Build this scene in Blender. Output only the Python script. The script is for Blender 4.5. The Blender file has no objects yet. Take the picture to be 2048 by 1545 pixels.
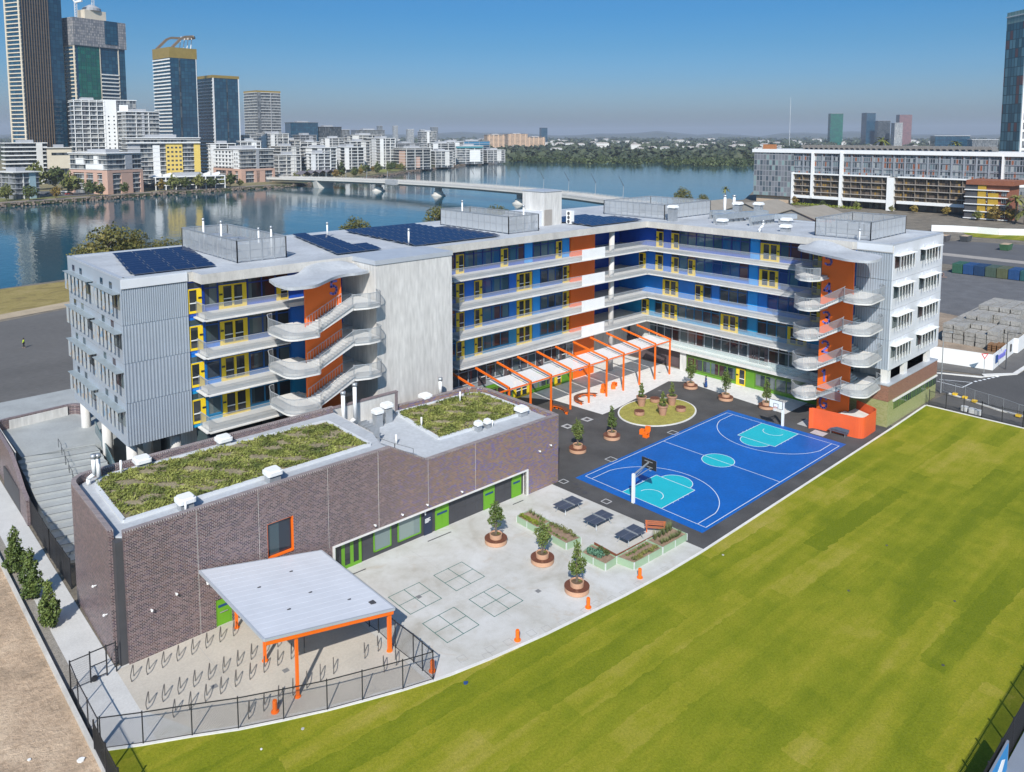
import bpy, math, random
import numpy as np
from mathutils import Vector, Matrix
PI = math.pi
SC = bpy.context.scene
COL = SC.collection
random.seed(7)
# ---------------------------------------------------------------- camera, sky, sun, exposure
cam = bpy.data.cameras.new('camera'); cam_o = bpy.data.objects.new('camera', cam); COL.objects.link(cam_o)
cam_o.location = (-74.4014, -45.8141, 36.4965)
cam_o.rotation_euler = (PI/2 - 0.0945625, 0, 0.821142 - PI/2)
cam.sensor_width = 36.0
cam.lens = 1548.498/2048*36
cam.shift_y = -(772.5-417.92)/2048
cam.clip_start = 0.5; cam.clip_end = 60000
SC.camera = cam_o
SUN_EL, SUN_AZ = math.radians(39.5), math.radians(222.6)     # azimuth of the sun, measured from +X towards +Y
world = bpy.data.worlds.new('World'); SC.world = world; world.use_nodes = True
wn = world.node_tree.nodes; wl = world.node_tree.links
sky = wn.new('ShaderNodeTexSky'); sky.sky_type = 'NISHITA'; sky.sun_disc = False
sky.sun_elevation = SUN_EL; sky.sun_rotation = PI/2 - SUN_AZ
sky.altitude = 30; sky.air_density = 1.0; sky.dust_density = 2.0; sky.ozone_density = 4.0
SKY_TINT = [(0, (.80, .86, .93)), (.01, (.79, .86, .95)), (.035, (.67, .86, 1.1)), (.074, (.44, .73, 1.0)), (.112, (.30, .64, .89)), (.15, (.22, .60, .87)), (.25, (.24, .60, .88)), (1, (.45, .75, 1.0))]
_tc = wn.new('ShaderNodeTexCoord'); _sp = wn.new('ShaderNodeSeparateXYZ'); _rp = wn.new('ShaderNodeValToRGB'); _mx = wn.new('ShaderNodeMix'); _mx.data_type = 'RGBA'; _mx.blend_type = 'MULTIPLY'; _mx.inputs[0].default_value = 1
wl.new(_tc.outputs['Generated'], _sp.inputs[0]); wl.new(_sp.outputs[2], _rp.inputs[0])
while len(_rp.color_ramp.elements) < len(SKY_TINT): _rp.color_ramp.elements.new(.5)
for _e, (_p, _c) in zip(_rp.color_ramp.elements, SKY_TINT): _e.position = _p; _e.color = (*_c, 1)
wl.new(sky.outputs[0], _mx.inputs[6]); wl.new(_rp.outputs[0], _mx.inputs[7]); wl.new(_mx.outputs[2], wn['Background'].inputs[0]); wn['Background'].inputs[1].default_value = 0.10
sun = bpy.data.lights.new('sun', 'SUN'); sun_o = bpy.data.objects.new('sun', sun); COL.objects.link(sun_o)
sun.energy = 4.4; sun.angle = math.radians(0.53); sun.color = (1.0, 0.95, 0.88)
sd = Vector((math.cos(SUN_AZ)*math.cos(SUN_EL), math.sin(SUN_AZ)*math.cos(SUN_EL), math.sin(SUN_EL)))
sun_o.location = sd*200; sun_o.rotation_euler = sd.to_track_quat('Z', 'Y').to_euler()
SC.view_settings.view_transform = 'Standard'; SC.view_settings.look = 'None'
SC.view_settings.exposure = 0.32; SC.view_settings.gamma = 1.0
SC.render.engine = 'CYCLES'
SC.cycles.max_bounces = 6; SC.cycles.diffuse_bounces = 3; SC.cycles.glossy_bounces = 3; SC.cycles.transparent_max_bounces = 8
SC.cycles.volume_bounces = 0; SC.cycles.use_denoising = True
# ---------------------------------------------------------------- materials
def nodemat(name):
    m = bpy.data.materials.new(name); m.use_nodes = True
    nt = m.node_tree; b = nt.nodes['Principled BSDF']
    return m, nt, b
def M(name, col, rough=.6, var=.10, vs=1.5, metal=0., bump=0., bs=12., fine=0., fs=40., spec=.5, stretch=None):
    """plain surface whose colour wanders a little with two scales of noise"""
    m, nt, b = nodemat(name); N = nt.nodes.new; L = nt.links.new
    b.inputs['Roughness'].default_value = rough; b.inputs['Metallic'].default_value = metal
    b.inputs['Specular IOR Level'].default_value = spec
    c = (*col, 1)
    if var == 0 and fine == 0:
        b.inputs['Base Color'].default_value = c
        return m
    geo = N('ShaderNodeNewGeometry'); mp = N('ShaderNodeMapping'); L(geo.outputs['Position'], mp.inputs['Vector'])
    if stretch: mp.inputs['Scale'].default_value = stretch
    n1 = N('ShaderNodeTexNoise'); n1.inputs['Scale'].default_value = vs; n1.inputs['Detail'].default_value = 5; n1.inputs['Roughness'].default_value = .6
    L(mp.outputs[0], n1.inputs['Vector'])
    r1 = N('ShaderNodeMapRange'); L(n1.outputs['Fac'], r1.inputs[0]); r1.inputs[1].default_value = .3; r1.inputs[2].default_value = .7
    r1.inputs[3].default_value = 1-var; r1.inputs[4].default_value = 1+var
    out = r1.outputs[0]
    if fine:
        n2 = N('ShaderNodeTexNoise'); n2.inputs['Scale'].default_value = fs; n2.inputs['Detail'].default_value = 2; L(mp.outputs[0], n2.inputs['Vector'])
        r2 = N('ShaderNodeMapRange'); L(n2.outputs['Fac'], r2.inputs[0]); r2.inputs[1].default_value = .3; r2.inputs[2].default_value = .7
        r2.inputs[3].default_value = 1-fine; r2.inputs[4].default_value = 1+fine
        mu = N('ShaderNodeMath'); mu.operation = 'MULTIPLY'; L(out, mu.inputs[0]); L(r2.outputs[0], mu.inputs[1]); out = mu.outputs[0]
    vm = N('ShaderNodeVectorMath'); vm.operation = 'SCALE'; vm.inputs[0].default_value = col; L(out, vm.inputs['Scale'])
    L(vm.outputs[0], b.inputs['Base Color'])
    if bump:
        n3 = N('ShaderNodeTexNoise'); n3.inputs['Scale'].default_value = bs; n3.inputs['Detail'].default_value = 4; L(mp.outputs[0], n3.inputs['Vector'])
        bp = N('ShaderNodeBump'); bp.inputs['Strength'].default_value = bump; bp.inputs['Distance'].default_value = .05
        L(n3.outputs['Fac'], bp.inputs['Height']); L(bp.outputs[0], b.inputs['Normal'])
    return m
def ramp(nt, fac, stops, interp='LINEAR'):
    r = nt.nodes.new('ShaderNodeValToRGB'); r.color_ramp.interpolation = interp
    el = r.color_ramp.elements
    while len(el) < len(stops): el.new(.5)
    for e, (p, c) in zip(el, stops): e.position = p; e.color = (*c, 1)
    nt.links.new(fac, r.inputs[0]); return r.outputs[0]
def noise(nt, vec, scale, detail=4, rough=.55, dist=0):
    n = nt.nodes.new('ShaderNodeTexNoise'); n.inputs['Scale'].default_value = scale; n.inputs['Detail'].default_value = detail
    n.inputs['Roughness'].default_value = rough; n.inputs['Distortion'].default_value = dist
    if vec is not None: nt.links.new(vec, n.inputs['Vector'])
    return n.outputs['Fac']
def math_n(nt, op, a, b=None):
    n = nt.nodes.new('ShaderNodeMath'); n.operation = op
    for i, v in enumerate((a, b)):
        if v is None: continue
        if isinstance(v, (int, float)): n.inputs[i].default_value = v
        else: nt.links.new(v, n.inputs[i])
    return n.outputs[0]
def mix(nt, fac, a, b, typ='MIX'):
    n = nt.nodes.new('ShaderNodeMix'); n.data_type = 'RGBA'; n.blend_type = typ
    for sock, v in ((n.inputs[0], fac), (n.inputs[6], a), (n.inputs[7], b)):
        if isinstance(v, tuple): sock.default_value = (*v, 1)
        elif isinstance(v, (int, float)): sock.default_value = v
        else: nt.links.new(v, sock)
    return n.outputs[2]
def wallvec(nt, sx=1., sz=1.):
    """(x+y, z) of the world point: bricks and panels run on along either wall direction"""
    g = nt.nodes.new('ShaderNodeNewGeometry'); s = nt.nodes.new('ShaderNodeSeparateXYZ'); nt.links.new(g.outputs['Position'], s.inputs[0])
    u = math_n(nt, 'ADD', s.outputs[0], s.outputs[1]); c = nt.nodes.new('ShaderNodeCombineXYZ')
    nt.links.new(math_n(nt, 'MULTIPLY', u, sx), c.inputs[0]); nt.links.new(math_n(nt, 'MULTIPLY', s.outputs[2], sz), c.inputs[1])
    return c.outputs[0]
def brickmat(name, cols, mortar, bw=.24, bh=.086, ms=.012, blotch=None, rough=.45, offs=.5):
    m, nt, b = nodemat(name)
    v = wallvec(nt); bt = nt.nodes.new('ShaderNodeTexBrick'); nt.links.new(v, bt.inputs['Vector'])
    bt.inputs['Scale'].default_value = 1; bt.inputs['Brick Width'].default_value = bw; bt.inputs['Row Height'].default_value = bh
    bt.inputs['Mortar Size'].default_value = ms; bt.inputs['Bias'].default_value = 0; bt.offset = offs
    bt.inputs['Color1'].default_value = (0, 0, 0, 1); bt.inputs['Color2'].default_value = (1, 1, 1, 1); bt.inputs['Mortar'].default_value = (.5, .5, .5, 1)
    n = len(cols); c = ramp(nt, bt.outputs['Color'], [(i/max(1, n), cc) for i, cc in enumerate(cols)], 'CONSTANT')
    if blotch:
        g = nt.nodes.new('ShaderNodeNewGeometry')
        f = ramp(nt, noise(nt, g.outputs['Position'], .35, 4), [(.35, (0, 0, 0)), (.65, (1, 1, 1))])
        c = mix(nt, f, c, mix(nt, .6, c, blotch, 'MULTIPLY'))
    c = mix(nt, bt.outputs['Fac'], c, mortar)
    nt.links.new(c, b.inputs['Base Color']); b.inputs['Roughness'].default_value = rough
    return m
def glassmat(name, cols, pw, ph, rough=.06, frame=None, fw=.06, seed=0., spec=.5, local=False, metal=0.):
    """window glass: panes of pw x ph whose tint differs from pane to pane (curtains, blinds, dark rooms)"""
    m, nt, b = nodemat(name)
    if local:
        uv = nt.nodes.new('ShaderNodeUVMap'); v = uv.outputs[0]
    else: v = wallvec(nt)
    bt = nt.nodes.new('ShaderNodeTexBrick'); nt.links.new(v, bt.inputs['Vector']); bt.offset = 0
    bt.inputs['Scale'].default_value = 1; bt.inputs['Brick Width'].default_value = pw; bt.inputs['Row Height'].default_value = ph
    bt.inputs['Mortar Size'].default_value = fw if frame else 0.0001; bt.inputs['Bias'].default_value = seed
    bt.inputs['Color1'].default_value = (0, 0, 0, 1); bt.inputs['Color2'].default_value = (1, 1, 1, 1)
    n = len(cols); c = ramp(nt, bt.outputs['Color'], [(i/n, cc) for i, cc in enumerate(cols)], 'CONSTANT')
    if frame: c = mix(nt, bt.outputs['Fac'], c, frame)
    nt.links.new(c, b.inputs['Base Color']); b.inputs['Roughness'].default_value = rough; b.inputs['Specular IOR Level'].default_value = spec
    b.inputs['Metallic'].default_value = metal
    return m
# ---------------------------------------------------------------- mesh building
class MB:
    def __init__(s): s.v = []; s.f = []; s.m = []; s.uv = {}
    def face(s, pts, m=0):
        i = len(s.v); s.v += [tuple(p) for p in pts]; s.f.append(tuple(range(i, i+len(pts)))); s.m.append(m); return s
    def hexa(s, p, m=0):          # p: 4 bottom ccw + 4 top
        i = len(s.v); s.v += [tuple(q) for q in p]
        for q in ((3, 2, 1, 0), (4, 5, 6, 7), (0, 1, 5, 4), (1, 2, 6, 5), (2, 3, 7, 6), (3, 0, 4, 7)): s.f.append(tuple(i+k for k in q)); s.m.append(m)
        return s
    def box(s, x0, y0, z0, x1, y1, z1, m=0):
        if x0 > x1: x0, x1 = x1, x0
        if y0 > y1: y0, y1 = y1, y0
        if z0 > z1: z0, z1 = z1, z0
        return s.hexa([(x0, y0, z0), (x1, y0, z0), (x1, y1, z0), (x0, y1, z0), (x0, y0, z1), (x1, y0, z1), (x1, y1, z1), (x0, y1, z1)], m)
    def prism(s, poly, z0, z1, m=0, mside=None, top=True, bot=True):
        n = len(poly); i = len(s.v)
        a = sum(poly[k][0]*poly[(k+1) % n][1]-poly[(k+1) % n][0]*poly[k][1] for k in range(n))
        if a < 0: poly = poly[::-1]
        fz = (lambda p, z: z(p) if callable(z) else z)
        s.v += [(p[0], p[1], fz(p, z0)) for p in poly]+[(p[0], p[1], fz(p, z1)) for p in poly]
        if top: s.f.append(tuple(range(i+n, i+2*n))); s.m.append(m)
        if bot: s.f.append(tuple(range(i+n-1, i-1, -1))); s.m.append(m)
        for k in range(n):
            s.f.append((i+k, i+(k+1) % n, i+n+(k+1) % n, i+n+k)); s.m.append(m if mside is None else mside)
        return s
    def bar(s, p0, p1, w, h=None, m=0, up=(0, 0, 1)):
        h = h or w; p0 = Vector(p0); p1 = Vector(p1); d = (p1-p0); d.normalize(); u = Vector(up)
        if abs(d.dot(u)) > .98: u = Vector((1, 0, 0))
        r = d.cross(u); r.normalize(); u = r.cross(d); r *= w/2; u *= h/2
        return s.hexa([p0-r-u, p0+r-u, p1+r-u, p1-r-u, p0-r+u, p0+r+u, p1+r+u, p1-r+u], m)
    def cyl(s, p0, p1, r0, r1=None, n=10, m=0, cap=True):
        r1 = r0 if r1 is None else r1; p0 = Vector(p0); p1 = Vector(p1); d = p1-p0; d.normalize()
        a = d.orthogonal(); a.normalize(); b = d.cross(a); i = len(s.v)
        for p, r in ((p0, r0), (p1, r1)):
            for k in range(n):
                t = 2*PI*k/n; s.v.append(tuple(p+a*(r*math.cos(t))+b*(r*math.sin(t))))
        for k in range(n): s.f.append((i+k, i+(k+1) % n, i+n+(k+1) % n, i+n+k)); s.m.append(m)
        if cap: s.f.append(tuple(range(i+n-1, i-1, -1))); s.m.append(m); s.f.append(tuple(range(i+n, i+2*n))); s.m.append(m)
        return s
    def tube(s, path, r, n=6, m=0):
        for a, b in zip(path, path[1:]): s.cyl(a, b, r, r, n, m)
        return s
    def lathe(s, prof, n=24, c=(0, 0, 0), m=0):    # prof: (r,z) from the bottom outwards and up
        i = len(s.v)
        for r, z in prof:
            for k in range(n):
                t = 2*PI*k/n; s.v.append((c[0]+r*math.cos(t), c[1]+r*math.sin(t), c[2]+z))
        for j in range(len(prof)-1):
            for k in range(n):
                s.f.append((i+j*n+k, i+j*n+(k+1) % n, i+(j+1)*n+(k+1) % n, i+(j+1)*n+k)); s.m.append(m)
        s.f.append(tuple(i+(len(prof)-1)*n+k for k in range(n))); s.m.append(m)
        s.f.append(tuple(i+n-1-k for k in range(n))); s.m.append(m)
        return s
    def arr(s, V, F, m=0):
        i = len(s.v); s.v += [tuple(map(float, q)) for q in V]; s.f += [tuple(int(k)+i for k in q) for q in F]; s.m += [m]*len(F); return s
    def build(s, name, mats, parent=None, smooth=False, loc=None):
        me = bpy.data.meshes.new(name); off = Vector((0, 0, 0)); p = parent
        while p is not None: off += p.location; p = p.parent
        if loc is not None: off += Vector(loc)
        vv = np.array(s.v, dtype=np.float64).reshape(-1, 3) - np.array(off)
        me.from_pydata(vv.tolist(), [], s.f)
        mats = mats if isinstance(mats, (list, tuple)) else [mats]
        for q in mats: me.materials.append(q)
        if len(mats) > 1: me.polygons.foreach_set('material_index', s.m)
        if smooth: me.polygons.foreach_set('use_smooth', [True]*len(s.f))
        me.update()
        o = bpy.data.objects.new(name, me); COL.objects.link(o)
        if parent is not None: o.parent = parent
        if loc is not None: o.location = loc
        return o
def tag(o, label=None, cat=None, group=None, kind=None):
    if label: o['label'] = label
    if cat: o['category'] = cat
    if group: o['group'] = group
    if kind: o['kind'] = kind
    return o
def root(name, loc, label, cat, group=None, rz=0):
    o = bpy.data.objects.new(name, None); COL.objects.link(o); o.location = loc; o.empty_display_size = .3
    tag(o, label, cat, group); return o
def dup(o, loc=None, rz=None, label=None, group=None, scale=None, parent=None):
    c = o.copy(); COL.objects.link(c)
    if parent is not None: c.parent = parent
    for ch in list(o.children): dup(ch, parent=c)
    if loc is not None: c.location = loc
    if rz is not None: c.rotation_euler = (0, 0, rz)
    if scale is not None: c.scale = (scale,)*3 if isinstance(scale, (int, float)) else scale
    if label: c['label'] = label
    if group: c['group'] = group
    return c
ORD = 'first second third fourth fifth sixth seventh eighth ninth tenth eleventh twelfth thirteenth fourteenth fifteenth sixteenth'.split()
def ord_(i):
    if i < 16: return ORD[i]
    return {20: 'twentieth', 30: 'thirtieth'}.get(i+1, '%s-%s' % (('twenty', 'thirty', 'forty')[(i+1)//10-2], ORD[(i+1) % 10-1])) if i >= 20 else ('seventeenth', 'eighteenth', 'nineteenth', 'twentieth')[i-16]
# ---------------------------------------------------------------- shared surfaces
conc = M('concrete', (.50, .48, .445), .8, .16, .5, fine=.07, fs=9, stretch=(1, 1, .35))
conc_wall = M('concrete_wall', (.55, .535, .51), .85, .13, .45, fine=.12, fs=3.2, stretch=(1, 1, .18))
slabm = M('slab_concrete', (.66, .645, .615), .75, .10, .7, fine=.05, fs=8)
roofm = M('roof_membrane', (.42, .44, .465), .7, .16, .22, fine=.07, fs=3)
capm = M('metal_capping', (.46, .49, .53), .45, .06, .6, metal=.2)
clad = M('ribbed_cladding', (.40, .45, .51), .42, .05, .5, metal=.35)
cladw = M('white_cladding', (.68, .70, .73), .45, .04, .5, metal=.15)
white = M('white_paint', (.78, .78, .77), .5, .04, 1)
galv = M('galvanised_steel', (.42, .44, .46), .4, .10, 2, metal=.5)
screen = M('screen_mesh', (.47, .49, .51), .5, .05, 1, metal=.25)
balm = M('balustrade_steel', (.40, .425, .445), .45, .03, 1, metal=.15)
yellow = M('yellow_paint', (.80, .56, .020), .4, .04, 1)
orange = M('orange_paint', (.86, .155, .008), .45, .05, .6)
orange2 = M('orange_wall_paint', (.86, .150, .010), .6, .05, .4)
black = M('black_powdercoat', (.022, .022, .025), .5, 0, 1)
darkgrey = M('dark_grey', (.06, .06, .065), .6, .1, 1)
brownm = M('purple_brown', (.10, .075, .08), .6, .12, .8)
green = M('green_paint', (.13, .34, .015), .45, .04, 1)
navyl = M('number_blue', (.17, .17, .55), .5, .03, 1)
def panelm(n, c): return M(n, c, .35, .12, .5)
lvl_cols = {0: (.11, .28, .02), 1: (.30, .33, .34), 2: (.010, .26, .50), 3: (.008, .19, .62), 4: (.009, .15, .60), 5: (.009, .07, .42)}
lvl_pan = {k: panelm('facade_panel_%s' % n, c) for (k, c), n in zip(lvl_cols.items(), ('green', 'grey', 'teal', 'blue', 'royal', 'navy'))}
lvl_fr = {k: M('window_frame_%s' % n, c, .4, .05, 1) for (k, c), n in zip({0: (.10, .20, .03), 1: (.42, .44, .46), 2: (.01, .17, .36), 3: (.008, .10, .33), 4: (.008, .07, .28), 5: (.008, .035, .22)}.items(), ('green', 'grey', 'teal', 'blue', 'royal', 'navy'))}
light_pan = panelm('light_blue_panel', (.015, .32, .80))
dglass = glassmat('dark_window', [(.025, .037, .045), (.045, .07, .08), (.075, .11, .12), (.02, .028, .038), (.13, .155, .155), (.04, .055, .075), (.05, .025, .025)], 1.5, 3.8, .05, spec=.7)
dglass2 = glassmat('door_window', [(.03, .035, .04), (.05, .055, .06), (.02, .025, .03)], .7, 1.3, .08, spec=.6)
blueglass = glassmat('blue_window', [(.012, .08, .20), (.02, .12, .27), (.014, .06, .22), (.05, .15, .22), (.04, .10, .14), (.09, .17, .21), (.10, .05, .06)], 1.5, 3.8, .05, spec=.7)
brick_dark = brickmat('glazed_brick', [(.105, .07, .085), (.16, .10, .115), (.085, .055, .085), (.13, .075, .07), (.19, .13, .135), (.09, .06, .10)], (.50, .45, .42), blotch=(.62, .5, .72))
brick_mix = brickmat('mixed_brick', [(.15, .085, .075), (.10, .06, .13), (.19, .10, .06), (.13, .09, .10), (.09, .07, .20), (.22, .13, .09), (.17, .11, .05)], (.46, .42, .39), blotch=(.55, .55, .95))
brick_cap = M('brick_capping', (.20, .16, .165), .6, .25, 6)
brick_brown = brickmat('brown_brick', [(.23, .10, .06), (.28, .13, .08), (.20, .09, .055), (.25, .12, .075)], (.32, .22, .17), ms=.008)
brick_green = brickmat('green_brick', [(.26, .28, .10), (.30, .31, .13), (.23, .26, .09), (.33, .33, .16)], (.36, .37, .2), ms=.009)
panel_dark = M('dark_fibre_panel', (.055, .055, .062), .6, .10, .8)
# ---------------------------------------------------------------- school building
FL = [0, 3.4, 7.25, 11.05, 14.85, 18.65]
CE = [2.95, 6.8, 10.6, 14.4, 18.2, 21.95]
RB, RT = 21.95, 22.92
school = root('school_building', (0, 31, 0), 'L-shaped five storey school with blue glazed balconies, yellow doors and solar panels on its roof', 'school')
# core volumes
b = MB()
b.box(-46.2, 32.5, 7, 14.2, 50.8, RB-.01); b.box(14.2, 36.95, 7, 42.0, 50.8, RB-.01); b.box(27.2, -8.2, 7, 41.9, 36.9, RB-.01); b.box(-45, 34, 0, 26.3, 50, 7.05); b.box(27, -8, 0, 41, 34, 7.02)
b.build('wall', [conc_wall], school)
mb = MB()      # roof slab, one sheet with upstand edge
outline = [(-52.35, 31.95), (-45.7, 31.95), (-45.7, 29.6), (-28.6, 29.6), (-28.6, 29.3), (-18.2, 29.3), (-18.2, 29.0), (24.5, 29.0), (24.5, -3.6), (24.62, -3.6), (24.62, -8.55), (42.1, -8.55), (42.1, 50.9), (-52.35, 50.9)]
mb.prism(outline, RB, RT, 0, 1)
mb.build('roof', [roofm, conc], school)
mb = MB()      # parapet capping along the edges
def edge(a, c, w=.45, h=.16, z=RT): mb.box(min(a[0], c[0])-w/2, min(a[1], c[1])-w/2, z-.02, max(a[0], c[0])+w/2, max(a[1], c[1])+w/2, z+h)
edge((-52.2, 32.2), (-52.2, 50.7)); edge((-51.9, 32.15), (-46, 32.15)); edge((-51.9, 50.7), (42, 50.7)); edge((41.9, -8.3), (41.9, 50.4)); edge((24.9, -8.35), (41.6, -8.35)); edge((24.85, -8.05), (24.85, -3.7))
mb.build('roof_edge', [capm], school)
# facade bays
def Tm(a, o, z, P=31.4): return (a, P-o, z)
def Tl(a, o, z, P=32.1): return (a, P-o, z)
def Tr(a, o, z, P=26.83): return (P-o, a, z)
def Tg(a, o, z, P=25.45): return (P-o, a, z)
def Tn(a, o, z, P=30.6): return (a, P-o, z)
def fb(mb, T, a0, a1, o0, o1, z0, z1, m=0):
    p, q = T(a0, o0, z0), T(a1, o1, z1); mb.box(p[0], p[1], p[2], q[0], q[1], q[2], m)
def door(T, a0, a1, lv, double=False, col=None, z=None, h=2.5, side=0):
    z = FL[lv] if z is None else z; col = col or yellow; a0, a1 = min(a0, a1)+.03, max(a0, a1)-.03
    d = MB(); g = MB(); hd = MB(); t = .09
    if double:
        wst = .46; mid = (a0+a1)/2
        fb(d, T, a0, a0+wst, 0, .10, z, z+h); fb(d, T, a1-wst, a1, 0, .10, z, z+h); fb(d, T, mid-.13, mid+.13, 0, .10, z, z+h)
        leaves = ((a0+wst, mid-.13), (mid+.13, a1-wst))
    else:
        wst = .5
        if side == 0: fb(d, T, a0, a0+wst, 0, .10, z, z+h); fb(d, T, a1-.10, a1, 0, .10, z, z+h); leaves = ((a0+wst, a1-.10),)
        else: fb(d, T, a1-wst, a1, 0, .10, z, z+h); fb(d, T, a0, a0+.10, 0, .10, z, z+h); leaves = ((a0+.10, a1-wst),)
    fb(d, T, a0, a1, 0, .101, z+h-.14, z+h+.002)
    for l0, l1 in leaves:
        fb(d, T, l0, l1, 0, .098, z, z+.24)
        fb(g, T, l0, l1, .0, .06, z+.24, z+h-.14); fb(hd, T, l0+.02, l1-.02, .06, .13, z+1.0, z+1.09)
    o = d.build('door', [col], school); g.build('door_glass', [dglass2], o); hd.build('door_bar', [white], o)
    k = MB(); aa = a0+.2 if (double or side == 0) else a1-.2
    fb(k, T, aa-.16, aa+.16, .10, .16, z+1.45, z+1.62); k.build('door_sign', [black], o)
    tw = MB(); fb(tw, T, a0, a1, 0, .05, z+h+.1, z+h+.62); tw.build('transom_window', [dglass], o)
def window(T, a0, a1, lv, sill=.62, top=None, gm=None, pane=1.5, trans=True):
    z0 = FL[lv]; z1 = CE[lv]; a0, a1 = min(a0, a1), max(a0, a1); top = top or (z1-.42)
    g = MB(); f = MB(); fm = lvl_fr[lv]
    fb(g, T, a0, a1, 0, .05, z0+sill, top)
    n = max(1, round((a1-a0)/pane)); w = (a1-a0)/n
    for i in range(n+1): fb(f, T, a0+i*w-.06, a0+i*w+.06, .0, .12, z0+sill-.05, top+.05)
    fb(f, T, a0, a1, 0, .125, z0+sill-.1, z0+sill+.02); fb(f, T, a0, a1, 0, .125, top-.02, top+.1)
    if trans: fb(f, T, a0, a1, 0, .115, z0+2.32, z0+2.44)
    o = g.build('window', [gm or dglass], school); f.build('window_frame', [fm], o)
def panel(T, a0, a1, lv, m=None):
    p = MB(); fb(p, T, a0+.02, a1-.02, 0, .07, FL[lv]+.04, FL[lv]+2.62)
    fb(p, T, a0+.02, a1-.02, 0, .05, FL[lv]+2.66, CE[lv]-.3)
    p.build('facade_panel', [m or lvl_pan[lv]], school)
def backing(T, a0, a1, lv):
    p = MB(); fb(p, T, a0, a1, -.35, 0, FL[lv]-.4 if lv else 0, CE[lv]+.02); p.build('facade_wall', [lvl_pan[lv]], school)
def bays(T, lv, spec):
    for it in spec.split():
        k, r = it.split(':'); a0, a1 = map(float, r.split(','))
        a0, a1 = min(a0, a1), max(a0, a1)
        if k == 'd': door(T, a0, a1, lv)
        elif k == 'e': door(T, a0, a1, lv, side=1)
        elif k == 'D': door(T, a0, a1, lv, True)
        elif k == 'k': door(T, a0, a1, lv, col=brownm)
        elif k == 'K': door(T, a0, a1, lv, True, col=brownm)
        elif k == 'W': window(T, a0, a1, lv)
        elif k == 'B': window(T, a0, a1, lv, gm=blueglass)
        elif k == 'P': panel(T, a0, a1, lv)
        elif k == 'L': panel(T, a0, a1, lv, light_pan)
for lv in (2, 3, 4, 5):
    backing(Tl, -46.3, -28.4, lv); backing(Tm, -18.5, 9.1, lv); backing(Tr, -4.2, 37, lv)
    last = 'd:-36.8,-35.4' if lv == 5 else 'W:-36.8,-35.4'
    bays(Tl, lv, 'e:-46.2,-44.8 W:-44.6,-43.2 D:-43.1,-40.1 W:-40,-36.9 %s P:-35.2,-33.6 W:-33.4,-30.4 P:-30.2,-28.5' % last)
bays(Tm, 5, 'B:-14.7,-12.6 d:-12.5,-11.1 B:-11,-4.8 d:-4.7,-3.3 B:-3.2,-0.3 L:-.2,1.4 B:1.5,6 d:6.1,7.4 L:7.5,9')
for lv in (4, 3): bays(Tm, lv, 'W:-14.7,-12.6 d:-12.5,-11.1 P:-11,-9.5 e:-9.4,-8 B:-7.9,-3.2 P:-3.2,-1.8 D:-1.7,1.3 L:1.45,2.9 W:3,7.5 e:7.6,9')
bays(Tm, 2, 'W:-14.7,-12.6 e:-12.5,-11.1 P:-11,-9.5 d:-9.4,-8 W:-7.9,-3.2 P:-3.2,-1.8 D:-1.7,1.3 L:1.45,2.9 W:3,7.5 e:7.6,9')
bays(Tr, 5, 'P:28.9,33 e:27.4,28.8 P:26,27.3 e:24.4,25.9 B:15.2,24.3 B:12.2,15.1 L:10.6,12.1 D:7.5,10.5 B:2.8,7.4 d:1.4,2.7 P:-4,1.3')
bays(Tr, 4, 'd:30.8,32.2 P:29.0,30.7 e:27.4,28.9 P:26,27.3 e:24.4,25.8 B:22.8,24.3 d:21.3,22.7 B:12.3,21.2 L:10.8,12.2 D:7.6,10.6 B:2.8,7.5 d:1.4,2.7 P:-4,1.3')
bays(Tr, 3, 'P:27.5,33 D:24.4,27.4 P:21.4,24.3 d:19.8,21.3 W:18.4,19.7 P:17,18.3 W:12.4,16.9 L:10.7,12.3 P:9.2,10.6 B:2.9,9.1 d:1.3,2.8 P:-4,1.2')
bays(Tr, 2, 'd:30,31.5 P:28.9,29.9 W:27.5,28.8 D:24.5,27.4 W:16.8,24.4 D:13.7,16.7 W:12.2,13.6 P:10.7,12.1 W:6.1,10.6 D:3.1,6.0 P:-4,3')
backing(Tn, -18.5, 9.1, 1); bays(Tn, 1, 'W:-16,-9.6 k:-9.5,-8.1 W:-8,-4.9 k:-4.8,-3.4 W:-3.3,1.2 K:1.3,2.8 W:2.9,6 k:6.1,7.5 W:7.6,9')
backing(Tr, -4.2, 30, 1); bays(Tr, 1, 'W:12,29.8 K:10.3,11.8 k:8.8,10.2 W:-3.5,8.7')
backing(Tn, -18.5, 9.1, 0); bays(Tn, 0, 'W:-9,-3.2 D:-3,0 W:.2,5 d:5.2,6.6 P:6.8,9')
backing(Tg, -3.5, 21.6, 0); bays(Tg, 0, 'W:13.1,21.5 e:11.5,13 P:10,11.4 W:2,9.9 W:-3.4,1.9')
p = MB(); p.box(25.3, 21.7, 0, 26.3, 22.8, 3.2); p.build('column', [conc_wall], school)
p = MB(); p.box(26.1, 22.8, 0, 26.5, 34, 3.2); p.box(14.5, 36.6, 0, 26.5, 36.9, 7); p.build('facade_wall', [brownm], school)
p = MB(); p.box(14.35, 36.2, 7, 26.6, 36.6, RB-.02); p.build('facade_wall', [lvl_pan[5]], school)
p = MB(); p.box(9.1, 31.0, .0, 14.35, 31.9, RB-.02); p.build('feature_wall', [orange2], school)
p = MB(); p.box(14.2, 31.9, 0, 14.45, 36.4, RB-.05); p.build('feature_wall', [orange2], school)
for (x, y) in ((17.1, 30.0),): MB().cyl((x, y, 0), (x, y, RB-.02), .42, n=18).build('column', [conc_wall], school, True)
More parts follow.
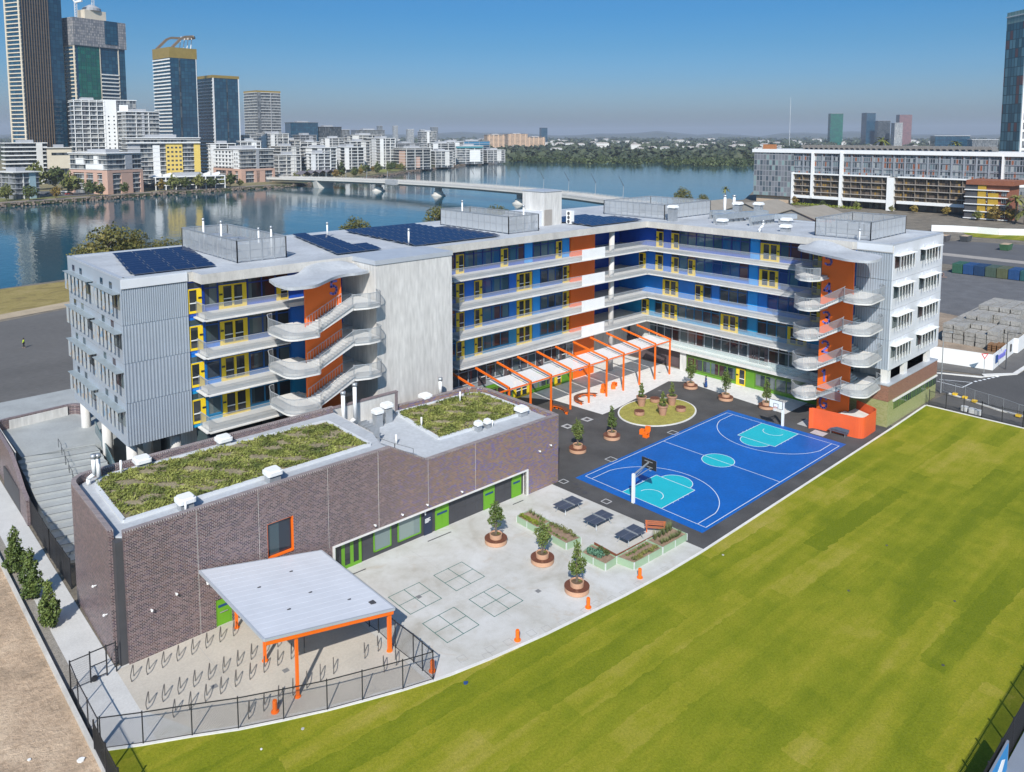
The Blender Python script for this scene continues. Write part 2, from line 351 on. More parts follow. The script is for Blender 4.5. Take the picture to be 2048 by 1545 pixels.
# balconies with steel balustrades
def balus(mb, pts, z, h=1.2, pitch=.105, bw=.046, drop=0):
    for (x0, y0, *r0), (x1, y1, *r1) in zip(pts, pts[1:]):
        za = z+(r0[0] if r0 else 0); zb = z+(r1[0] if r1 else 0)
        L = math.hypot(x1-x0, y1-y0); n = max(1, int(L/pitch)); ux, uy = (x1-x0)/L, (y1-y0)/L
        for i in range(n+1):
            t = i/n; x, y, zz = x0+(x1-x0)*t, y0+(y1-y0)*t, za+(zb-za)*t
            ax, ay = ux*bw/2, uy*bw/2; nx, ny = -uy*.006, ux*.006
            k = len(mb.v); mb.v += [(x-ax, y-ay, zz+.02-drop), (x+ax, y+ay, zz+.02-drop), (x+ax, y+ay, zz+h), (x-ax, y-ay, zz+h)]; mb.f.append((k, k+1, k+2, k+3)); mb.m.append(0)
        mb.bar((x0, y0, za+h), (x1, y1, zb+h), .07, .05); mb.bar((x0, y0, za+.06-drop), (x1, y1, zb+.06-drop), .04, .05)
def balcony(lv, poly, rail, solid=None):
    s = MB().prism(poly, FL[lv]-.45, FL[lv]).build('balcony', [slabm], school)
    r = MB(); lp_ = MB()
    for q in rail:
        balus(r, q, FL[lv], drop=.30)
        for a, c in zip(q, q[1:]): lp_.bar((a[0], a[1], FL[lv]-.385), (c[0], c[1], FL[lv]-.385), .56, .13)
    if rail: lp_.build('slab_lip', [slabm], s)
    r.build('balustrade', [balm], s)
    if solid:
        w = MB(); w.box(solid[0], 28.93, FL[lv]-.31, solid[1], 29.0, FL[lv]+1.22); w.build('balustrade_panel', [white], s)
for lv in (2, 3, 4, 5):
    x0 = -14.8 if lv == 5 else -13.8
    balcony(lv, [(x0+.2, 31.4), (x0+.2, 29.25), (25.1, 29.25), (25.1, -4.1), (26.83, -4.1), (26.83, 36.2), (14.46, 36.2), (14.46, 31.4)], [[(x0, 31.3), (x0, 29.0), (9.2, 29.0), (14.3, 29.0), (24.84, 29.0), (24.84, -.2)]], (9.2, 14.3))
    balcony(lv, [(-45.2, 32.1), (-45.2, 29.9), (-28.7, 29.9), (-28.7, 32.1)], [[(-45.45, 32), (-45.45, 29.65), (-36.6, 29.65)]])
balcony(1, [(24.84, 30), (24.84, -4.1), (26.83, -4.1), (26.83, 30)], [])
gb = MB(); gb.box(24.88, .5, FL[1]+.05, 24.92, 29.5, FL[1]+1.15)
gl = bpy.data.materials.new('clear_glass'); gl.use_nodes = True
_b = gl.node_tree.nodes['Principled BSDF']; _b.inputs['Base Color'].default_value = (.75, .88, .84, 1); _b.inputs['Roughness'].default_value = .03; _b.inputs['Alpha'].default_value = .28
gb.build('glass_balustrade', [gl], school)
# concrete lift block and its capping
p = MB(); p.box(-28.7, 24.95, 0, -18.2, 32.4, RT-.02); p.build('lift_block', [conc_wall], school)
p = MB(); p.box(-28.8, 24.85, RT-.45, -18.1, 31, RT+.02); p.box(-28.8, 24.85, RT+.02, -18.1, 31, RT+.06); p.build('lift_block_capping', [capm], school)
# ribbed metal ends
def ribs(T, a0, a1, zs, pitch):
    for (z0, z1, pt) in zs:
        m = MB(); fb(m, T, a0, a1, -.2, .0, z0+.03, z1-.03)
        n = int((a1-a0)/pt)
        for i in range(n+1):
            a = a0+(a1-a0)*i/n
            p = [T(max(a0, a-pt*.30), 0, z0+.03), T(min(a1, a+pt*.30), 0, z0+.03), T(min(a1, a+pt*.16), .05, z0+.03), T(max(a0, a-pt*.16), .05, z0+.03)]
            q = [(x, y, z1-.03) for x, y, _ in p]; m.hexa(p+q)
        m.build('ribbed_cladding', [clad], school)
Te = lambda a, o, z: (a, 31.95-o, z)
ribs(Te, -52.38, -46.25, ((18.5, RB+.1, .20), (14.8, 18.5, .28), (10.9, 14.8, .31), (6.65, 10.9, .26)), .4)
p = MB(); p.box(-52.38, 31.78, RB+.1, -46.25, 32.1, RT-.02); p.build('roof_fascia', [cladw], school)
Ts = lambda a, o, z: (24.75-o, a, z)
ribs(Ts, -8.5, -4.15, ((18.5, RB+.1, .3), (14.8, 18.5, .3), (10.9, 14.8, .3), (7.05, 10.9, .3)), .3)
p = MB(); p.box(24.58, -8.5, RB+.1, 24.9, -4.15, RT-.02); p.build('roof_fascia', [cladw], school)
p = MB(); p.box(24.75, -4.15, 7.05, 27.2, -3.95, RB); p.build('facade_wall', [lvl_pan[3]], school)
# end walls: panels with joints, hooded screen boxes, small windows
p = MB()
for z0, z1 in ((18.5, RT-.02), (14.8, 18.5), (10.9, 14.8), (6.65, 10.9)):
    for y0, y1 in ((31.97, 40.45), (40.45, 50.85)): p.box(-52.42, y0+.015, z0+.02, -52.2, y1-.015, z1-.02)
p.box(-52.2, 32.0, 6.65, -46.3, 50.8, RB-.05)
p.build('end_wall', [M('end_wall_cladding', (.40, .445, .50), .45, .06, .4, metal=.25)], school)
p = MB()
for z0, z1 in ((18.5, RT-.02), (14.8, 18.5), (10.9, 14.8), (7.05, 10.9)):
    for x0, x1 in ((24.77, 32.6), (32.6, 42.0)): p.box(x0+.015, -8.62, z0+.02, x1-.015, -8.4, z1-.02)
p.box(24.8, -8.4, 7.05, 41.95, -7.9, RB-.05)
p.build('end_wall', [cladw], school)
def scrmat():
    m, nt, b = nodemat('printed_screen'); g = nt.nodes.new('ShaderNodeNewGeometry')
    v = nt.nodes.new('ShaderNodeTexVoronoi'); v.inputs['Scale'].default_value = 2.6; nt.links.new(g.outputs['Position'], v.inputs['Vector'])
    sep = nt.nodes.new('ShaderNodeSeparateColor'); nt.links.new(v.outputs['Color'], sep.inputs[0])
    c = ramp(nt, sep.outputs[0], [(0, (.40, .43, .45)), (.45, (.36, .40, .42)), (.66, (.46, .46, .43)), (.80, (.42, .34, .26)), (.87, (.22, .34, .46)), (.93, (.38, .41, .42))], 'CONSTANT')
    nt.links.new(c, b.inputs['Base Color']); b.inputs['Roughness'].default_value = .5; return m
scr = scrmat(); hoodm = M('hood_metal', (.33, .38, .40), .45, .08, 1, metal=.3)
Tw = lambda a, o, z: (-52.42-o, a, z)
Tq = lambda a, o, z: (a, -8.62-o, z)
def shadebox(T, a0, a1, zt, mats, sgn):
    h = MB(); fb(h, T, a0-.15, a1+.15, 0, .74, zt, zt+.05); o = h.build('sunshade', [mats[0]], school)
    n = 6
    for i in range(n):
        a = a0+(a1-a0)*(i+.25)/n; w = (a1-a0)/n*.5
        s = MB(); p = [T(a, .60 if sgn > 0 else .64, zt-1.85), T(a+w, .60 if sgn > 0 else .30, zt-1.85), T(a+w, .65 if sgn > 0 else .36, zt-1.85), T(a, .65 if sgn > 0 else .70, zt-1.85)]
        s.hexa(p+[(x, y, zt-.01) for x, y, _ in p]); s.build('sunshade_screen', [mats[1]], o)
    g = MB(); fb(g, T, a0+.1, a1-.1, 0, .03, zt-1.6, zt-.1); g.build('window', [dglass], o)
for i, zt in enumerate((21.55, 17.75, 13.95, 10.15)):
    shadebox(Tw, 41.1, 49.9, zt, (hoodm, scr), 1); shadebox(Tw, 31.2+1.0, 39.7, zt, (hoodm, scr), 1)
    for a in (48.4, 45.5, 38.0, 35.0):
        w = MB(); fb(w, Tw, a-.42, a+.42, 0, .03, zt+.15, zt+.8); w.build('window', [dglass], school)
    shadebox(Tq, 25.1, 30.6, zt+.05, (white, white), -1); shadebox(Tq, 33.6, 39.9, zt+.05, (white, white), -1)
    for a in (26.5, 29.4, 35, 38.6):
        w = MB(); fb(w, Tq, a-.5, a+.5, 0, .04, zt+.28, zt+.62); w.build('vent_panel', [cladw], school)
# undercroft columns, and the podium under the far end
for (x, y) in ((-51.6, 50.0), (-51.5, 42.2), (-51.6, 33.6), (-47.5, 33.4), (-47.5, 42)):
    MB().cyl((x, y, 0), (x, y, 6.66), .5, n=18).build('column', [conc_wall], school, True)
p = MB(); p.box(-45.5, 32.6, 0, -28.7, 33.0, 6.7); p.build('window', [dglass], school)
p = MB(); p.box(24.05, -9.0, 3.32, 41.0, -2.6, 5.3); p.build('podium_wall', [brick_brown], school)
p = MB(); p.box(24.1, -8.95, 0, 40.95, -2.7, 3.32); p.build('podium_wall', [brick_green], school)
p = MB(); p.box(24.0, -9.06, 5.3, 41.1, -2.5, 5.42); p.build('podium_roof', [capm], school)
p = MB(); p.box(25.6, -9.12, 3.0, 41.0, -8.97, 3.2); p.build('window_hood', [slabm], school)
for i in range(10):
    a = 26.0+i*1.48
    w = MB(); w.box(a, -9.02, 1.95, a+1.4, -8.93, 3.0); o = w.build('window', [glassmat('green_window', [(.05, .09, .05), (.03, .05, .04), (.08, .12, .06)], 1.4, 2) if i == 0 else bpy.data.materials['green_window']], school)
    f = MB(); f.box(a-.04, -9.04, 1.93, a+.04, -8.99, 3.0); f.box(a+.68, -9.03, 1.95, a+.72, -8.99, 3.0); f.build('window_frame', [lvl_fr[0]], o)
p = MB(); p.box(25.0, -8.0, 5.42, 41.0, -7.6, 7.1); p.build('window', [glassmat('clerestory', [(.05, .07, .08), (.10, .13, .15), (.07, .09, .10)], 1.2, 2, frame=(.5, .52, .54), fw=.05)], school)
for x in (24.7, 30.2, 38.4): MB().box(x, -8.5, 5.42, x+1.1, -7.7, 7.1).build('column', [slabm], school)
# ---------------------------------------------------------------- stair towers
def flight(mb, p0, p1, wdir, w, n):
    """solid saw-tooth flight from p0 (low) up to p1; wdir: unit vector across, w width"""
    p0 = Vector(p0); p1 = Vector(p1); W = Vector(wdir)*w; d = (p1-p0)/n
    for i in range(n):
        a = p0+Vector((d.x, d.y, 0))*i; c = p0+Vector((d.x, d.y, 0))*(i+1); z = p0.z+d.z*(i+1)
        a.z = c.z = z
        q = [a, c, c+W, a+W]; mb.hexa([x-Vector((0, 0, .17)) for x in q]+q)
    t = Vector((0, 0, .42))
    lo = p0+Vector((0, 0, .1)); hi = p1+Vector((0, 0, .0))
    mb.hexa([lo-t, hi-t, hi+W-t, lo+W-t, lo-t*.25, hi-t*.25, hi+W-t*.25, lo+W-t*.25])
def digit_mb(ch, T, size, m=0):
    """number as a flat raised shape, strokes as short bars"""
    P = {'1': [[(.25, .8), (.5, 1), (.5, 0)]], '2': [[(.1, .78), (.25, .95), (.5, 1), (.75, .93), (.85, .72), (.75, .5), (.1, 0), (.9, 0)]],
         '3': [[(.1, .9), (.35, 1), (.65, 1), (.85, .8), (.7, .58), (.45, .53), (.72, .48), (.88, .25), (.68, .03), (.35, 0), (.08, .12)]],
         '4': [[(.7, 0), (.7, 1), (.05, .3), (.95, .3)]], '5': [[(.85, 1), (.25, 1), (.18, .58), (.5, .64), (.8, .5), (.86, .28), (.7, .05), (.4, 0), (.1, .1)]],
         'G': [[(.88, .82), (.7, .97), (.45, 1), (.2, .88), (.08, .6), (.08, .38), (.22, .1), (.48, 0), (.75, .05), (.9, .22), (.9, .45), (.55, .45)]],
         'B': [[(.15, 0), (.15, 1), (.6, 1), (.8, .85), (.8, .67), (.6, .54), (.15, .54)], [(.6, .54), (.86, .42), (.9, .2), (.65, 0), (.15, 0)]]}
    mb = MB(); w = .17*size
    for st in P[ch]:
        for a, c in zip(st, st[1:]):
            q0 = Vector(T(a[0]*size*.72, .03, a[1]*size)); q1 = Vector(T(c[0]*size*.72, .03, c[1]*size)); d = (q1-q0).normalized()*w*.3
            nrm = Vector(T(0, 1, 0))-Vector(T(0, 0, 0))
            mb.bar(q0-d, q1+d, w, .04, up=nrm)
    return mb
def rounded(poly, r, n=5):
    out = []
    for i in range(len(poly)):
        a, b_, c = Vector(poly[i-1]), Vector(poly[i]), Vector(poly[(i+1) % len(poly)])
        rr = r[i] if isinstance(r, (list, tuple)) else r
        if rr <= 0: out.append(tuple(b_)); continue
        u = (a-b_).normalized(); v = (c-b_).normalized(); ang = u.angle(v); t = min(rr/math.tan(ang/2), (a-b_).length*.49, (c-b_).length*.49)
        p0 = b_+u*t; p1 = b_+v*t
        for k in range(n+1):
            s = k/n; out.append(tuple(p0*(1-s)**2+b_*2*s*(1-s)+p1*s*s))
    return out
def canopy(poly_top, zfun, parent):
    """curved concrete roof: a grid-free prism whose top follows zfun(x, y)"""
    mb = MB().prism(poly_top, lambda p: zfun(*p)-.42, lambda p: zfun(*p), 0)
    return mb.build('stair_roof', [roofm], parent, False)
def zigzag_poly(poly, n):     # resample straight edges so that prisms can bend
    out = []
    for a, c in zip(poly, poly[1:]+poly[:1]):
        for k in range(n): out.append((a[0]+(c[0]-a[0])*k/n, a[1]+(c[1]-a[1])*k/n))
    return out
# canopies are built as strips across so that the curve is real
def strip_canopy(front, back, z_f, parent, th=.30, name='stair_roof'):
    """front, back: matching point lists; z rises from front to back along an S curve"""
    mb = MB(); K = 10; idx = []
    def sm(P, m=5):
        Q = [P[0]]+list(P)+[P[-1]]; out = []
        for i in range(1, len(Q)-2):
            for j in range(m):
                t = j/m; a, b_, c, d = Q[i-1], Q[i], Q[i+1], Q[i+2]
                out.append(tuple(.5*(2*b_[k]+(c[k]-a[k])*t+(2*a[k]-5*b_[k]+4*c[k]-d[k])*t*t+(3*b_[k]-a[k]-3*c[k]+d[k])*t**3) for k in range(len(b_))))
        return out+[tuple(P[-1])]
    front, back = sm(front), sm(back); n = len(front)
    for k in range(K+1):
        t = k/K; s = max(0, (t-.5)/.5); s = s*s*(3-2*s); row = []
        for f, q in zip(front, back):
            x = f[0]+(q[0]-f[0])*t; y = f[1]+(q[1]-f[1])*t; z = z_f+(q[2]-z_f)*s
            row.append((len(mb.v), len(mb.v)+1)); mb.v += [(x, y, z), (x, y, z-th)]
        idx.append(row)
    def q(a, b_, c, d): mb.f.append((a, b_, c, d)); mb.m.append(0)
    for k in range(K):
        for i in range(n-1):
            a, b_, c, d = idx[k][i], idx[k][i+1], idx[k+1][i+1], idx[k+1][i]
            q(a[0], b_[0], c[0], d[0]); q(d[1], c[1], b_[1], a[1])
        for e in (0, n-1):
            a, d = idx[k][e], idx[k+1][e]; q(a[0], d[0], d[1], a[1])
    for k in (0, K):
        for i in range(n-1):
            a, b_ = idx[k][i], idx[k][i+1]; q(a[0], a[1], b_[1], b_[0])
    return mb.build(name, [roofm], parent)
def land_(poly, z, par):
    cx_ = sum(q[0] for q in poly)/len(poly); cy_ = sum(q[1] for q in poly)/len(poly)
    o = MB().prism(poly, z-.45, z-.27).build('landing', [slabm], par)
    MB().prism([(cx_+(a-cx_)*.90, cy_+(b_-cy_)*.90) for a, b_ in poly], z-.27, z-.003).build('landing_floor', [slabm], o)
# -- stair by the lift block (landings: mid level towards -X, floor level towards +X)
st1 = root('stair_tower', (-34.5, 26.5, 0), 'open concrete stair with orange wall beside the plain concrete lift block', 'stair tower', 'outside stairs')
p = MB(); p.box(-36.4, 26.3, 6.5, -32.2, 26.6, 21.5); p.build('spine_wall', [orange2], st1)
front = [(-39.9, 25.9), (-39.9, 23.2), (-38.9, 22.6), (-37.3, 22.5), (-35.2, 24.0), (-33.4, 25.3), (-31.8, 25.8), (-30.6, 25.6), (-29.0, 25.9)]
back = [(-39.3, 28.4, 21.82), (-38.6, 28.7, 21.82), (-37.6, 28.8, 21.85), (-36.0, 28.9, 21.9), (-34.6, 29.6, 22.4), (-33.2, 30.0, 22.75), (-31.6, 30.0, 22.75), (-30.2, 29.6, 22.6), (-28.9, 29.0, 22.2)]
strip_canopy(front, back, 21.82, st1)
for k in (5, 4, 3):
    zf, zm = FL[k], FL[k]-1.9
    # mid landing, rounded, on the -X side
    mp = rounded([(-36.3, 29.4), (-39.2, 29.4), (-39.9, 27.6), (-39.9, 23.2), (-36.6, 23.0), (-36.3, 23.6)], [0, .8, .8, 1.6, .5, 0])
    land_(mp, zm, st1)
    fpoly = rounded([(-32.2, 29.5), (-32.2, 23.9), (-30.6, 23.3), (-28.9, 23.4), (-28.75, 24.9), (-28.75, 29.5)], [0, .4, .8, .8, 0, 0])
    land_(fpoly, zf, st1)
    fl = MB(); flight(fl, (-36.5, 23.7, zm), (-32.2, 23.9, zf), (0, 1, 0), 2.4, 12); fl.build('flight', [slabm], st1)
    fl2 = MB(); flight(fl2, (-32.2, 26.7, zf-3.8), (-36.4, 26.7, zm), (0, 1, 0), 2.2, 12); fl2.build('flight', [slabm], st1)
    r = MB(); balus(r, mp[1:], zm, 1.25, drop=.24); balus(r, [(-36.4, 23.62, 0), (-32.3, 23.82, zf-zm)], zm, 1.2); balus(r, fpoly[1:-1], zf, 1.25, drop=.24)
    balus(r, [(-36.4, 26.1, 0), (-32.3, 26.1, zf-zm)], zm, 1.05, .3)
    r.build('balustrade', [balm], st1)
T5 = lambda a, o, z: (-33.6+a, 26.3-o, 19.75+z)
digit_mb('5', T5, 1.35).build('number', [navyl], st1)
# -- stair at the far end of the court
st2 = root('stair_tower', (21, -3, 0), 'open concrete stair with orange numbered wall beside the basketball court end', 'stair tower', 'outside stairs')
p = MB(); p.box(21.9, -5.0, .02, 22.2, -.9, 21.55); p.build('spine_wall', [orange2], st2)
front = [(22.4, 2.6), (20.6, 1.6), (19.2, -.9), (17.8, -3.8), (16.8, -6.0), (16.7, -7.3), (16.9, -8.2), (17.8, -8.9), (20.2, -8.9), (22.2, -8.2)]
back = [(24.1, 3.2, 21.9), (24.3, 2.4, 22.0), (24.5, 1.2, 22.6), (24.5, -.2, 22.7), (24.4, -1.6, 22.5), (24.2, -3.0, 22.1), (24.0, -4.2, 21.92), (23.7, -5.2, 21.88), (23.4, -6.2, 21.88), (23.0, -7.2, 21.88)]
strip_canopy(front, back, 21.88, st2)
for k in (5, 4, 3, 2, 1):
    zf = FL[k]; zm = zf-1.9 if k > 1 else 1.6; zl = FL[k-1]
    lp = rounded([(24.84, -.9), (24.84, 1.6), (19.4, 1.5), (18.1, .2), (18.0, -1.2), (19.4, -1.9), (22, -1.9), (22, -.9)], [0, 0, .6, .8, .8, .3, 0, 0])
    land_(lp, zf, st2)
    rp = rounded([(19.6, -5.0), (18.2, -5.4), (17.7, -7.2), (18.6, -8.6), (23.4, -8.3), (24.5, -7.6), (24.5, -5.0)], [0, .5, .9, 1.3, 1, .6, 0])
    if k > 1: land_(rp, zm, st2)
    if k > 1:
        fl = MB(); flight(fl, (19.5, -1.85, zl), (19.5, -5.0, zm), (1, 0, 0), 2.3, 11); fl.build('flight', [slabm], st2)
        fl = MB(); flight(fl, (22.25, -5.0, zm), (22.25, -1.0, zf), (1, 0, 0), 2.3, 11); fl.build('flight', [slabm], st2)
    r = MB(); balus(r, lp[1:-3], zf, 1.25, drop=.24)
    if k > 1:
        balus(r, rp[:-1], zm, 1.25, drop=.24); balus(r, [(19.45, -1.9, 0), (19.45, -5.0, zm-zl)], zl, 1.2)
    else:
        balus(r, [(19.45, -1.9), (19.45, -5.0)], zf, 1.2)
    r.build('balustrade', [balm], st2)
for ch, z in (('5', 20.0), ('4', 16.2), ('3', 12.4), ('2', 8.6), ('1', 4.8), ('G', 1.2)):
    T = (lambda z: (lambda a, o, zz: (21.9-o, -1.25-a, z+zz)))(z)
    digit_mb(ch, T, 1.45).build('number', [navyl], st2)
# orange ground level ramp wall with rounded corner
om = M('orange_mesh_wall', (.72, .11, .03), .55, .06, .6)
w = MB(); path = rounded([(16.7, -2.4), (17.2, -2.7), (18.0, -8.5), (22.6, -8.4), (24.0, -5.2)], [0, .2, .9, 1.4, 0])
for a, c in zip(path, path[1:]): w.bar((a[0], a[1], 1.3), (c[0], c[1], 1.3), .08, 2.6)
w.build('ramp_wall', [om], st2)
fl = MB(); flight(fl, (19.4, -1.85, 0), (19.4, -5.0, 1.6), (1, 0, 0), 2.3, 9); fl.build('flight', [slabm], st2)
MB().prism(rounded([(19.4, -5.0), (18.3, -5.4), (18.3, -8.1), (22.4, -8.1), (23.6, -5.2)], [0, .3, .8, 1, 0]), 1.15, 1.6).build('landing', [slabm], st2)
# ---------------------------------------------------------------- rooftop: plant screens, panels, pipes
plant_i = 0
def plant_screen(x0, y0, x1, y1, label, z0=RT+.12, z1=25.35, solid=(0, 0, 0, 0)):
    r = root('plant_enclosure', (x0, y0, z0), label, 'plant enclosure', 'rooftop plant enclosures')
    for i, (a, c) in enumerate((((x0, y0), (x1, y0)), ((x1, y0), (x1, y1)), ((x1, y1), (x0, y1)), ((x0, y1), (x0, y0)))):
        L = math.hypot(c[0]-a[0], c[1]-a[1]); ux, uy = (c[0]-a[0])/L, (c[1]-a[1])/L; m = MB()
        n = int(L/1.25)
        for k in range(n+1):
            x, y = a[0]+ux*L*k/n, a[1]+uy*L*k/n
            m.box(x-.05, y-.05, z0-.1, x+.05, y+.05, z1, 0)
        m.bar((a[0], a[1], z1), (c[0], c[1], z1), .12, .10); m.bar((a[0], a[1], (z0+z1)/2), (c[0], c[1], (z0+z1)/2), .05, .05)
        m.bar((a[0], a[1], z0+.05), (c[0], c[1], z0+.05), .07, .07)
        m.build('frame', [galv], r)
        s = MB(); pitch = .06; bw = .06 if solid[i] else .040
        if solid[i]: s.bar((a[0], a[1], (z0+z1)/2), (c[0], c[1], (z0+z1)/2), .02, z1-z0-.1)
        else:
            q = int(L/pitch)
            for k in range(q+1):
                x, y = a[0]+ux*L*k/q, a[1]+uy*L*k/q
                s.face([(x-ux*bw/2, y-uy*bw/2, z0+.05), (x+ux*bw/2, y+uy*bw/2, z0+.05), (x+ux*bw/2, y+uy*bw/2, z1-.05), (x-ux*bw/2, y-uy*bw/2, z1-.05)])
        s.build('mesh_screen', [screen], r)
    e = MB()
    for k in range(3):
        t = (k+.7)/3.4; xx = x0+(x1-x0)*.5; yy = y0+(y1-y0)*t
        e.box(xx-1.6, yy-1.2, z0, xx+1.6, yy+1.2, z0+1.5); e.cyl((xx, yy, z0+1.5), (xx, yy, z0+1.62), .8, n=14)
    e.build('air_handler', [galv], r)
plant_screen(-40.2, 33.9, -34.6, 49.6, 'grey mesh plant enclosure on the roof nearest the ribbed end')
plant_screen(-2.6, 32.0, 3.2, 47.2, 'grey screened plant enclosure on the roof between two solar arrays', solid=(0, 0, 0, 1))
plant_screen(28.2, 28.3, 42-.6, 41.0, 'large grey plant enclosure on the roof over the inner corner', solid=(1, 0, 0, 0))
plant_screen(27.0, -4.8, 38.6, 2.6, 'low grey plant enclosure on the roof behind the numbered stair', solid=(1, 0, 0, 0))
# lift overrun
lo = root('lift_overrun', (10, 39, RT), 'pale concrete lift overrun standing tall on the roof', 'lift overrun')
MB().box(7.9, 35.6, RT, 11.8, 40.2, 28.0).build('shaft', [conc_wall], lo)
MB().box(7.8, 35.5, 28.0, 11.9, 40.3, 28.12).build('cap', [capm], lo)
MB().box(8.0, 35.5, RT, 9.6, 35.62, RT+2.4).build('louvre_door', [M('louvre', (.33, .30, .27), .6, .05, 2)], lo)
MB().box(3.6, 35.8, RT, 7.9, 39.5, 25.2).build('plant_room', [cladw], lo)
# solar panels
pvm, nt_, b_ = nodemat('solar_cells')
_v = nt_.nodes.new('ShaderNodeTexCoord'); _bt = nt_.nodes.new('ShaderNodeTexBrick'); _bt.offset = 0; nt_.links.new(_v.outputs['Object'], _bt.inputs['Vector'])
_bt.inputs['Scale'].default_value = 1; _bt.inputs['Brick Width'].default_value = .166; _bt.inputs['Row Height'].default_value = .166; _bt.inputs['Mortar Size'].default_value = .004
_bt.inputs['Color1'].default_value = (.006, .016, .055, 1); _bt.inputs['Color2'].default_value = (.010, .022, .065, 1); _bt.inputs['Mortar'].default_value = (.03, .045, .08, 1)
nt_.links.new(_bt.outputs['Color'], b_.inputs['Base Color']); b_.inputs['Roughness'].default_value = .12
alu = M('aluminium', (.16, .18, .22), .4, 0, 1, metal=.4)
pvp = None
def pv(x, y, label, L=1.95, Wd=1.25, tilt=10):
    global pvp
    if pvp is None:
        pvp = root('solar_panel', (x, y, RT+.12), label, 'solar panel', 'rooftop solar panels')
        t = math.radians(tilt); c, s = math.cos(t), math.sin(t); m = MB(); f = MB()
        def q(u, v, w): return (x+u, y+v*c-w*s, RT+.12+.08+v*s+w*c)
        m.hexa([q(*k) for k in ((-L/2+.025, .025, .02), (L/2-.025, .025, .02), (L/2-.025, Wd-.025, .02), (-L/2+.025, Wd-.025, .02), (-L/2+.025, .025, .043), (L/2-.025, .025, .043), (L/2-.025, Wd-.025, .043), (-L/2+.025, Wd-.025, .043))])
        f.hexa([q(*k) for k in ((-L/2, 0, 0), (L/2, 0, 0), (L/2, Wd, 0), (-L/2, Wd, 0), (-L/2, 0, .04), (L/2, 0, .04), (L/2, Wd, .04), (-L/2, Wd, .04))])
        m.build('cells', [pvm], pvp); f.build('panel_frame', [alu], pvp); return pvp
    return dup(pvp, (x, y, RT+.12), label=label, group='rooftop solar panels')
def array(rows, desc, y0, pitch=1.42, gap=.55):
    for j, (xa, xb) in enumerate(rows):
        n = int((xb-xa)/2.0)
        for i in range(n): pv(xa+1+2.0*i, y0+pitch*j+gap*(j//2)*.5, 'solar panel %s in the %s row of the array %s' % (ord_(i), ord_(j), desc))
array([(-50.9+.55*(j//2), -41.2+.15*(j//2)) for j in range(10)], 'at the ribbed end', 32.9, 1.36)
array([(-29.8+.35*j, -23+.05*j) for j in range(12)], 'behind the lift block', 31.2)
array([(-19.4+.1*j, -4.6) for j in range(12)], 'beside the middle enclosure', 30.6)
array([(12.0+.1*j, 24.4) for j in range(7)], 'at the inner corner', 29.6)
# pipes and ducts
pipew = M('white_pvc', (.8, .8, .79), .4, .03, 2)
def pipe(x, y, z, h, r, label, bend=False, cap=True):
    t = root('vent_pipe', (x, y, z), label, 'vent pipe', 'vent pipes')
    m = MB()
    if bend: m.tube([(x, y, z), (x, y, z+.5), (x+.35, y-.35, z+.9), (x+.35, y-.35, z+h)], r, 10); tx, ty = x+.35, y-.35
    else: m.cyl((x, y, z), (x, y, z+h), r, n=10); tx, ty = x, y
    m.build('pipe', [pipew], t, True)
    if cap: MB().cyl((tx, ty, z+h-.02), (tx, ty, z+h+.3), r*1.35, n=10).build('cowl', [galv], t, True)
for x, y, h, r, l in ((-22.3, 46.5, 1.7, .11, 'single white vent pipe between two solar arrays'), (-18.9, 32.6, 1.8, .11, 'white vent pipe just behind the lift block'), (-39.0, 46.0, 3.5, .11, 'tall white pipe inside the near enclosure by its back corner'), (-38.6, 41.8, 3.5, .11, 'tall white pipe inside the near enclosure'), (-36.5, 36.6, 3.0, .10, 'white pipe in the near enclosure nearest the front'), (-35.2, 36.2, 3.1, .10, 'white pipe in the near enclosure by its inner side'), (-1.0, 44.0, 3.6, .11, 'white pipe rising from the middle enclosure back'), (1.6, 33.4, 3.4, .11, 'white pipe at the front of the middle enclosure'), (39, 24.0, 3.4, .22, 'tall white roof pipe nearest the inner corner'), (40.2, 23.0, 3.4, .22, 'tall white roof pipe beside the ductwork'), (24.9, 9.7, 1.4, .16, 'short white pipe at the roof edge over the court'), (26.0, -3.8, 1.3, .1, 'thin white pipe before the low enclosure')):
    pipe(x, y, RT, h, r, l, bend=(x == 24.9))
duct = M('duct_metal', (.50, .54, .57), .35, .12, 1.5, metal=.6)
for i, (pts, w, l) in enumerate((([(30, 20), (36, 19), (41, 17.6)], 1.1, 'long shiny ventilation duct lying on the roof'), ([(31, 14.5), (37, 14.3), (40, 12)], .9, 'curved shiny ventilation duct on the roof'), ([(35, 24), (38.6, 22)], .9, 'short grey duct beside the tall white pipes'))):
    t = root('ventilation_duct', (pts[0][0], pts[0][1], RT), l, 'duct', 'rooftop ducts'); m = MB(); s = MB()
    for a, c in zip(pts, pts[1:]):
        m.bar((*a, RT+1.0), (*c, RT+1.0), w, w*.8)
        n = int(math.dist(a, c)/1.2)
        for k in range(n): s.bar((a[0]+(c[0]-a[0])*k/n, a[1]+(c[1]-a[1])*k/n, RT), (a[0]+(c[0]-a[0])*k/n, a[1]+(c[1]-a[1])*k/n, RT+1.2), .1, w+.15)
    m.build('duct_body', [duct], t); s.build('bracket', [galv], t)
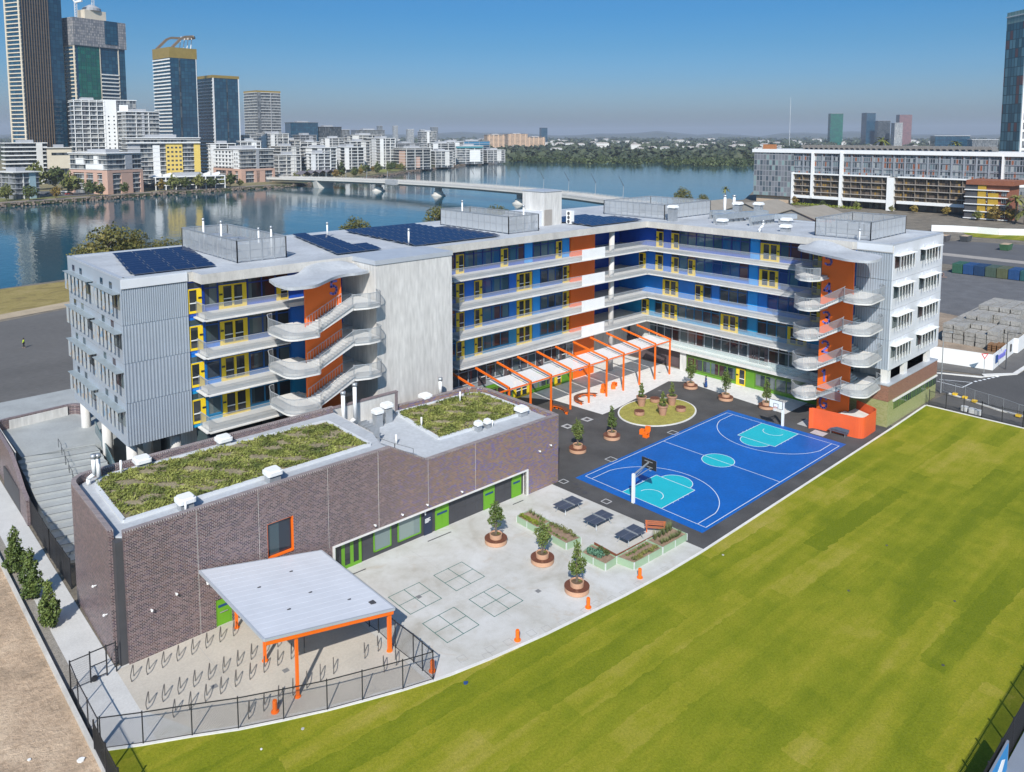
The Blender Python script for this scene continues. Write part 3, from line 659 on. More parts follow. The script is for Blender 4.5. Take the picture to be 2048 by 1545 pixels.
def roof_fan(x, y, h, l, z=RT, s=1.0, m=None):
    t = root('roof_ventilator', (x, y, z), l, 'roof vent', 'roof ventilators')
    MB().box(x-.55*s, y-.55*s, z, x+.55*s, y+.55*s, z+h).build('curb', [galv], t)
    k = MB(); k.prism(rounded([(x-.75*s, y-.75*s), (x+.75*s, y-.75*s), (x+.75*s, y+.75*s), (x-.75*s, y+.75*s)], .25*s, 3), z+h+.14, z+h+.42); k.prism(rounded([(x-.6*s, y-.6*s), (x+.6*s, y-.6*s), (x+.6*s, y+.6*s), (x-.6*s, y+.6*s)], .2*s, 3), z+h+.42, z+h+.55); k.box(x-.4*s, y-.4*s, z+h, x+.4*s, y+.4*s, z+h+.15)
    k.build('cowl', [m or white], t)
for x, y, h, l in ((44.5-6, 21.3, 2.2, 'tall square roof ventilator by the long duct'), (47.8-7.5, 18.6, 2.2, 'tall square roof ventilator at the duct end'), (28.0, 7.4, .5, 'cream roof vent on the open roof'), (29.0, 18.2, .4, 'low roof vent before the long duct'), (27.6, 26.3, 2.0, 'square ventilator tower at the inner corner'), (35.5, 11.2, .6, 'round topped roof vent near the curved duct')):
    roof_fan(x, y, h, l)
ac = root('air_conditioner', (12.4, 34.6, RT), 'white three fan air conditioner beside the lift overrun', 'air conditioner')
MB().box(12.2, 34.0, RT+.1, 12.9, 35.0, RT+2.1).build('case', [pipew], ac)
for k in range(3): MB().cyl((12.19, 34.5, RT+.45+k*.62), (12.15, 34.5, RT+.45+k*.62), .26, n=14).build('fan', [darkgrey], ac)
# ---------------------------------------------------------------- brick hall with planted roofs
hall = root('brick_hall', (-60.2, 9.1, 0), 'long purple brick hall with planted roofs, green doors and one orange framed window', 'hall')
def brick_wallmat():
    """glazed purple brick that turns more colourful towards the far end of the hall"""
    m, nt, b = nodemat('hall_brick'); v = wallvec(nt); L = nt.links.new
    bt = nt.nodes.new('ShaderNodeTexBrick'); L(v, bt.inputs['Vector']); bt.inputs['Scale'].default_value = 1
    bt.inputs['Brick Width'].default_value = .30; bt.inputs['Row Height'].default_value = .115; bt.inputs['Mortar Size'].default_value = .014; bt.inputs['Bias'].default_value = 0
    bt.inputs['Color1'].default_value = (0, 0, 0, 1); bt.inputs['Color2'].default_value = (1, 1, 1, 1)
    A = [(.066, .040, .046), (.135, .083, .088), (.040, .025, .036), (.10, .052, .050), (.17, .112, .112), (.058, .032, .056)]
    B = [(.19, .10, .075), (.11, .06, .15), (.24, .12, .05), (.15, .10, .11), (.10, .075, .26), (.27, .15, .09), (.20, .13, .05)]
    ca = ramp(nt, bt.outputs['Color'], [(i/6, c) for i, c in enumerate(A)], 'CONSTANT'); cb = ramp(nt, bt.outputs['Color'], [(i/7, c) for i, c in enumerate(B)], 'CONSTANT')
    g = nt.nodes.new('ShaderNodeNewGeometry'); s = nt.nodes.new('ShaderNodeSeparateXYZ'); L(g.outputs['Position'], s.inputs[0])
    mp = nt.nodes.new('ShaderNodeMapping'); L(g.outputs['Position'], mp.inputs[0]); mp.inputs['Scale'].default_value = (.5, .5, .12); mp.inputs['Rotation'].default_value = (0, .5, 0)
    n = noise(nt, mp.outputs[0], .9, 4)
    x = math_n(nt, 'ADD', s.outputs[0], math_n(nt, 'MULTIPLY', n, 16))
    f = ramp(nt, math_n(nt, 'DIVIDE', math_n(nt, 'ADD', x, 34), 14), [(0, (0, 0, 0)), (1, (1, 1, 1))])
    c = mix(nt, f, ca, cb)
    n2 = noise(nt, g.outputs['Position'], .45, 5, .65)
    c = mix(nt, ramp(nt, n2, [(.35, (0, 0, 0)), (.7, (.6, .6, .6))]), c, mix(nt, .6, c, (.85, .66, .78), 'MULTIPLY'))
    c = mix(nt, bt.outputs['Fac'], c, (.34, .29, .275))
    L(c, b.inputs['Base Color']); b.inputs['Roughness'].default_value = .42
    bp = nt.nodes.new('ShaderNodeBump'); bp.inputs['Strength'].default_value = .35; bp.inputs['Distance'].default_value = .02; bp.invert = True
    L(bt.outputs['Fac'], bp.inputs['Height']); L(bp.outputs[0], b.inputs['Normal'])
    return m
bw = brick_wallmat()
F0, F1 = 9.1, 9.45
w = MB()
def wr(x0, x1, z0, z1): w.box(x0, F0, z0, x1, F1, z1)
XL, XR = -59.45, -17.1
wr(XL, -53.4, 0, 2.6); wr(-52.2, -43.5, 0, 2.6); wr(-21.7, XR, 0, 2.6); wr(-53.4, -52.2, 2.1, 2.6)
wr(XL, XR, 2.6, 3.7); wr(XL, -49.25, 3.7, 6.55); wr(-47.1, XR, 3.7, 6.55); wr(XL, XR, 6.55, 7.25)
w.hexa([(XL, F0, 7.25), (-34, F0, 7.25), (-34, F1, 7.25), (XL, F1, 7.25), (XL, F0, 9.5), (-37.9, F0, 9.5), (-37.9, F1, 9.5), (XL, F1, 9.5)])
w.build('front_wall', [bw], hall)
# left end wall with a slot at the corner and a rounded back corner
w = MB(); pth = [(-60.2, 9.4)]+[(-60.2, 9.9), (-60.2, 19.6)]+[(-60.2+1.7*(1-math.cos(t)), 19.6+1.9*math.sin(t)) for t in [PI/2*k/8 for k in range(1, 9)]]+[(-38, 21.6), (-36.6, 21.7)]
out_ = pth[1:]; inn = [(-59.85, 9.9), (-59.85, 19.6)]+[(-60.2+.35+1.4*(1-math.cos(t)), 19.6+1.55*math.sin(t)) for t in [PI/2*k/8 for k in range(1, 9)]]+[(-38, 21.25), (-36.6, 21.35)]
for i in range(len(out_)-1):
    a, b1, c, d = out_[i], out_[i+1], inn[i+1], inn[i]; w.hexa([(*a, 0), (*b1, 0), (*c, 0), (*d, 0), (*a, 9.5), (*b1, 9.5), (*c, 9.5), (*d, 9.5)])
w.build('end_wall', [bw], hall)
w = MB(); w.box(-59.95, 9.3, 0, -59.4, 10.6, 8.9); w.build('corner_slot', [darkgrey], hall)
w = MB(); R = [(-17.45, F1)]+[(XR, F1), (XR, 19.8)]+[(XR-2.0*(1-math.cos(t)), 19.8+2.6*math.sin(t)) for t in [PI/2*k/8 for k in range(1, 9)]]+[(-28.3, 22.8)]
for a, c in zip(R[1:], R[2:]): w.bar((a[0]-.17, a[1], 3.62), (c[0]-.17 if c[0] > -18 else c[0], c[1], 3.62), .35, 7.25)
w.build('end_wall', [bw], hall)
# brick-on-edge coping
cp = MB()
cp.box(XL, F0-.03, 9.5, -37.9, F1+.03, 9.62); cp.hexa([(-37.9, F0-.03, 9.5), (-34, F0-.03, 7.25), (-34, F1+.03, 7.25), (-37.9, F1+.03, 9.5), (-37.9, F0-.03, 9.62), (-34, F0-.03, 7.37), (-34, F1+.03, 7.37), (-37.9, F1+.03, 9.62)]); cp.box(-34, F0-.03, 7.25, XR, F1+.03, 7.37)
for i in range(len(out_)-1):
    a, b1, c, d = out_[i], out_[i+1], inn[i+1], inn[i]; cp.hexa([(*a, 9.5), (*b1, 9.5), (*c, 9.5), (*d, 9.5), (*a, 9.62), (*b1, 9.62), (*c, 9.62), (*d, 9.62)])
for a, c in zip(R[1:], R[2:]): cp.bar((a[0]-.17, a[1], 7.31), (c[0]-.17 if c[0] > -18 else c[0], c[1], 7.31), .40, .12)
def copmat():
    m, nt, b = nodemat('brick_coping'); v = wallvec(nt); bt = nt.nodes.new('ShaderNodeTexBrick'); nt.links.new(v, bt.inputs['Vector']); bt.offset = 0
    bt.inputs['Scale'].default_value = 1; bt.inputs['Brick Width'].default_value = .17; bt.inputs['Row Height'].default_value = 2; bt.inputs['Mortar Size'].default_value = .025
    bt.inputs['Color1'].default_value = (.10, .07, .08, 1); bt.inputs['Color2'].default_value = (.22, .16, .16, 1); bt.inputs['Mortar'].default_value = (.5, .47, .44, 1)
    nt.links.new(bt.outputs['Color'], b.inputs['Base Color']); b.inputs['Roughness'].default_value = .5; return m
cp.build('coping', [copmat()], hall)
# roof decks
r = MB(); r.prism([(-59.86, 10.2), (-59.86, 20.2), (-58.3, 21.2), (-36.65, 21.3), (-36.65, 14), (-38.0, 9.46), (-59.1, 9.46)], 8.6, 9.02)
r.prism([(-36.66, 9.46), (-36.66, 22.7), (-19.5, 22.3), (-17.6, 20.4), (-17.45, 9.46)], 6.3, 6.82); r.hexa([(-38, 9.46, 6.5), (-36.6, 9.46, 6.5), (-36.6, 14, 6.5), (-38, 14, 6.5), (-38, 9.46, 9.0), (-36.6, 9.46, 8.3), (-36.6, 14, 8.3), (-38, 14, 9.0)])
r.build('roof', [roofm], hall)
r = MB(); r.box(-36.62, 22.3, 6.3, -28.4, 22.6, 9.0); r.box(-36.75, 14.2, 6.3, -36.45, 22.3, 8.96); r.build('roof_upstand', [conc_wall], hall)
r = MB(); r.box(-36.64, 22.22, 9.0, -28.3, 22.68, 9.12); r.box(-28.7, 22.24, 6.3, -28.34, 22.66, 9.0); r.build('upstand_coping', [brick_cap], hall)
# planted beds: kerb + mat of sedum
kerbm = M('roof_kerb', (.58, .60, .62), .5, .06, .8)
soil = M('sedum_soil', (.25, .21, .13), .95, .3, .9, fine=.4, fs=7)
def sedmat():
    m, nt, b = nodemat('sedum'); g = nt.nodes.new('ShaderNodeNewGeometry')
    n = noise(nt, g.outputs['Position'], .55, 4, .6); n2 = noise(nt, g.outputs['Position'], 3.5, 2)
    c = ramp(nt, n, [(.30, (.07, .095, .020)), (.43, (.14, .165, .035)), (.54, (.24, .26, .06)), (.63, (.33, .33, .10)), (.72, (.30, .26, .17))])
    c = mix(nt, .75, c, ramp(nt, n2, [(.3, (.55, .55, .5)), (.7, (1.25, 1.25, 1.15))]), 'MULTIPLY')
    nt.links.new(c, b.inputs['Base Color']); b.inputs['Roughness'].default_value = .8; return m
sed = sedmat()
def planted(poly, z, name, n, seed):
    MB().prism(poly, z, z+.10).build('roof_bed', [soil], hall)
    kb = MB()
    for a, c in zip(poly, poly[1:]+poly[:1]): kb.bar((a[0], a[1], z+.1), (c[0], c[1], z+.1), .30, .22)
    kb.build('bed_kerb', [kerbm], hall)
    rng = np.random.default_rng(seed); xs = [p[0] for p in poly]; ys = [p[1] for p in poly]
    V = []; F = []
    def inside(x, y):
        c = False
        for (x0, y0), (x1, y1) in zip(poly, poly[1:]+poly[:1]):
            if (y0 > y) != (y1 > y) and x < (x1-x0)*(y-y0)/(y1-y0)+x0: c = not c
        return c
    k = 0
    while k < n:
        x, y = rng.uniform(min(xs)+.25, max(xs)-.25), rng.uniform(min(ys)+.25, max(ys)-.25)
        if not inside(x, y): k += 1; continue
        dens = math.sin(x*1.3+seed)*math.sin(y*1.7+x*.4)+.5*math.sin(x*3.1+y*2.3)
        if dens < -.30+rng.uniform(-.45, .45): k += 1; continue
        h = rng.uniform(.06, .22); rr = rng.uniform(.08, .22)
        for q in range(5):
            t = rng.uniform(0, 2*PI); u = rng.uniform(0, .22); px, py = x+u*math.cos(t), y+u*math.sin(t); s = rr*rng.uniform(.35, .7)
            a = rng.uniform(0, PI); ca, sa = math.cos(a)*s, math.sin(a)*s; tz = rng.uniform(-.09, .09); i = len(V); z0 = z+.1+h*rng.uniform(.3, 1)
            V += [(px-ca, py-sa, z0-tz), (px+sa*.7, py-ca*.7, z0+rng.uniform(-.05, .05)), (px+ca, py+sa, z0+tz), (px-sa*.7, py+ca*.7, z0+rng.uniform(-.03, .08))]; F.append((i, i+1, i+2, i+3))
        k += 1
    MB().arr(V, F).build(name, [sed], hall)
    tag(hall.children[-1], kind='stuff')
bedA = rounded([(-58.7, 11.7), (-38.3, 11.8), (-38.4, 19.4), (-58.6, 20.8)], [0, 0, .3, 2.2])
bedB = rounded([(-29.7, 13.1), (-17.9, 12.6), (-17.9, 21.3), (-28.8, 22.0)], [0, .2, 2.0, .2])
planted(bedA, 9.03, 'sedum_plants', 8500, 3); planted(bedB, 6.83, 'sedum_plants', 6000, 5)
jn = MB()
for x in (-54.55, -49.9, -44.0, -39.2, -33.95, -28.4): jn.box(x-.012, 9.085, 0 if x < -44.2 else 2.72, x+.012, 9.12, 9.5 if x < -38 else 7.25)
jn.build('movement_joint', [conc], hall)
# recess with panels, doors and windows
p = MB()
for i in range(15):
    x0 = -40.6+i*1.26; x1 = min(x0+1.245, -21.75)
    p.box(x0, 9.62, 0, x1, 9.8, 1.25); p.box(x0, 9.62, 1.265, x1, 9.8, 2.58)
p.box(-43.5, 9.8, 0, -21.7, 10.0, 2.6); p.build('recess_panels', [panel_dark], hall)
p = MB(); p.box(-43.7, 9.0, 2.56, -21.5, 9.62, 2.70); p.box(-43.7, 9.0, 0, -43.5, 9.62, 2.56); p.box(-21.7, 9.0, 0, -21.5, 9.62, 2.56); p.build('recess_frame', [slabm], hall)
gframe = M('green_frame', (.13, .33, .02), .45, .04, 1)
frost = glassmat('frosted_glass', [(.22, .27, .25), (.18, .23, .22)], 2, 3, .25)
def hall_door(x0, x1, leaves=1, glass=False, z1=2.1, y=9.55):
    d = MB(); d.box(x0, y, 0, x0+.1, y+.12, z1+.12); d.box(x1-.1, y, 0, x1, y+.12, z1+.12); d.box(x0, y, z1, x1, y+.121, z1+.12)
    o = d.build('door', [gframe], hall); lw = (x1-x0-.2)/leaves
    for i in range(leaves):
        a = x0+.1+i*lw
        if glass:
            l = MB(); l.box(a, y+.02, 0, a+.16, y+.1, z1); l.box(a+lw-.16, y+.02, 0, a+lw, y+.1, z1); l.box(a+.16, y+.02, 0, a+lw-.16, y+.1, .3); l.box(a+.16, y+.02, z1-.16, a+lw-.16, y+.1, z1); l.build('door_leaf', [gframe], o)
            MB().box(a+.16, y+.04, .3, a+lw-.16, y+.08, z1-.16).build('door_glass', [dglass2], o)
        else: MB().box(a+.01, y+.02, .02, a+lw-.01, y+.1, z1-.01).build('door_leaf', [green], o)
    if not glass: MB().box(x0+.2, y-.01, 1.42, x1-.2, y+.02, 1.6).build('door_sign', [M('sign_blue', (.01, .06, .16), .5) if 'sign_blue' not in bpy.data.materials else bpy.data.materials['sign_blue']], o)
    return o
hall_door(-43.4, -40.7, 3, True, 2.4); hall_door(-32.85, -31.3, 2); hall_door(-27.0, -25.6); hall_door(-23.3, -22.0); hall_door(-53.4, -52.2, y=9.15)
MB().box(-53.1, 9.10, 1.0, -52.5, 9.14, 1.06).build('push_bar', [galv], hall.children[-1])
for x0, x1 in ((-39.5, -37.7), (-37.0, -34.5)):
    o = MB().box(x0+.08, 9.57, .5, x1-.08, 9.6, 2.3).build('window', [frost], hall); f = MB()
    f.box(x0, 9.5, .42, x0+.09, 9.63, 2.38); f.box(x1-.09, 9.5, .42, x1, 9.63, 2.38); f.box(x0, 9.5, .42, x1, 9.631, .51); f.box(x0, 9.5, 2.29, x1, 9.631, 2.38); f.build('window_frame', [gframe], o)
o = MB().box(-34.15, 9.52, 0, -33.25, 9.6, 2.1).build('information_board', [M('board_navy', (.02, .03, .06), .4)], hall)
t = MB()
for k, wd in enumerate((.6, .5, .62, .4)): t.box(-34.05, 9.505, 1.5-.11*k, -34.05+wd, 9.52, 1.56-.11*k)
t.box(-34.1, 9.4, 2.0, -34.02, 9.62, 2.35, 0); t.build('board_text', [white], o)
o = MB().box(-49.15, 9.35, 3.75, -47.2, 9.4, 6.5).build('window', [dglass], hall); f = MB()
f.box(-49.25, 9.12, 3.7, -49.21, 9.44, 6.55); f.box(-47.16, 9.07, 3.7, -47.1, 9.44, 6.55); f.box(-49.25, 9.07, 3.7, -47.1, 9.441, 3.8); f.box(-49.25, 9.12, 6.51, -47.1, 9.441, 6.55); f.build('window_frame', [orange], o)
def wall_lamp(x, y, z, l, nx=0, ny=-1):
    t = root('wall_lamp', (x, y, z), l, 'wall lamp', 'wall lamps on the brick hall')
    m = MB(); m.cyl((x, y, z), (x+nx*.22, y+ny*.22, z), .05, n=8); m.lathe([(.02, -.09), (.08, -.06), (.09, .03), (.05, .09)], 12, (x+nx*.24, y+ny*.24, z)); m.build('lamp_head', [white], t, True)
for x, z, l in ((-57.9, 3.4, 'white wall lamp on the brick near the slot corner'), (-56.2, 3.9, 'white wall lamp on the brick over the first bike racks'), (-54.0, 3.8, 'white wall lamp on the brick beside the green door'), (-39.7, 3.2, 'white twin wall lamp over the glazed green doors'), (-36.9, 3.2, 'small white wall lamp above the frosted windows'), (-34.2, 3.2, 'small white wall lamp above the information board'), (-30.2, 3.15, 'small white wall lamp above the double green door'), (-20.0, 4.2, 'white wall lamp on the colourful brick near the asphalt'), (-18.4, 4.4, 'white wall lamp at the asphalt corner of the hall')):
    wall_lamp(x, 9.1-.0122*(x+60.2), z, l)
for y, z, l in ((13.4, 4.2, 'white wall lamp high on the shaded end wall of the hall'), (10.9, 3.2, 'white wall lamp on the end wall next to the slot')): wall_lamp(-60.2, y, z, l, -1, 0)
hall.rotation_euler = (0, 0, -.0122)
# things on the hall roof
for x, y, z, h, l in ((-54.6, 20.6, 9.02, .35, 'white roof vent behind the big planted bed near the pipes'), (-47.8, 20.4, 9.02, .35, 'white roof vent behind the big planted bed, farther along'), (-47.9, 10.6, 9.02, .55, 'white roof vent in front of the big planted bed, middle'), (-54.7, 10.7, 9.02, .5, 'white roof vent in front of the big planted bed, near the corner'), (-24.0, 22.6, 6.82, .3, 'white roof vent between the far bed and the concrete block'), (-19.2, 12.0, 6.82, .45, 'white roof vent at the far corner of the hall roof')):
    roof_fan(x, y, h, l, z, .85)
for x, y, h, s, l in ((-25.4, 11.8, .5, .5, 'small white roof vent before the far bed'), (-24.2, 11.8, .4, .45, 'small white roof vent beside a thin pipe before the far bed'), (-32.1, 19.8, 1.3, .7, 'grey stacked roof vent by the upstand, the shorter one'), (-30.7, 20.2, 1.5, .75, 'grey stacked roof vent by the upstand, the taller one')): roof_fan(x, y, h, l, 6.82, s)
pipe(-35.0, 21.6, 6.82, 3.6, .2, 'fat white pipe with cowl by the concrete upstand'); pipe(-34.2, 21.6, 6.82, 4.3, .2, 'bent fat white pipe by the concrete upstand', True); pipe(-21.4, 23.2, 6.9, 1.6, .2, 'white pipe at the foot of the concrete block')
pipe(-58.8, 20.0, 9.02, 2.2, .17, 'bent white pipe at the rounded hall corner', True); pipe(-57.9, 20.6, 9.02, 1.8, .17, 'straight white pipe at the rounded hall corner')
for x, y, z, h, l in ((-56.4, 20.0, 9.02, 1.3, 'thin white post pipe behind the big bed'), (-54.9, 10.1, 9.02, .9, 'thin white post pipe in front of the big bed'), (-33.4, 14.6, 6.82, 1.0, 'thin white post pipe on the open lower roof'), (-23.6, 11.7, 6.82, .7, 'thin short white pipe between the small vents'), (-29.0, 16.5, 6.9, 1.0, 'thin white post pipe in the far bed, near edge'), (-21.5, 19.5, 6.9, 1.2, 'thin white post pipe in the far bed, far side')): pipe(x, y, z, h, .09, l, cap=False)
rl = root('roof_railing', (-35.2, 15, 6.9), 'thin grey safety railing between the two planted roofs', 'railing'); m = MB()
pts = [(-35.4, 23.0), (-35.4, 15), (-35.0, 12.5), (-34.4, 10.4)]
for a, c in zip(pts, pts[1:]):
    n = max(1, int(math.dist(a, c)/1.5))
    for k in range(n+1): x, y = a[0]+(c[0]-a[0])*k/n, a[1]+(c[1]-a[1])*k/n; m.box(x-.025, y-.025, 6.82, x+.025, y+.025, 8.0)
    m.bar((*a, 8.0), (*c, 8.0), .05); m.bar((*a, 7.45), (*c, 7.45), .04)
m.build('rails', [galv], rl)
acu = root('air_conditioner', (-34.9, 17.2, 6.82), 'caged grey air conditioner by the roof railing', 'air conditioner'); m = MB()
m.box(-35.2, 16.4, 6.9, -34.5, 18.0, 8.3); m.build('case', [galv], acu); m = MB()
for y in (16.1, 16.7, 17.3, 17.9, 18.3): m.box(-35.35, y-.02, 6.82, -34.3, y+.02, 8.5)
m.build('cage', [galv], acu)
# ---------------------------------------------------------------- ground sheets of the school
def sheet(name, poly, z, m, thick=None):
    b = MB()
    if thick: b.prism(poly, z-thick, z, 0)
    else: b.face([(p[0], p[1], z) for p in (poly if sum(poly[k][0]*poly[(k+1) % len(poly)][1]-poly[(k+1) % len(poly)][0]*poly[k][1] for k in range(len(poly))) > 0 else poly[::-1])])
    return tag(b.build(name, [m]), kind='structure')
def yardmat():
    m, nt, b = nodemat('yard_concrete'); g = nt.nodes.new('ShaderNodeNewGeometry'); P = g.outputs['Position']
    n1 = noise(nt, P, .18, 6, .62, .6); n2 = noise(nt, P, 1.1, 5, .6); n3 = noise(nt, P, 14, 3)
    c = ramp(nt, n1, [(.3, (.40, .375, .325)), (.45, (.49, .475, .435)), (.6, (.555, .545, .52)), (.75, (.60, .595, .575))])
    c = mix(nt, .8, c, ramp(nt, n2, [(.25, (.86, .85, .82)), (.5, (1, 1, 1)), (.8, (1.07, 1.07, 1.08))]), 'MULTIPLY')
    st = ramp(nt, noise(nt, P, .33, 4, .7, 1.2), [(.60, (0, 0, 0)), (.72, (.55, .55, .55))]); c = mix(nt, st, c, (.44, .37, .29))
    c = mix(nt, .5, c, ramp(nt, n3, [(.3, (.9, .9, .9)), (.7, (1.08, 1.08, 1.08))]), 'MULTIPLY')
    nt.links.new(c, b.inputs['Base Color']); b.inputs['Roughness'].default_value = .75; return m
yard_m = yardmat()
bay_m = M('bike_yard_concrete', (.47, .43, .37), .8, .10, .3, fine=.06, fs=6)
path_m = M('path_concrete', (.52, .515, .50), .8, .08, .4, fine=.06, fs=7)
asph = M('asphalt', (.068, .066, .066), .85, .34, .22, fine=.25, fs=14)
paver = M('white_pavers', (.66, .65, .63), .7, .06, .5, fine=.06, fs=2)
def grassmat(name='lawn_grass'):
    """turf laid in rolls: strips along the field, each roll a little greener or drier than the next"""
    m, nt, b = nodemat(name); g = nt.nodes.new('ShaderNodeNewGeometry'); P = g.outputs['Position']
    wob = nt.nodes.new('ShaderNodeTexNoise'); wob.inputs['Scale'].default_value = 1.3; wob.inputs['Detail'].default_value = 3; nt.links.new(P, wob.inputs['Vector'])
    off = nt.nodes.new('ShaderNodeVectorMath'); off.operation = 'SCALE'; nt.links.new(wob.outputs['Color'], off.inputs[0]); off.inputs['Scale'].default_value = .7
    ad = nt.nodes.new('ShaderNodeVectorMath'); nt.links.new(P, ad.inputs[0]); nt.links.new(off.outputs[0], ad.inputs[1])
    mp = nt.nodes.new('ShaderNodeMapping'); nt.links.new(ad.outputs[0], mp.inputs[0]); mp.inputs['Rotation'].default_value = (0, 0, math.radians(2.5)); mp.inputs['Location'].default_value = (400, 300, 0)
    def rolls(w, h, o):
        t = nt.nodes.new('ShaderNodeTexBrick'); nt.links.new(mp.outputs[0], t.inputs['Vector']); t.offset = o; t.inputs['Scale'].default_value = 1; t.inputs['Brick Width'].default_value = w; t.inputs['Row Height'].default_value = h; t.inputs['Mortar Size'].default_value = .0001; t.inputs['Bias'].default_value = 0
        t.inputs['Color1'].default_value = (0, 0, 0, 1); t.inputs['Color2'].default_value = (1, 1, 1, 1); return t.outputs['Color']
    mp2 = nt.nodes.new('ShaderNodeMapping'); nt.links.new(P, mp2.inputs[0]); mp2.inputs['Rotation'].default_value = (0, 0, math.radians(2.5)); mp2.inputs['Scale'].default_value = (.05, .5, 1)
    strp = noise(nt, mp2.outputs[0], 1.0, 4, .6, .3); big = noise(nt, P, .07, 4, .6); mid = noise(nt, P, .55, 6, .7); fine_ = noise(nt, P, 6, 4, .7); blades = noise(nt, P, 38, 2, .6)
    f = math_n(nt, 'ADD', math_n(nt, 'ADD', math_n(nt, 'MULTIPLY', rolls(23, 1.9, .37), .11), math_n(nt, 'MULTIPLY', rolls(9.5, 1.9, .61), .07)), math_n(nt, 'ADD', math_n(nt, 'MULTIPLY', strp, .32), math_n(nt, 'ADD', math_n(nt, 'MULTIPLY', big, .30), math_n(nt, 'MULTIPLY', mid, .18))))
    c = ramp(nt, f, [(.40, (.140, .172, .010)), (.47, (.190, .212, .014)), (.53, (.245, .245, .020)), (.59, (.305, .275, .042)), (.66, (.36, .30, .075))])
    c = mix(nt, .85, c, ramp(nt, fine_, [(.25, (.70, .73, .6)), (.5, (1, 1, 1)), (.75, (1.25, 1.18, 1.3))]), 'MULTIPLY')
    c = mix(nt, .75, c, ramp(nt, blades, [(.3, (.62, .65, .5)), (.7, (1.3, 1.28, 1.35))]), 'MULTIPLY')
    nt.links.new(c, b.inputs['Base Color']); b.inputs['Roughness'].default_value = .95; b.inputs['Specular IOR Level'].default_value = .1
    bp = nt.nodes.new('ShaderNodeBump'); bp.inputs['Strength'].default_value = .6; bp.inputs['Distance'].default_value = .06; nt.links.new(fine_, bp.inputs['Height']); nt.links.new(bp.outputs[0], b.inputs['Normal'])
    return m
lawn_m = grassmat()
curve = [(-63.3, 2.35), (-61.2, 1.05), (-58.7, -.35), (-56.4, -1.75), (-54, -2.95), (-51.6, -4.05), (-49.5, -4.9), (-47, -5.85), (-45, -6.5), (-43.8, -6.85), (-40.7, -7.5), (-36, -8.25), (-33, -8.6), (-28, -9.15), (-23, -9.5), (-18, -9.65)]
edge_l = curve+[(25.2, -9.5), (36.2, -9.35), (36.4, -10)]
sheet('lawn', edge_l+[(36.2, -34.9), (-70, -34.9), (-70, -8), (-63.4, -2.5)], .012, lawn_m)
sheet('yard', curve[1:]+[(-17.4, -9.6), (-17.4, 8.4), (-17.6, 9.5), (-60.4, 9.5), (-60.4, 1.6)], .004, yard_m)
sheet('bike_yard', [(-60.3, 9.15), (-60.3, 4.2), (-58.2, -.2), (-56.4, -1.3), (-54, -2.5), (-50, -4.3), (-45.3, -6.0), (-45.3, 8.9)], .008, bay_m)
sheet('side_path', [(-63.0, 66), (-63.0, 2.3), (-60.4, .9), (-60.25, 9.15), (-60.25, 66)], .006, path_m)
sheet('asphalt_court', [(-17.4, -9.55), (25.2, -9.4), (25.4, -8.6), (24.9, -2), (20.9, 18.8), (19.3, 20.6), (4.3, 18.4), (1.5, 18.3), (.85, 26.4), (-2, 31), (-18, 31), (-18, 8.4)], .005, asph)
sheet('paved_terrace', [(1.5, 18.3), (4.3, 18.4), (19.3, 20.6), (20.9, 18.8), (19.2, 2), (25.5, 2), (25.5, 36.6), (-2, 36.6), (-2, 31), (.85, 26.4)], .009, paver)
kb = MB()
for a, c in zip(edge_l, edge_l[1:-1]):
    kb.bar((a[0], a[1], .02), (c[0], c[1], .02), .22, .1)
tag(kb.build('lawn_kerb', [slabm]), kind='structure')
# basketball court with painted markings
blue_p = M('court_blue', (.002, .105, .40), .55, .14, .28, fine=.10, fs=3.5); teal_p = M('court_teal', (.010, .42, .50), .55, .05, .5, fine=.03, fs=9); line_p = M('court_line', (.72, .74, .76), .6, .04, 2)
c = MB(); c.face([(-15.1, -7.85, .013), (15.1, -7.85, .013), (15.1, 7.95, .013), (-15.1, 7.95, .013)])
for s in (-1, 1):
    xs = sorted((s*14, s*8.2)); c.face([(xs[0], -2.45, .017), (xs[1], -2.45, .017), (xs[1], 2.45, .017), (xs[0], 2.45, .017)], 1)
    c.face([(s*8.2-s*1.8*math.sin(t), s*1.8*math.cos(t)*-1 if s < 0 else 1.8*math.cos(t), .017) for t in [PI*k/20 for k in range(21)]][::(1 if s > 0 else -1)], 1)
c.face([(1.8*math.cos(2*PI*k/32), 1.8*math.sin(2*PI*k/32), .017) for k in range(32)], 1)
def line(p, q, w=.07):
    d = Vector((q[0]-p[0], q[1]-p[1])); d.normalize(); n = Vector((-d.y, d.x))*w/2
    c.face([(p[0]-n.x, p[1]-n.y, .021), (q[0]-n.x, q[1]-n.y, .021), (q[0]+n.x, q[1]+n.y, .021), (p[0]+n.x, p[1]+n.y, .021)], 2)
def arc(cx, cy, r, t0, t1, n=32):
    for k in range(n):
        a, b_ = t0+(t1-t0)*k/n, t0+(t1-t0)*(k+1)/n; ri, ro = r-.035, r+.035
        c.face([(cx+ro*math.cos(a), cy+ro*math.sin(a), .021), (cx+ro*math.cos(b_), cy+ro*math.sin(b_), .021), (cx+ri*math.cos(b_), cy+ri*math.sin(b_), .021), (cx+ri*math.cos(a), cy+ri*math.sin(a), .021)], 2)
for p, q in (((-14, -7.5), (14, -7.5)), ((-14, 7.5), (14, 7.5)), ((-14, -7.5), (-14, 7.5)), ((14, -7.5), (14, 7.5)), ((0, -7.5), (0, 7.5))): line(p, q)
arc(0, 0, 1.8, 0, 2*PI, 48)
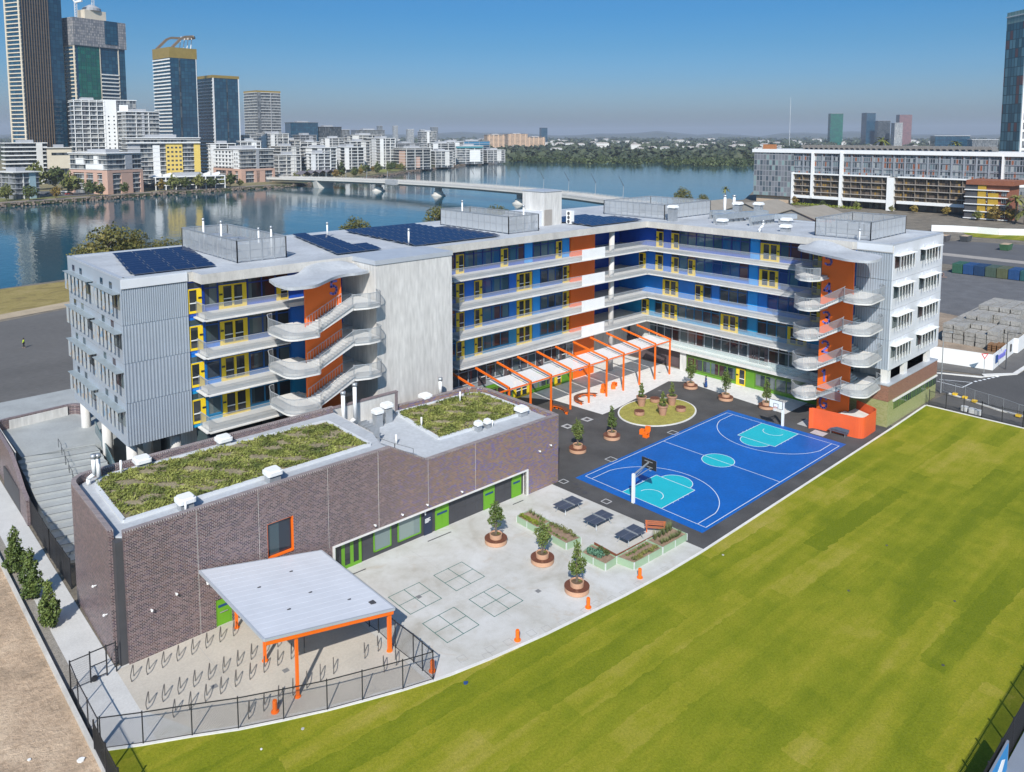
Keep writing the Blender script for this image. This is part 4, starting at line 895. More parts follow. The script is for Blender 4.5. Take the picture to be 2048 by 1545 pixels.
for s in (-1, 1):
    for y in (-2.45, 2.45): line((s*14, y), (s*8.2, y))
    line((s*8.2, -2.45), (s*8.2, 2.45)); base = PI if s > 0 else 0
    arc(s*8.2, 0, 1.8, base-PI/2, base+PI/2); arc(s*12.425, 0, 1.25, base-PI/2, base+PI/2, 20)
    a = math.asin(6.6/6.75); xe = 12.425-6.75*math.cos(a)
    for y in (-6.6, 6.6): line((s*14, y), (s*xe, y))
    arc(s*12.425, 0, 6.75, base-a, base+a, 48)
    for k in range(4):
        for y in (-2.55, 2.55): line((s*(12.2-.85*k), y), (s*(12.1-.85*k), y), .1)
tag(c.build('basketball_court', [blue_p, teal_p, line_p]), kind='structure')
# painted squares, pit lids, drains
c = MB(); gl_m = M('green_line', (.02, .13, .11), .6, .05, 1)
def fline(mb, p, q, w, z, m=0):
    d = Vector((q[0]-p[0], q[1]-p[1])); d.normalize(); n = Vector((-d.y, d.x))*w/2
    mb.face([(p[0]-n.x, p[1]-n.y, z), (q[0]-n.x, q[1]-n.y, z), (q[0]+n.x, q[1]+n.y, z), (p[0]+n.x, p[1]+n.y, z)], m)
for x, y in ((-41.9, .5), (-37.4, .5), (-37.4, -4.1), (-41.9, -4.05)):
    for k in (0, 1.5, 3.0): fline(c, (x-.03, y+k), (x+3.03, y+k), .06, .010); fline(c, (x+k, y), (x+k, y+3), .06, .014)
tag(c.build('playground_markings', [gl_m]), kind='structure')
c = MB(); pit = M('pit_frame', (.42, .42, .42), .7, .1, 2)
for cx_, cy_ in ((-4.9, 18.6), (-1.3, 18.5), (3.1, 8.3), (-8.6, 8.4), (-16.8, 2.2), (-16.65, 8.2)):
    h = .5 if cx_ > -16 else .38
    if cx_ > -6 and cy_ > 18: c.box(cx_-.6, cy_-.6, .0, cx_+.6, cy_+.6, .02); c.box(cx_-.3, cy_-.3, .02, cx_+.3, cy_+.3, .03, 1); continue
    for a, b_ in (((-h, -h), (h, -h)), ((h, -h), (h, h)), ((h, h), (-h, h)), ((-h, h), (-h, -h))): c.bar((cx_+a[0], cy_+a[1], .01), (cx_+b_[0], cy_+b_[1], .01), .09, .03)
c.box(15.4, -4.85, 0, 16.8, -3.2, .02); c.box(17.0, -2.4, 0, 19.6, -.7, .018)
for x, y in ((21.8, 24.1), (14.8, 18.9), (-40.1, 1.9), (-51.8, 1.2), (-56, 3.0), (-32.6, -4.0)): c.box(x-.2, y-.2, .005, x+.2, y+.2, .016, 2)
for a, b_ in (((-34.5, 8.2), (-31.9, 8.1)), ((-24.1, 8.1), (-22.7, 8.05)), ((-42.3, 8.25), (-41, 8.2))): c.bar((*a, .008), (*b_, .008), .12, .012, 1)
for x, y in ((-16.2, 6.9), (-16.7, 5.9), (-16.9, 4.9)): c.cyl((x, y, 0), (x, y, .014), .3, n=16, m=1)
tag(c.build('pit_lids', [pit, darkgrey, M('grate_grey', (.20, .20, .20), .6, .1, 3)]), kind='structure')
c = MB(); jm = M('joint_line', (.36, .35, .34), .8, .1, 1)
rr = random.Random(4)
for x, y in ((-40.1, -6.7), (-40.7, -7.1), (-38.6, -7.0), (-36.7, -7.4), (-35.5, -7.8), (-34.1, -8.2), (-31.7, -8.3), (-30.4, -8.3), (-29, -8.75), (-27.7, -8.9), (-25.9, -8.9), (-42.2, -6.1), (-22.5, -9.1), (-48.5, -4.2), (-53, -1.5)):
    h = .3; t = rr.uniform(-.2, .1); q = [(x+h*(a*math.cos(t)-b_*math.sin(t)), y+h*(a*math.sin(t)+b_*math.cos(t))) for a, b_ in ((-1, -1), (1, -1), (1, 1), (-1, 1))]
    for a, b_ in zip(q, q[1:]+q[:1]): fline(c, a, b_, .035, .0125)
for x in (-55.2, -50.3, -45.3, -36.5, -27): fline(c, (x, 8.9), (x, -1.5 if x < -50 else -5), .02, .0115)
for y in (4.0, -.8): fline(c, (-60, y) if y > 2 else (-57.5, y), (-45.4, y), .02, .0117)
tag(c.build('joint_boxes', [jm]), kind='structure')
# oval lawn island
ov = [(7.6+6.0*math.cos(2*PI*k/56), 14.0+4.6*math.sin(2*PI*k/56)) for k in range(56)]
oi = [(7.6+(a-7.6)*.965, 14+(b_-14)*.955) for a, b_ in ov]
sheet('oval_kerb', ov, .10, slabm, .1)
sheet('oval_lawn', oi, .115, M('dry_grass', (.30, .27, .06), .95, .22, 1.2, fine=.3, fs=14), .05)
# ---------------------------------------------------------------- plants
def leafmat(name, c1, c2, c3=None, sc=1.6):
    m, nt, b = nodemat(name); g = nt.nodes.new('ShaderNodeNewGeometry')
    oi_ = nt.nodes.new('ShaderNodeObjectInfo'); n = noise(nt, g.outputs['Position'], sc, 3, .6)
    f = math_n(nt, 'ADD', math_n(nt, 'MULTIPLY', n, .8), math_n(nt, 'MULTIPLY', oi_.outputs['Random'], .2))
    c = ramp(nt, f, [(.32, c1), (.55, c2), (.75, c3 or c2)])
    nt.links.new(c, b.inputs['Base Color']); b.inputs['Roughness'].default_value = .55; b.inputs['Specular IOR Level'].default_value = .3
    return m
leaf_a = leafmat('leaf_magnolia', (.06, .095, .022), (.125, .165, .040), (.20, .22, .065))
leaf_b = leafmat('leaf_mangrove', (.045, .068, .022), (.085, .110, .032), (.15, .145, .042), .25)
leaf_c = leafmat('leaf_olive', (.09, .11, .03), (.175, .18, .05), (.27, .235, .065), .6)
bark = M('bark', (.16, .125, .095), .9, .2, 4)
mulch = M('mulch', (.13, .085, .05), .95, .3, 3, fine=.35, fs=22)
def leaves(mb, clumps, n, ls, rng, flat=.6):
    """n leaf quads of size ls spread through each clump (x, y, z, rx, rz)"""
    V = []; F = []
    tot = sum(c[3]*c[3]*c[4] for c in clumps)
    for cx_, cy_, cz, rx, rz in clumps:
        k = max(6, int(n*rx*rx*rz/tot))
        d = rng.normal(size=(k, 3)); d /= np.linalg.norm(d, axis=1)[:, None]; r = rng.uniform(.35, 1.06, k)**.6
        P = d*r[:, None]*np.array([rx, rx, rz])+np.array([cx_, cy_, cz])
        nrm = d*.7+rng.normal(size=(k, 3))*.6; nrm /= np.linalg.norm(nrm, axis=1)[:, None]
        t = np.cross(nrm, rng.normal(size=(k, 3))); t /= np.linalg.norm(t, axis=1)[:, None]; b = np.cross(nrm, t)
        s = ls*rng.uniform(.6, 1.3, k)[:, None]; i0 = len(V)
        q = np.stack([P-t*s, P+b*s*flat, P+t*s, P-b*s*flat], 1).reshape(-1, 3)
        V.extend(q.tolist()); F.extend([(i0+4*j, i0+4*j+1, i0+4*j+2, i0+4*j+3) for j in range(k)])
    return mb.arr(V, F)
def tree(name, loc, h, r, label, cat, group, seed, n=1500, ls=.09, trunk_h=None, lm=None, shape='cone', tr=.05, trunks=1, nc=14):
    rng = np.random.default_rng(seed); t = root(name, loc, label, cat, group)
    x, y, z = loc; th = trunk_h if trunk_h is not None else h*.28
    tb = MB()
    for k in range(trunks):
        ox = (k-(trunks-1)/2)*.09; tb.cyl((x+ox, y, z), (x+ox*1.6+rng.uniform(-.05, .05), y+rng.uniform(-.05, .05), z+h*.8), tr, tr*.35, 7)
    for k in range(6):
        a = rng.uniform(0, 2*PI); zz = z+th+(h-th)*rng.uniform(.05, .6); l = r*rng.uniform(.4, .8)
        tb.cyl((x, y, zz), (x+l*math.cos(a), y+l*math.sin(a), zz+l*.8), tr*.5, tr*.15, 5)
    tb.build('trunk', [bark], t)
    cl = []
    for k in range(nc):
        u = (k+.5)/nc; zz = z+th+(h-th)*u
        prof = {'cone': (1.0-.75*u)*(.55+.45*min(1, u*5)), 'ball': math.sin(PI*(.12+.8*u)), 'wide': math.sin(PI*(.2+.72*u))**.7}[shape]
        a = k*2.4+rng.uniform(-.4, .4); rad = r*prof*rng.uniform(.35, .75)
        cl.append((x+rad*math.cos(a), y+rad*math.sin(a), zz, r*max(.22, prof*rng.uniform(.42, .62)), (h-th)*rng.uniform(.10, .17)))
    c = MB(); leaves(c, cl, n, ls, rng); c.build('crown', [lm or leaf_a], t)
    return t
def tuft(name, loc, h, r, label, cat, group, seed, lm, n=120, ls=.06, blades=False):
    rng = np.random.default_rng(seed); m = MB(); x, y, z = loc
    if blades:
        for k in range(n//2):
            a = rng.uniform(0, 2*PI); l = rng.uniform(.6, 1)*h; o = r*rng.uniform(.4, 1); w = .018
            m.face([(x-w*math.sin(a), y+w*math.cos(a), z), (x+w*math.sin(a), y-w*math.cos(a), z), (x+o*math.cos(a), y+o*math.sin(a), z+l)])
    else: leaves(m, [(x+rng.uniform(-r, r)*.4, y+rng.uniform(-r, r)*.4, z+h*rng.uniform(.35, .75), r*.65, h*.35) for _ in range(4)], n, ls, rng)
    return tag(m.build(name, [lm], loc=loc), label, cat, group)
# ---------------------------------------------------------------- ring benches with trees
wood = M('timber_slats', (.145, .055, .032), .55, .15, 5)
terra = M('terracotta_concrete', (.52, .30, .19), .75, .08, 1.5, fine=.05, fs=12)
def ring_bench(loc, label):
    t = root('ring_bench', (0, 0, 0), label, 'ring bench', 'round tree benches')
    MB().lathe([(.93, 0), (1.0, .06), (1.0, .40), (.96, .43), (.62, .43), (.62, .2)], 36).build('base', [terra], t, False)
    s = MB()
    for k in range(64):
        a = 2*PI*k/64; d = .040
        q = [(r*math.cos(a+e), r*math.sin(a+e)) for r, e in ((.56, -d), (1.02, -d), (1.02, d), (.56, d))]; s.prism(q, .432, .475)
    s.build('slat_seat', [wood], t)
    MB().lathe([(.52, .1), (.55, .5), (.57, .86), (.50, .86), (.47, .74)], 30).build('pot', [terra], t)
    MB().cyl((0, 0, .7), (0, 0, .775), .47, n=24).build('soil', [mulch], t)
    t.location = loc; return t
RBT = [((-9.7, 12.5, .005), 'round slatted tree bench on the asphalt nearest the brick hall', 3.0), ((-3.8, 12.3, .005), 'round slatted tree bench on the asphalt beside the grass island', 3.1), ((19.1, 16.6, .005), 'round slatted tree bench next to the person in blue', 3.3), ((18.4, 10.4, .005), 'round slatted tree bench in front of the yellow ground floor door', 3.4), ((19.5, 4.9, .005), 'round slatted tree bench behind the far basketball hoop', 3.2),
       ((-30.1, 3.9, .004), 'round slatted tree bench in the yard nearest the green doors', 3.0), ((-29.3, -1.2, .004), 'round slatted tree bench in the yard, middle of the three', 3.0), ((-30.3, -6.1, .004), 'round slatted tree bench in the yard nearest the lawn', 3.3)]
r0 = ring_bench(RBT[0][0], RBT[0][1])
for k, (loc, lab, th) in enumerate(RBT):
    if k: dup(r0, loc, label=lab, rz=.3*k)
    tree('magnolia_tree', (loc[0], loc[1], .77), th, .78 if k != 7 else .88, 'young bushy tree in the %s' % lab.replace('round slatted tree bench', 'pot'), 'tree', 'young trees in bench pots', 20+k, n=1150, ls=.095, trunk_h=.7, nc=15, tr=.035, trunks=3, shape=('ball', 'cone', 'ball')[k % 3])
    tuft('shrub', (loc[0]+.2, loc[1]-.1, .77), .16, .22, 'ground cover tuft in the %s' % lab.replace('round slatted tree bench', 'pot'), 'plant', 'ground cover in the bench pots', 60+k, leaf_c, 50, .05)
# street trees outside the end wall
for k, (x, y, h, r, l) in enumerate(((-62.5, 17.4, 3.5, .95, 'young street tree beside the fence shadows, nearest of the three on the strip'), (-62.7, 22.4, 4.0, 1.05, 'tallest bushy street tree, middle of three on the planting strip'), (-62.8, 27.6, 3.7, 1.0, 'dark bushy street tree, farthest of three on the planting strip'))):
    tree('street_tree', (x, y, 0), h, r, l, 'tree', 'street trees along the side path', 80+k, n=2600, ls=.11, trunk_h=.3, nc=20, lm=leaf_a)
# ---------------------------------------------------------------- table tennis tables
tt_m = M('table_top_grey', (.055, .068, .10), .5, .08, 1)
def tt(loc, label):
    t = root('table_tennis_table', (0, 0, 0), label, 'table', 'outdoor table tennis tables')
    m = MB(); m.box(-1.37, -.76, .735, 1.37, .76, .76); m.build('table_top', [tt_m], t)
    m = MB(); m.box(-1.34, -.01, .761, 1.34, .01, .764); m.box(-1.37, -.76, .761, 1.37, -.74, .764); m.box(-1.37, .74, .761, 1.37, .76, .764); m.build('table_lines', [M('table_line', (.24, .25, .27), .5, 0, 1) if 'table_line' not in bpy.data.materials else bpy.data.materials['table_line']], t)
    m = MB(); m.box(-.008, -.86, .75, .008, .86, .90); m.build('net', [galv], t)
    for sx in (-1, 1):
        for sy in (-1, 1):
            m = MB(); m.bar((sx*.85, sy*.45, .735), (sx*1.05, sy*.62, 0), .06); m.box(sx*1.05-.1, sy*.62-.05, 0, sx*1.05+.1, sy*.62+.05, .03); m.build('leg', [galv], t)
    t.location = loc; return t
t0 = tt((-20.9, 3.6, .004), 'grey outdoor table tennis table nearest the brick hall')
t0.rotation_euler = (0, 0, .0)
dup(t0, (-20.9, -.3, .004), label='grey outdoor table tennis table, middle of three'); dup(t0, (-20.9, -4.1, .004), label='grey outdoor table tennis table nearest the wooden bench')
# ---------------------------------------------------------------- planter beds
sage = M('sage_metal', (.30, .41, .27), .5, .05, 1); bedsoil = M('bed_soil', (.27, .185, .125), .95, .25, 2, fine=.3, fs=20)
def planter(name, poly, label, h=.62):
    t = root(name, (poly[0][0], poly[0][1], 0), label, 'planter', 'raised planter beds'); n = len(poly)
    w = MB(); s = MB()
    for a, c in zip(poly, poly[1:]+poly[:1]):
        w.bar((a[0], a[1], h/2), (c[0], c[1], h/2), .06, h); L = math.dist(a, c); s.box(a[0]-.045, a[1]-.045, 0, a[0]+.045, a[1]+.045, h+.01)
        for k in range(1, int(L/1.9)+1): q = k/(int(L/1.9)+1); s.box(a[0]+(c[0]-a[0])*q-.04, a[1]+(c[1]-a[1])*q-.04, 0, a[0]+(c[0]-a[0])*q+.04, a[1]+(c[1]-a[1])*q+.04, h+.005)
    w.build('side_panel', [sage], t); s.build('post', [M('post_white', (.6, .62, .6), .5) if 'post_white' not in bpy.data.materials else bpy.data.materials['post_white']], t)
    MB().prism(poly, h-.2, h-.08).build('soil', [bedsoil], t)
    return t
P1 = [(-26.2, 5.3), (-26.3, 2.4), (-24.6, 2.4), (-24.5, 5.3)]; P2 = [(-26.3, 2.3), (-26.4, -1.3), (-24.7, -1.5), (-24.6, 2.3)]
P3 = [(-26.5, -3.2), (-26.4, -5.8), (-24.9, -5.75), (-24.8, -2.9)]; P4 = [(-24.8, -5.7), (-24.5, -7.35), (-20.8, -7.5), (-20.8, -5.8)]; P5 = [(-20.7, -5.8), (-20.7, -7.5), (-17.2, -7.6), (-17.2, -6.0)]
for P_, l in ((P1, 'sage green raised planter nearest the green doors'), (P2, 'sage green raised planter beside the tennis tables'), (P3, 'sage green raised planter with the big blue-green shrub'), (P4, 'sage green raised planter by the lawn with rows of seedlings'), (P5, 'sage green raised planter nearest the blue court')): planter('planter', P_, l)
lime = leafmat('leaf_lime', (.16, .20, .015), (.24, .27, .03)); bluegreen = leafmat('leaf_bluegreen', (.05, .14, .09), (.10, .20, .13)); reed = leafmat('leaf_reed', (.10, .13, .05), (.17, .19, .07))
rg = random.Random(3); i = 0
def row(x0, y0, x1, y1, n, h, r, lm, what, where, blades=False, nn=120, ls=.06):
    h, r = h*1.3, r*1.35
    global i
    for k in range(n):
        q = (k+.5)/n; i += 1
        tuft('garden_plant', (x0+(x1-x0)*q+rg.uniform(-.06, .06), y0+(y1-y0)*q+rg.uniform(-.06, .06), .54), h*rg.uniform(.8, 1.2), r*rg.uniform(.85, 1.2), '%s, %s %s' % (what, ord_(k), where), 'plant', what+' '+where, 200+i, lm, nn, ls, blades)
row(-25.9, 5.1, -26.0, 2.6, 7, .30, .22, lime, 'lime green clump', 'at the outer edge of the planter by the green doors')
row(-24.9, 5.0, -25.0, 2.7, 5, .45, .2, reed, 'thin upright reed', 'at the inner edge of the planter by the green doors', True)
row(-25.1, 2.0, -25.0, -1.2, 6, .34, .26, leaf_c, 'olive leafy plant', 'in the planter beside the tennis tables')
row(-25.9, 2.0, -26.0, -1.0, 8, .12, .1, leaf_a, 'tiny dark seedling', 'in the planter beside the tennis tables')
for k, (x, y, h, r) in enumerate(((-25.9, -3.8, .55, .55), (-25.9, -4.6, .6, .6))): tuft('garden_shrub', (x, y, .5), h, r, ('big blue-green cabbage-like shrub, the inner one', 'big blue-green cabbage-like shrub, the outer one')[k], 'shrub', 'blue-green shrubs', 400+k, bluegreen, 260, .11)
for k, (x, y) in enumerate(((-25.3, -4.9), (-25.2, -4.3))): tuft('garden_shrub', (x, y, .5), .55, .4, ('dark olive shrub behind the blue-green shrub', 'dark olive shrub next to the timber edge')[k], 'shrub', 'dark shrubs in the planter', 410+k, leaf_b, 200, .07)
row(-24.2, -6.2, -21.1, -6.2, 8, .14, .12, leaf_a, 'small dark seedling', 'at the inner edge of the lawn planter'); row(-24.2, -7.0, -21.1, -7.1, 8, .3, .22, leaf_c, 'green leafy vegetable', 'at the outer edge of the lawn planter')
row(-20.4, -6.2, -17.5, -6.3, 5, .8, .35, reed, 'tall spiky green plant', 'at the inner edge of the court planter', True, 160); row(-20.4, -7.1, -17.5, -7.2, 8, .4, .28, reed, 'straw green grass tuft', 'at the outer edge of the court planter', True, 160)
rust = M('corten_edge', (.22, .075, .035), .8, .2, 2); t = root('timber_edge', (-24, -5.4, 0), 'rust brown edging board between the tables and planters', 'edging'); m = MB(); m.bar((-24.6, -5.55, .33), (-17.3, -5.85, .33), .07, .66); m.bar((-24.62, -5.5, .33), (-24.5, -2.9, .33), .07, .66); m.build('board', [rust], t)
# wooden bench
t = root('park_bench', (-18, -4.9, 0), 'reddish slatted bench with a back beside the blue court', 'bench'); wd = M('red_timber', (.40, .13, .06), .55, .12, 3)
ang = math.atan2(-1.4, 1.1); dx, dy = math.cos(ang), math.sin(ang); nx, ny = -dy, dx
def bp_(u, v, z): return (-18.05+dx*u+nx*v, -4.75+dy*u+ny*v, z)
m = MB()
for v in (-.18, -.05, .08): m.bar(bp_(-.95, v, .45), bp_(.95, v, .45), .11, .04)
m.build('seat', [wd], t); m = MB()
for z_, v in ((.6, .2), (.74, .23), (.88, .26)): m.bar(bp_(-.95, v, z_), bp_(.95, v, z_), .04, .11)
m.build('backrest', [wd], t)
for u in (-.8, .8): m = MB(); m.bar(bp_(u, -.2, 0), bp_(u, -.2, .43), .06); m.bar(bp_(u, .15, 0), bp_(u, .27, .92), .06); m.bar(bp_(u, -.22, .43), bp_(u, .2, .43), .05); m.build('leg', [orange], t)
# ---------------------------------------------------------------- pots, stumps, stools, curved benches
potm = M('pot_terracotta', (.40, .22, .15), .8, .10, 2)
for k, (x, y) in enumerate(((7.7, 16.7), (11.0, 14.1), (7.0, 12.7))):
    w_ = ('nearest the pergola', 'on the far side by the asphalt', 'nearest the basketball court')[k]
    t = root('giant_pot', (x, y, .115), 'giant brown plant pot on the grass island, %s' % w_, 'plant pot', 'giant pots on the grass island')
    MB().lathe([(.42, .115), (.62, 1.2), (.70, 1.2), (.72, 1.42), (.62, 1.42), (.60, 1.3)], 28, (x, y, 0)).build('pot', [potm], t, False); MB().cyl((x, y, 1.2), (x, y, 1.34), .6, n=20).build('soil', [mulch], t)
    tree('potted_tree', (x, y, 1.34), 1.9, .5, 'small leafy tree in the giant pot %s' % w_, 'tree', 'trees in the giant pots', 120+k, n=650, ls=.085, trunk_h=.5, nc=10)
    for q in range(3): tuft('shrub', (x+.3*math.cos(q*2.1+k), y+.3*math.sin(q*2.1+k), 1.34), .4, .3, 'dark shrub around the stem in the giant pot %s' % w_, 'shrub', 'shrubs in the giant pot '+w_, 130+k*4+q, leaf_a, 110, .07)
for k, (x, y) in enumerate(((4.8, 14.8), (10.3, 16.4), (9.9, 11.9))):
    t = root('stump_seat', (x, y, .115), 'round slatted stump seat on the grass island, %s' % ('nearest the young tree bench', 'hidden behind the pots', 'beside the court edge')[k], 'stool', 'stump seats'); MB().lathe([(.60, .115), (.66, .2), (.66, .62)], 26, (x, y, 0)).build('base', [potm], t); s = MB()
    for q in range(9): a = -.6+.15*q; l = math.sqrt(max(.02, .42-a*a)); s.box(x+a-.065, y-l, .625, x+a+.065, y+l, .66)
    s.build('slat_seat', [wood], t)
cube0 = None
for k, (x, y, a, l) in enumerate(((0, 10.6, .3, 'hollow orange cube stool on the asphalt, the one apart'), (1.2, 10.7, .5, 'hollow orange cube stool on the asphalt, nearest the grass island'), (-.5, 9.7, .1, 'hollow orange cube stool on the asphalt, nearest the blue court'), (9.8, 25.1, .2, 'orange cube stool under the pergola, at the back of the first cluster'), (9.0, 24.4, .6, 'orange cube stool under the pergola, middle of the first cluster'), (8.2, 23.9, .3, 'orange cube stool under the pergola, front of the first cluster'), (10.6, 24.0, .8, 'orange cube stool under the pergola, front of the pair'), (11.6, 24.6, .1, 'orange cube stool under the pergola, back of the pair'))):
    if cube0 is None:
        cube0 = root('cube_stool', (0, 0, 0), l, 'stool', 'orange cube stools'); m = MB()
        m.box(-.3, -.3, 0, .3, .3, .06); m.box(-.3, -.3, .52, .3, .3, .58); m.box(-.3, -.3, .06, -.24, .3, .52); m.box(.24, -.3, .06, .3, .3, .52); m.build('shell', [orange], cube0); MB().box(-.24, .2, .06, .24, .24, .52).build('back_panel', [M('dark_orange', (.35, .05, .01), .6)], cube0); cube0.location = (x, y, .008); cube0.rotation_euler = (0, 0, a)
    else: dup(cube0, (x, y, .01), a, l)
def curved_bench(cx_, cy_, r, a0, a1, label):
    t = root('curved_bench', (cx_, cy_, .01), label, 'bench', 'curved benches'); m = MB(); s = MB(); n = int((a1-a0)*r/.16)
    for k in range(n):
        a, e = a0+(a1-a0)*(k+.5)/n, .06/r; s.prism([((r+d)*math.cos(a+q)+cx_, (r+d)*math.sin(a+q)+cy_) for d, q in ((-.28, -e), (.28, -e), (.28, e), (-.28, e))], .42, .47)
    for k in range(24):
        a, b_ = a0+(a1-a0)*k/24, a0+(a1-a0)*(k+1)/24
        for d in (-.25, .25): m.bar((cx_+(r+d)*math.cos(a), cy_+(r+d)*math.sin(a), .38), (cx_+(r+d)*math.cos(b_), cy_+(r+d)*math.sin(b_), .38), .05, .08)
    s.build('slat_seat', [wood], t); m.build('frame', [orange], t)
    for k in range(6):
        a = a0+(a1-a0)*(k+.3)/5.6; g = MB(); g.box(cx_+r*math.cos(a)-.04, cy_+r*math.sin(a)-.2, .01, cx_+r*math.cos(a)+.04, cy_+r*math.sin(a)+.2, .38); g.build('leg', [orange], t)
curved_bench(4.2, 22.8, 2.0, .25, 3.35, 'C-shaped slatted bench with orange frame on the white paving'); curved_bench(-3.4, 23.2, 2.2, -.9, .7, 'curved slatted bench with orange frame partly behind the hall corner')
# ---------------------------------------------------------------- basketball hoops
whp = M('white_post', (.80, .80, .80), .4, .03, 2); bbk = M('backboard_black', (.02, .02, .022), .35, 0, 1)
def hoop(s, label):
    t = root('basketball_hoop', (s*15.05, .2, 0), label, 'basketball hoop', 'basketball hoops'); X = s*15.05
    MB().box(X-.13, .07, 0, X+.13, .33, 3.0).build('post', [whp], t)
    m = MB(); m.bar((X, .2, 2.9), (s*12.9, 0, 3.6), .12); m.bar((X, .2, 2.5), (s*12.9, -.3, 3.15), .05); m.bar((X, .2, 2.5), (s*12.9, .3, 3.15), .05); m.bar((s*12.9, -.5, 3.15), (s*12.9, .5, 3.15), .06); m.bar((s*12.9, -.5, 3.7), (s*12.9, .5, 3.7), .06); m.build('arm', [galv], t)
    xa, xb = sorted((s*12.84, s*12.80)); MB().box(xa, -.9, 2.9, xb, .9, 3.95).build('backboard', [bbk if s < 0 else bbk], t)
    xf = s*12.79; m = MB(); m.box(min(xf, s*12.80), -.9, 2.9, max(xf, s*12.80), .9, 3.95); m.build('board_face', [whp], t)
    m = MB(); xe = s*12.785
    for a, b_ in (((-.3, 3.05), (.3, 3.05)), ((.3, 3.05), (.3, 3.5)), ((.3, 3.5), (-.3, 3.5)), ((-.3, 3.5), (-.3, 3.05)), ((-.87, 2.93), (.87, 2.93)), ((.87, 2.93), (.87, 3.92)), ((.87, 3.92), (-.87, 3.92)), ((-.87, 3.92), (-.87, 2.93))): m.bar((xe, *a), (xe, *b_), .012, .05, up=(0, -(b_[1]-a[1]), b_[0]-a[0]))
    m.build('board_marking', [black], t)
    m = MB(); m.tube([(s*12.55-s*.23*math.cos(2*PI*k/20), .23*math.sin(2*PI*k/20), 3.05) for k in range(21)], .016, 6); m.bar((xf, 0, 3.05), (s*12.77, 0, 3.05), .1); m.build('rim', [M('rim_red', (.55, .05, .03), .4) if 'rim_red' not in bpy.data.materials else bpy.data.materials['rim_red']], t)
    m = MB()
    for k in range(14):
        a = 2*PI*k/14; m.bar((s*12.55+.23*math.cos(a), .23*math.sin(a), 3.05), (s*12.55+.13*math.cos(a+.4), .13*math.sin(a+.4), 2.65), .012); m.bar((s*12.55+.23*math.cos(a), .23*math.sin(a), 3.05), (s*12.55+.13*math.cos(a-.4), .13*math.sin(a-.4), 2.65), .012)
    m.build('net', [white], t)
hoop(-1, 'white basketball post seen from behind its black backboard'); hoop(1, 'white basketball post with white backboard facing the camera')
# ---------------------------------------------------------------- orange pergola
pg = root('pergola', (5, 24, 0), 'orange steel pergola with translucent roof panels along the building', 'pergola')
for k in range(-1, 10):
    x = -11.3+3.72*k
    if k >= 0: m = MB(); m.box(x-.1, 22.4, 0, x+.1, 22.6, 5.55); m.build('post', [orange], pg)
    m = MB(); m.hexa([(x-.07, 22.4, 5.35), (x+.07, 22.4, 5.35), (x+.07, 28.9, 6.45), (x-.07, 28.9, 6.45), (x-.07, 22.4, 5.6), (x+.07, 22.4, 5.6), (x+.07, 28.9, 6.7), (x-.07, 28.9, 6.7)]); m.build('beam', [orange], pg)
m = MB(); m.box(-15.0, 22.36, 5.2, 22.3, 22.46, 5.36); m.build('edge_beam', [orange], pg)
trl = bpy.data.materials.new('translucent_sheet'); trl.use_nodes = True; nt = trl.node_tree; b = nt.nodes['Principled BSDF']; b.inputs['Base Color'].default_value = (.80, .82, .82, 1); b.inputs['Roughness'].default_value = .3; b.inputs['Transmission Weight'].default_value = .0; b.inputs['Alpha'].default_value = .72
for k in range(9):
    x = -11.3+3.72*k; m = MB(); m.hexa([(x+.09, 22.7, 4.95), (x+3.63, 22.7, 4.95), (x+3.63, 26.3, 5.45), (x+.09, 26.3, 5.45), (x+.09, 22.7, 4.98), (x+3.63, 22.7, 4.98), (x+3.63, 26.3, 5.48), (x+.09, 26.3, 5.48)]); m.build('roof_panel', [trl], pg)
bb = digit_mb('B', lambda a, o, z: (10.9+a, 31.0-o, 1.1+z), 1.4); bb.build('wall_letter', [navyl], school)
# ---------------------------------------------------------------- bollards
boll0 = None
for x, y, l in ((-38.0, -7.3, 'short orange bollard at the lawn edge near the painted squares'), (-31.3, -8.2, 'short orange bollard at the lawn edge near the lowest tree bench'), (-25.1, -8.4, 'short orange bollard at the planter corner'), (-54.1, -1.9, 'short orange bollard among the bike racks inside the fence'), (-44.5, -5.7, 'short orange bollard beside the fence corner gate')):
    if boll0 is None:
        boll0 = root('bollard', (0, 0, 0), l, 'bollard', 'orange bollards'); MB().lathe([(.14, 0), (.15, .1), (.15, .74), (.13, .80)], 16).build('post', [orange], boll0); MB().lathe([(.25, 0), (.25, .07), (.15, .1)], 16).build('collar', [orange], boll0); boll0.location = (x, y, .004)
    else: dup(boll0, (x, y, .006), label=l)
# ---------------------------------------------------------------- bike shelter, racks
sh = root('bike_shelter', (-49, 3, 0), 'open bike shelter with flat pale roof on orange steel posts', 'shelter')
shr = M('shelter_roofing', (.66, .68, .72), .5, .05, .4)
zr = lambda x: 3.02+(-45.1-x)*.2
m = MB(); q = [(-54.6, -1.75), (-45.1, -2.15), (-45.05, 8.3), (-54.6, 8.75)]
m.prism(q, lambda p: zr(p[0])+.02, lambda p: zr(p[0])+.14); m.build('roof', [shr], sh)
m = MB()
for a, c in zip(q, q[1:]+q[:1]): m.bar((a[0], a[1], zr(a[0])+.07), (c[0], c[1], zr(c[0])+.07), .12, .17)
m.build('gutter', [capm], sh)
m = MB()
for k in range(1, 16): a_ = k/16; y_ = -1.9+10.4*a_; m.hexa([(-54.5, y_-.02, zr(-54.5)+.13), (-45.15, y_-.02, zr(-45.15)+.13), (-45.15, y_+.02, zr(-45.15)+.13), (-54.5, y_+.02, zr(-54.5)+.13), (-54.5, y_-.012, zr(-54.5)+.146), (-45.15, y_-.012, zr(-45.15)+.146), (-45.15, y_+.012, zr(-45.15)+.146), (-54.5, y_+.012, zr(-54.5)+.146)])
